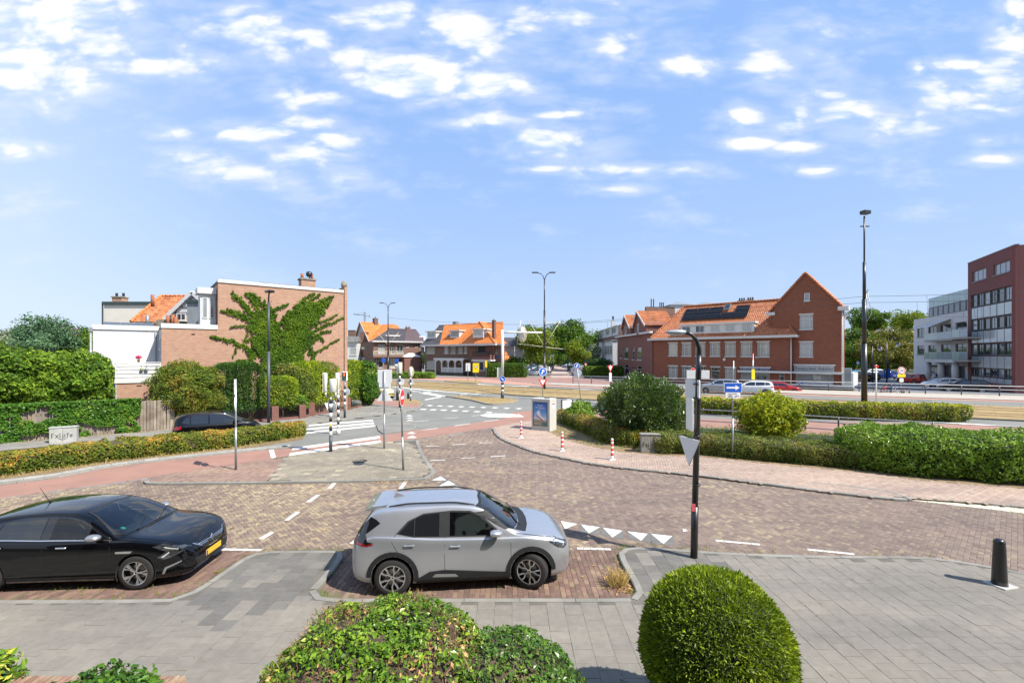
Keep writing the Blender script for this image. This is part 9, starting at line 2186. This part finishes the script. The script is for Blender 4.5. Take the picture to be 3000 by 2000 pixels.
def on_face(pts, mat, name, d=.014):
    b = MB(); b.add([(-d,y,z) for y,z in pts]+[(-d+.002,y,z) for y,z in pts], [tuple(range(len(pts))), tuple(range(2*len(pts)-1,len(pts)-1,-1))]); return b.build(name, mat, fr_)
def grad_mat():
    m, k, b_, out = _new('poster_print'); tc = k.node('ShaderNodeTexCoord'); s_ = k.node('ShaderNodeSeparateXYZ'); k.link(tc.outputs['UV'], s_.inputs[0])
    n = k.noise(tc.outputs['UV'], 4, 5); f = k.math('ADD', k.math('DIVIDE', s_.outputs[1], 1.7), k.math('MULTIPLY', k.math('SUBTRACT', n, .5), .22))
    k.link(k.ramp(f, [(.18,(.42,.38,.28)),(.34,(.30,.24,.15)),(.42,(.55,.62,.68)),(.62,(.12,.30,.62)),(1,(.015,.09,.36))]), b_.inputs['Base Color']); b_.inputs['Roughness'].default_value = .15; return m
on_face([(1.04,.34),(.20,.34),(.20,1.62),(1.04,1.62)], grad_mat(), 'poster')
on_face([(.80,.92),(.50,.66),(.38,.62),(.34,.72),(.60,.90),(.62,1.12),(.74,1.20),(.86,1.05)], signw, 'poster_motif', .017); on_face([(.86,.86),(.46,.60),(.28,.58),(.46,.66),(.84,.92)], signr, 'poster_motif', .019); on_face([(.52,.36),(.22,.36),(.22,.50),(.52,.50)], pm('poster_teal',(.02,.20,.24),.3), 'poster_badge', .017)
for tx_, zz_, sz in (('Uniek',1.47,.15),('Portlantis',1.34,.15),('nu open',1.24,.07)):
    t_ = text(fr_, tx_, sz, (-.018,.62,zz_), (R(90),0,R(-90)), signw, ext=.001)
b = MB(); b.bbox((.30,.35,1.88),(.10,.30,.03),b=.005); b.build('lid_vent', trim, bx); b = MB(); b.box(.30,.58,-.006,.0,1.30,1.50); b.build('notice', signw, bx); b = MB(); b.box(.30,.60,-.008,.0,1.52,1.56); b.build('notice_strip', inkm, bx)
GR = [[(0,0),(0,1)],[(0,1),(.5,1)],[(0,.55),(.4,.6)]],[[(0,0),(.7,.7)],[(0,.7),(.6,0)]],[[(.2,0),(.2,.6)],[(.1,.85),(.3,.85)]],[[(.0,.1),(.0,.6),(.4,.7),(.5,.2),(.1,.05)],],[[(.25,0),(.3,.8)],[(0,.8),(.6,.85)]],[[(.5,.1),(.1,.1),(0,.5),(.45,.6),(.5,.4),(0,.35)]]
def cabinet(px0, px1, py, ptop, label, tagscale, ink, mat, rz, pre=''):
    X, Y = Gz((px0+px1)/2, py, .07); w = (px1-px0)*Y/F; h = H_(ptop,Y)-.07
    o = thing('utility_cabinet', label, 'cabinet', (X,Y-.05,.06), rz, 'grey utility cabinets with graffiti'); b = MB(); b.bbox((0,0,h/2),(w,.36,h),b=.02); b.build('box', mat, o); b = MB(); b.bbox((0,0,h+.015),(w+.05,.42,.04),b=.012); b.build('lid', mat, o); MB().box(-.004,.004,-.184,-.18,.05,h-.05).build('door_gap', seamm, o)
    u = -w*.40; s_ = w*.80/4.2; b = MB()
    for g in GR:
        for st in g: b.tube([(u+p[0]*s_*.9, -.186, h*.35+p[1]*s_*1.2) for p in st], .011*tagscale, 5)
        u += s_*.70
    b.tube([(-.15,-.186,h*.30),(.0,-.186,h*.22),(.15,-.186,h*.30)], .008*tagscale, 5); b.build('graffiti', ink, o); return o
cabinet(161,220,1294,1250,'pale grey utility cabinet tagged in black before the ivy fence',1.0,inkm,pm('cabinet_grey',(.42,.42,.39),.7,var=.1,scale=4,grime=.2),R(30)); cabinet(1876,1931,1323,1270,'darker mossy utility cabinet tagged in black between the low hedges',.9,inkm,pm('cabinet_mossy',(.27,.26,.22),.8,var=.2,scale=4,grime=.35),R(-6))
def railing(name, label, pts, h, posts, n_r, rm, pmat, r=.03, pr=.035, zr=None):
    o = thing(name, label, 'railing', (0,0,0)); P = [Vector(p) for p in pts]; acc = [0]
    for a, b_ in zip(P, P[1:]): acc.append(acc[-1]+(b_-a).length)
    def q(s_):
        for i in range(len(P)-1):
            if s_ <= acc[i+1]+1e-6: return P[i].lerp(P[i+1], (s_-acc[i])/(acc[i+1]-acc[i]))
        return P[-1]
    n = max(1, round(acc[-1]/posts))
    for i in range(n+1): p = q(acc[-1]*i/n); MB().tube([(p.x,p.y,0),(p.x,p.y,h+.02)], pr, 8).build('post', pmat, o)
    for j in range(n_r):
        z = h-(j*h*.33 if zr is None else zr[j]); MB().tube([(p.x,p.y,z) for p in P], r, 8).build('rail', rm, o)
    return o
railing('far_railing', 'long three-rail white railing on dark posts before the gable building', [(9.4,70.2),(40,53.4),(52.3,46.9),(64,40.6)], 1.15, 2.95, 3, bandw, bluegrey, .035, .055)
railing('cycle_railing', 'silver two-rail railing on black posts along the cycle path', [(4.3,33.0),(6.4,31.8),(14.0,27.6),(18.2,25.0),(21.3,23.4),(25.0,21.4)], .98, 3.9, 3, galv, black_m, .03, .04, (.0,.32,.70))
o = thing('gate_panel', 'metal frame with white panel at the left end of the silver railing', 'gate', (3.55,32.6,0), R(28));
for xx in (0,.95,1.35): MB().bbox((xx,0,.6),(.08,.08,1.2),b=.01).build('post', bluegrey, o)
MB().box(.08,.88,-.02,.02,.35,1.15).build('panel', signw, o); MB().tube([(0,0,1.2),(1.35,0,1.2)], .035, 8).build('rail', galv, o)
wm_ = pm('wire', (.06,.065,.07), .6)
def wire(p, q, label, sag=.25, r=.014, drops=()):
    o = thing('overhead_wire', label, 'wire', (0,0,0)); A, B_ = Vector(p), Vector(q); n = 14; b = MB(); b.tube([tuple(A.lerp(B_, i/n)-Vector((0,0,sag*4*(i/n)*(1-i/n)))) for i in range(n+1)], r, 5); b.build('cable', wm_, o)
    for t, L in drops: c = A.lerp(B_, t)-Vector((0,0,sag*4*t*(1-t))); MB().tube([tuple(c), (c.x+.06,c.y,c.z-L)], r*.8, 4).build('dropper', wm_, o)
P3 = lambda px, py, Y: (XZ(px,py,Y)[0], Y, XZ(px,py,Y)[1])
wire(P3(2532,868,42.7), P3(3200,845,30), 'upper tram wire running right from the tall mast', .1, .016, ((.35,1.6),(.60,1.9),(.66,1.9))); wire(P3(2532,886,42.7), P3(3200,866,30), 'lower tram wire running right from the tall mast', .1, .016, ((.30,1.6),(.52,1.3),(.57,1.3)))
wire(P3(1595,952,58.2), P3(2532,868,42.7), 'upper tram wire between the two black masts', .1, .016, ((.15,1.6),)); wire(P3(1595,953,58.2), P3(2532,886,42.7), 'lower tram wire between the two black masts', .1, .016, ((.25,1.6),(.12,1.2)))
wire(P3(1137,930,77), P3(1595,951,58.2), 'tram wire from the left twin lamp post to the right one', .3, .016); wire(P3(2400,925,44), P3(3200,925,32), 'thin lower wire crossing before the apartments', .1, .010)
o = thing('tower_crane', 'distant pale tower crane above the orange roofs', 'crane', (XZ(1069,950,420)[0],420,0)); zc_ = H_(922,420); crm = pm('crane_grey',(.30,.34,.38),.7); b = MB(); b.box(-.8,.8,-.8,.8,0,zc_+2.4); b.build('tower', crm, o); b = MB(); b.tube([(-10.5,0,zc_+.6),(5,0,zc_-.8)], .45, 4); b.tube([(-8,0,zc_+.5),(0,0,zc_+2.6),(4.6,0,zc_-.5)], .12, 4); b.build('jib', crm, o); MB().box(3.6,5.0,-.8,.8,zc_-2.2,zc_-.6).build('counterweight', crm, o)
def bicycle(px, py, rz, col, label, g):
    o, X, Y = at(px,py,label,'bicycle','bicycle',g,rz);
    for xx in (-.52,.52): MB().tube([(xx+.33*math.cos(t),0,.34+.33*math.sin(t)) for t in np.linspace(0,6.283,21)], .022, 5, cap=False).build('wheel', rubber, o)
    b = MB(); b.tube([(-.52,0,.34),(-.12,0,.32),(.38,0,.80),(.52,0,.34)], .022, 5); b.tube([(-.12,0,.32),(-.22,0,.86)], .022, 5); b.tube([(-.22,0,.72),(.38,0,.72)], .022, 5); b.tube([(-.52,0,.34),(-.22,0,.72)], .018, 5); b.tube([(.38,0,.80),(.36,0,1.02)], .018, 5); b.build('frame', col, o)
    MB().bbox((-.24,0,.90),(.26,.16,.06),b=.02).build('saddle', trim, o); MB().tube([(.26,-.28,1.04),(.38,0,1.02),(.26,.28,1.04)], .016, 5).build('handlebar', trim, o)
gb = 'bicycles parked at the railing right of the tall mast'
for px, py, rz, c_, lb in ((2562,1152,.2,trim,'black bicycle leftmost at the railing'),(2574,1151,-.3,galv,'grey bicycle second at the railing'),(2592,1152,.5,signr,'red bicycle in the railing row'),(2603,1151,.1,trim,'black bicycle behind the red one'),(2614,1151,-.2,signb,'blue bicycle in the railing row'),(2622,1152,.3,galv,'grey bicycle rightmost at the railing')): bicycle(px,py,rz,c_,lb,gb)
for px, c_, lb in ((1524,trim,'dark bicycle left in the rack by the clipped hedge'),(1532,galv,'grey bicycle middle of the rack by the clipped hedge'),(1540,trim,'dark bicycle right in the rack by the clipped hedge')): bicycle(px,1101,1.2,c_,lb,'bicycles in the rack by the clipped hedge')
o, X, Y = at(1541,1101,'teal-lidded container beside the parked white car','container','waste_container'); b = MB(); b.bbox((0,0,.5),(1.0,.8,1.0),b=.06); b.build('bin', galv, o); b = MB(); b.bbox((0,0,1.05),(1.05,.85,.12),b=.05); b.build('lid', pm('teal_lid',(.03,.22,.18),.5), o)
o = thing('drain_grate', 'row of dark drain slots in the road beyond the hedge', 'drain', (*G(2710,1174),.012));
for i in range(6): MB().box(-.7+i*.24,-.56+i*.24,-.08,.08,0,.012).build('slot', inkm, o)
o = thing('paper_scrap', 'white scrap of litter on the bricks left of the lamp post', 'litter', (*G(2007,1557),.022)); b = MB(); b.add([(-.06,-.03,.0),(.06,-.02,.01),(.03,.05,.02),(-.04,.04,.035)], [(0,1,2,3)]); b.build('scrap', signw, o)
o = thing('moving_bin', 'black bins against the brown annex wall', 'bin', (*G(1216,1101),0)); b = MB(); b.bbox((0,0,.6),(1.3,.7,1.2),b=.05); b.build('bin', trim, o)
sl = thing('window_sill', 'pale stone window sill along the bottom edge of the view', 'window sill', (0,.36,CAMZ-.363)); b = MB(); b.bbox((0,0,0),(2.4,.22,.05),b=.01); b.build('sill', pm('sill_stone',(.50,.50,.52),.7), sl)
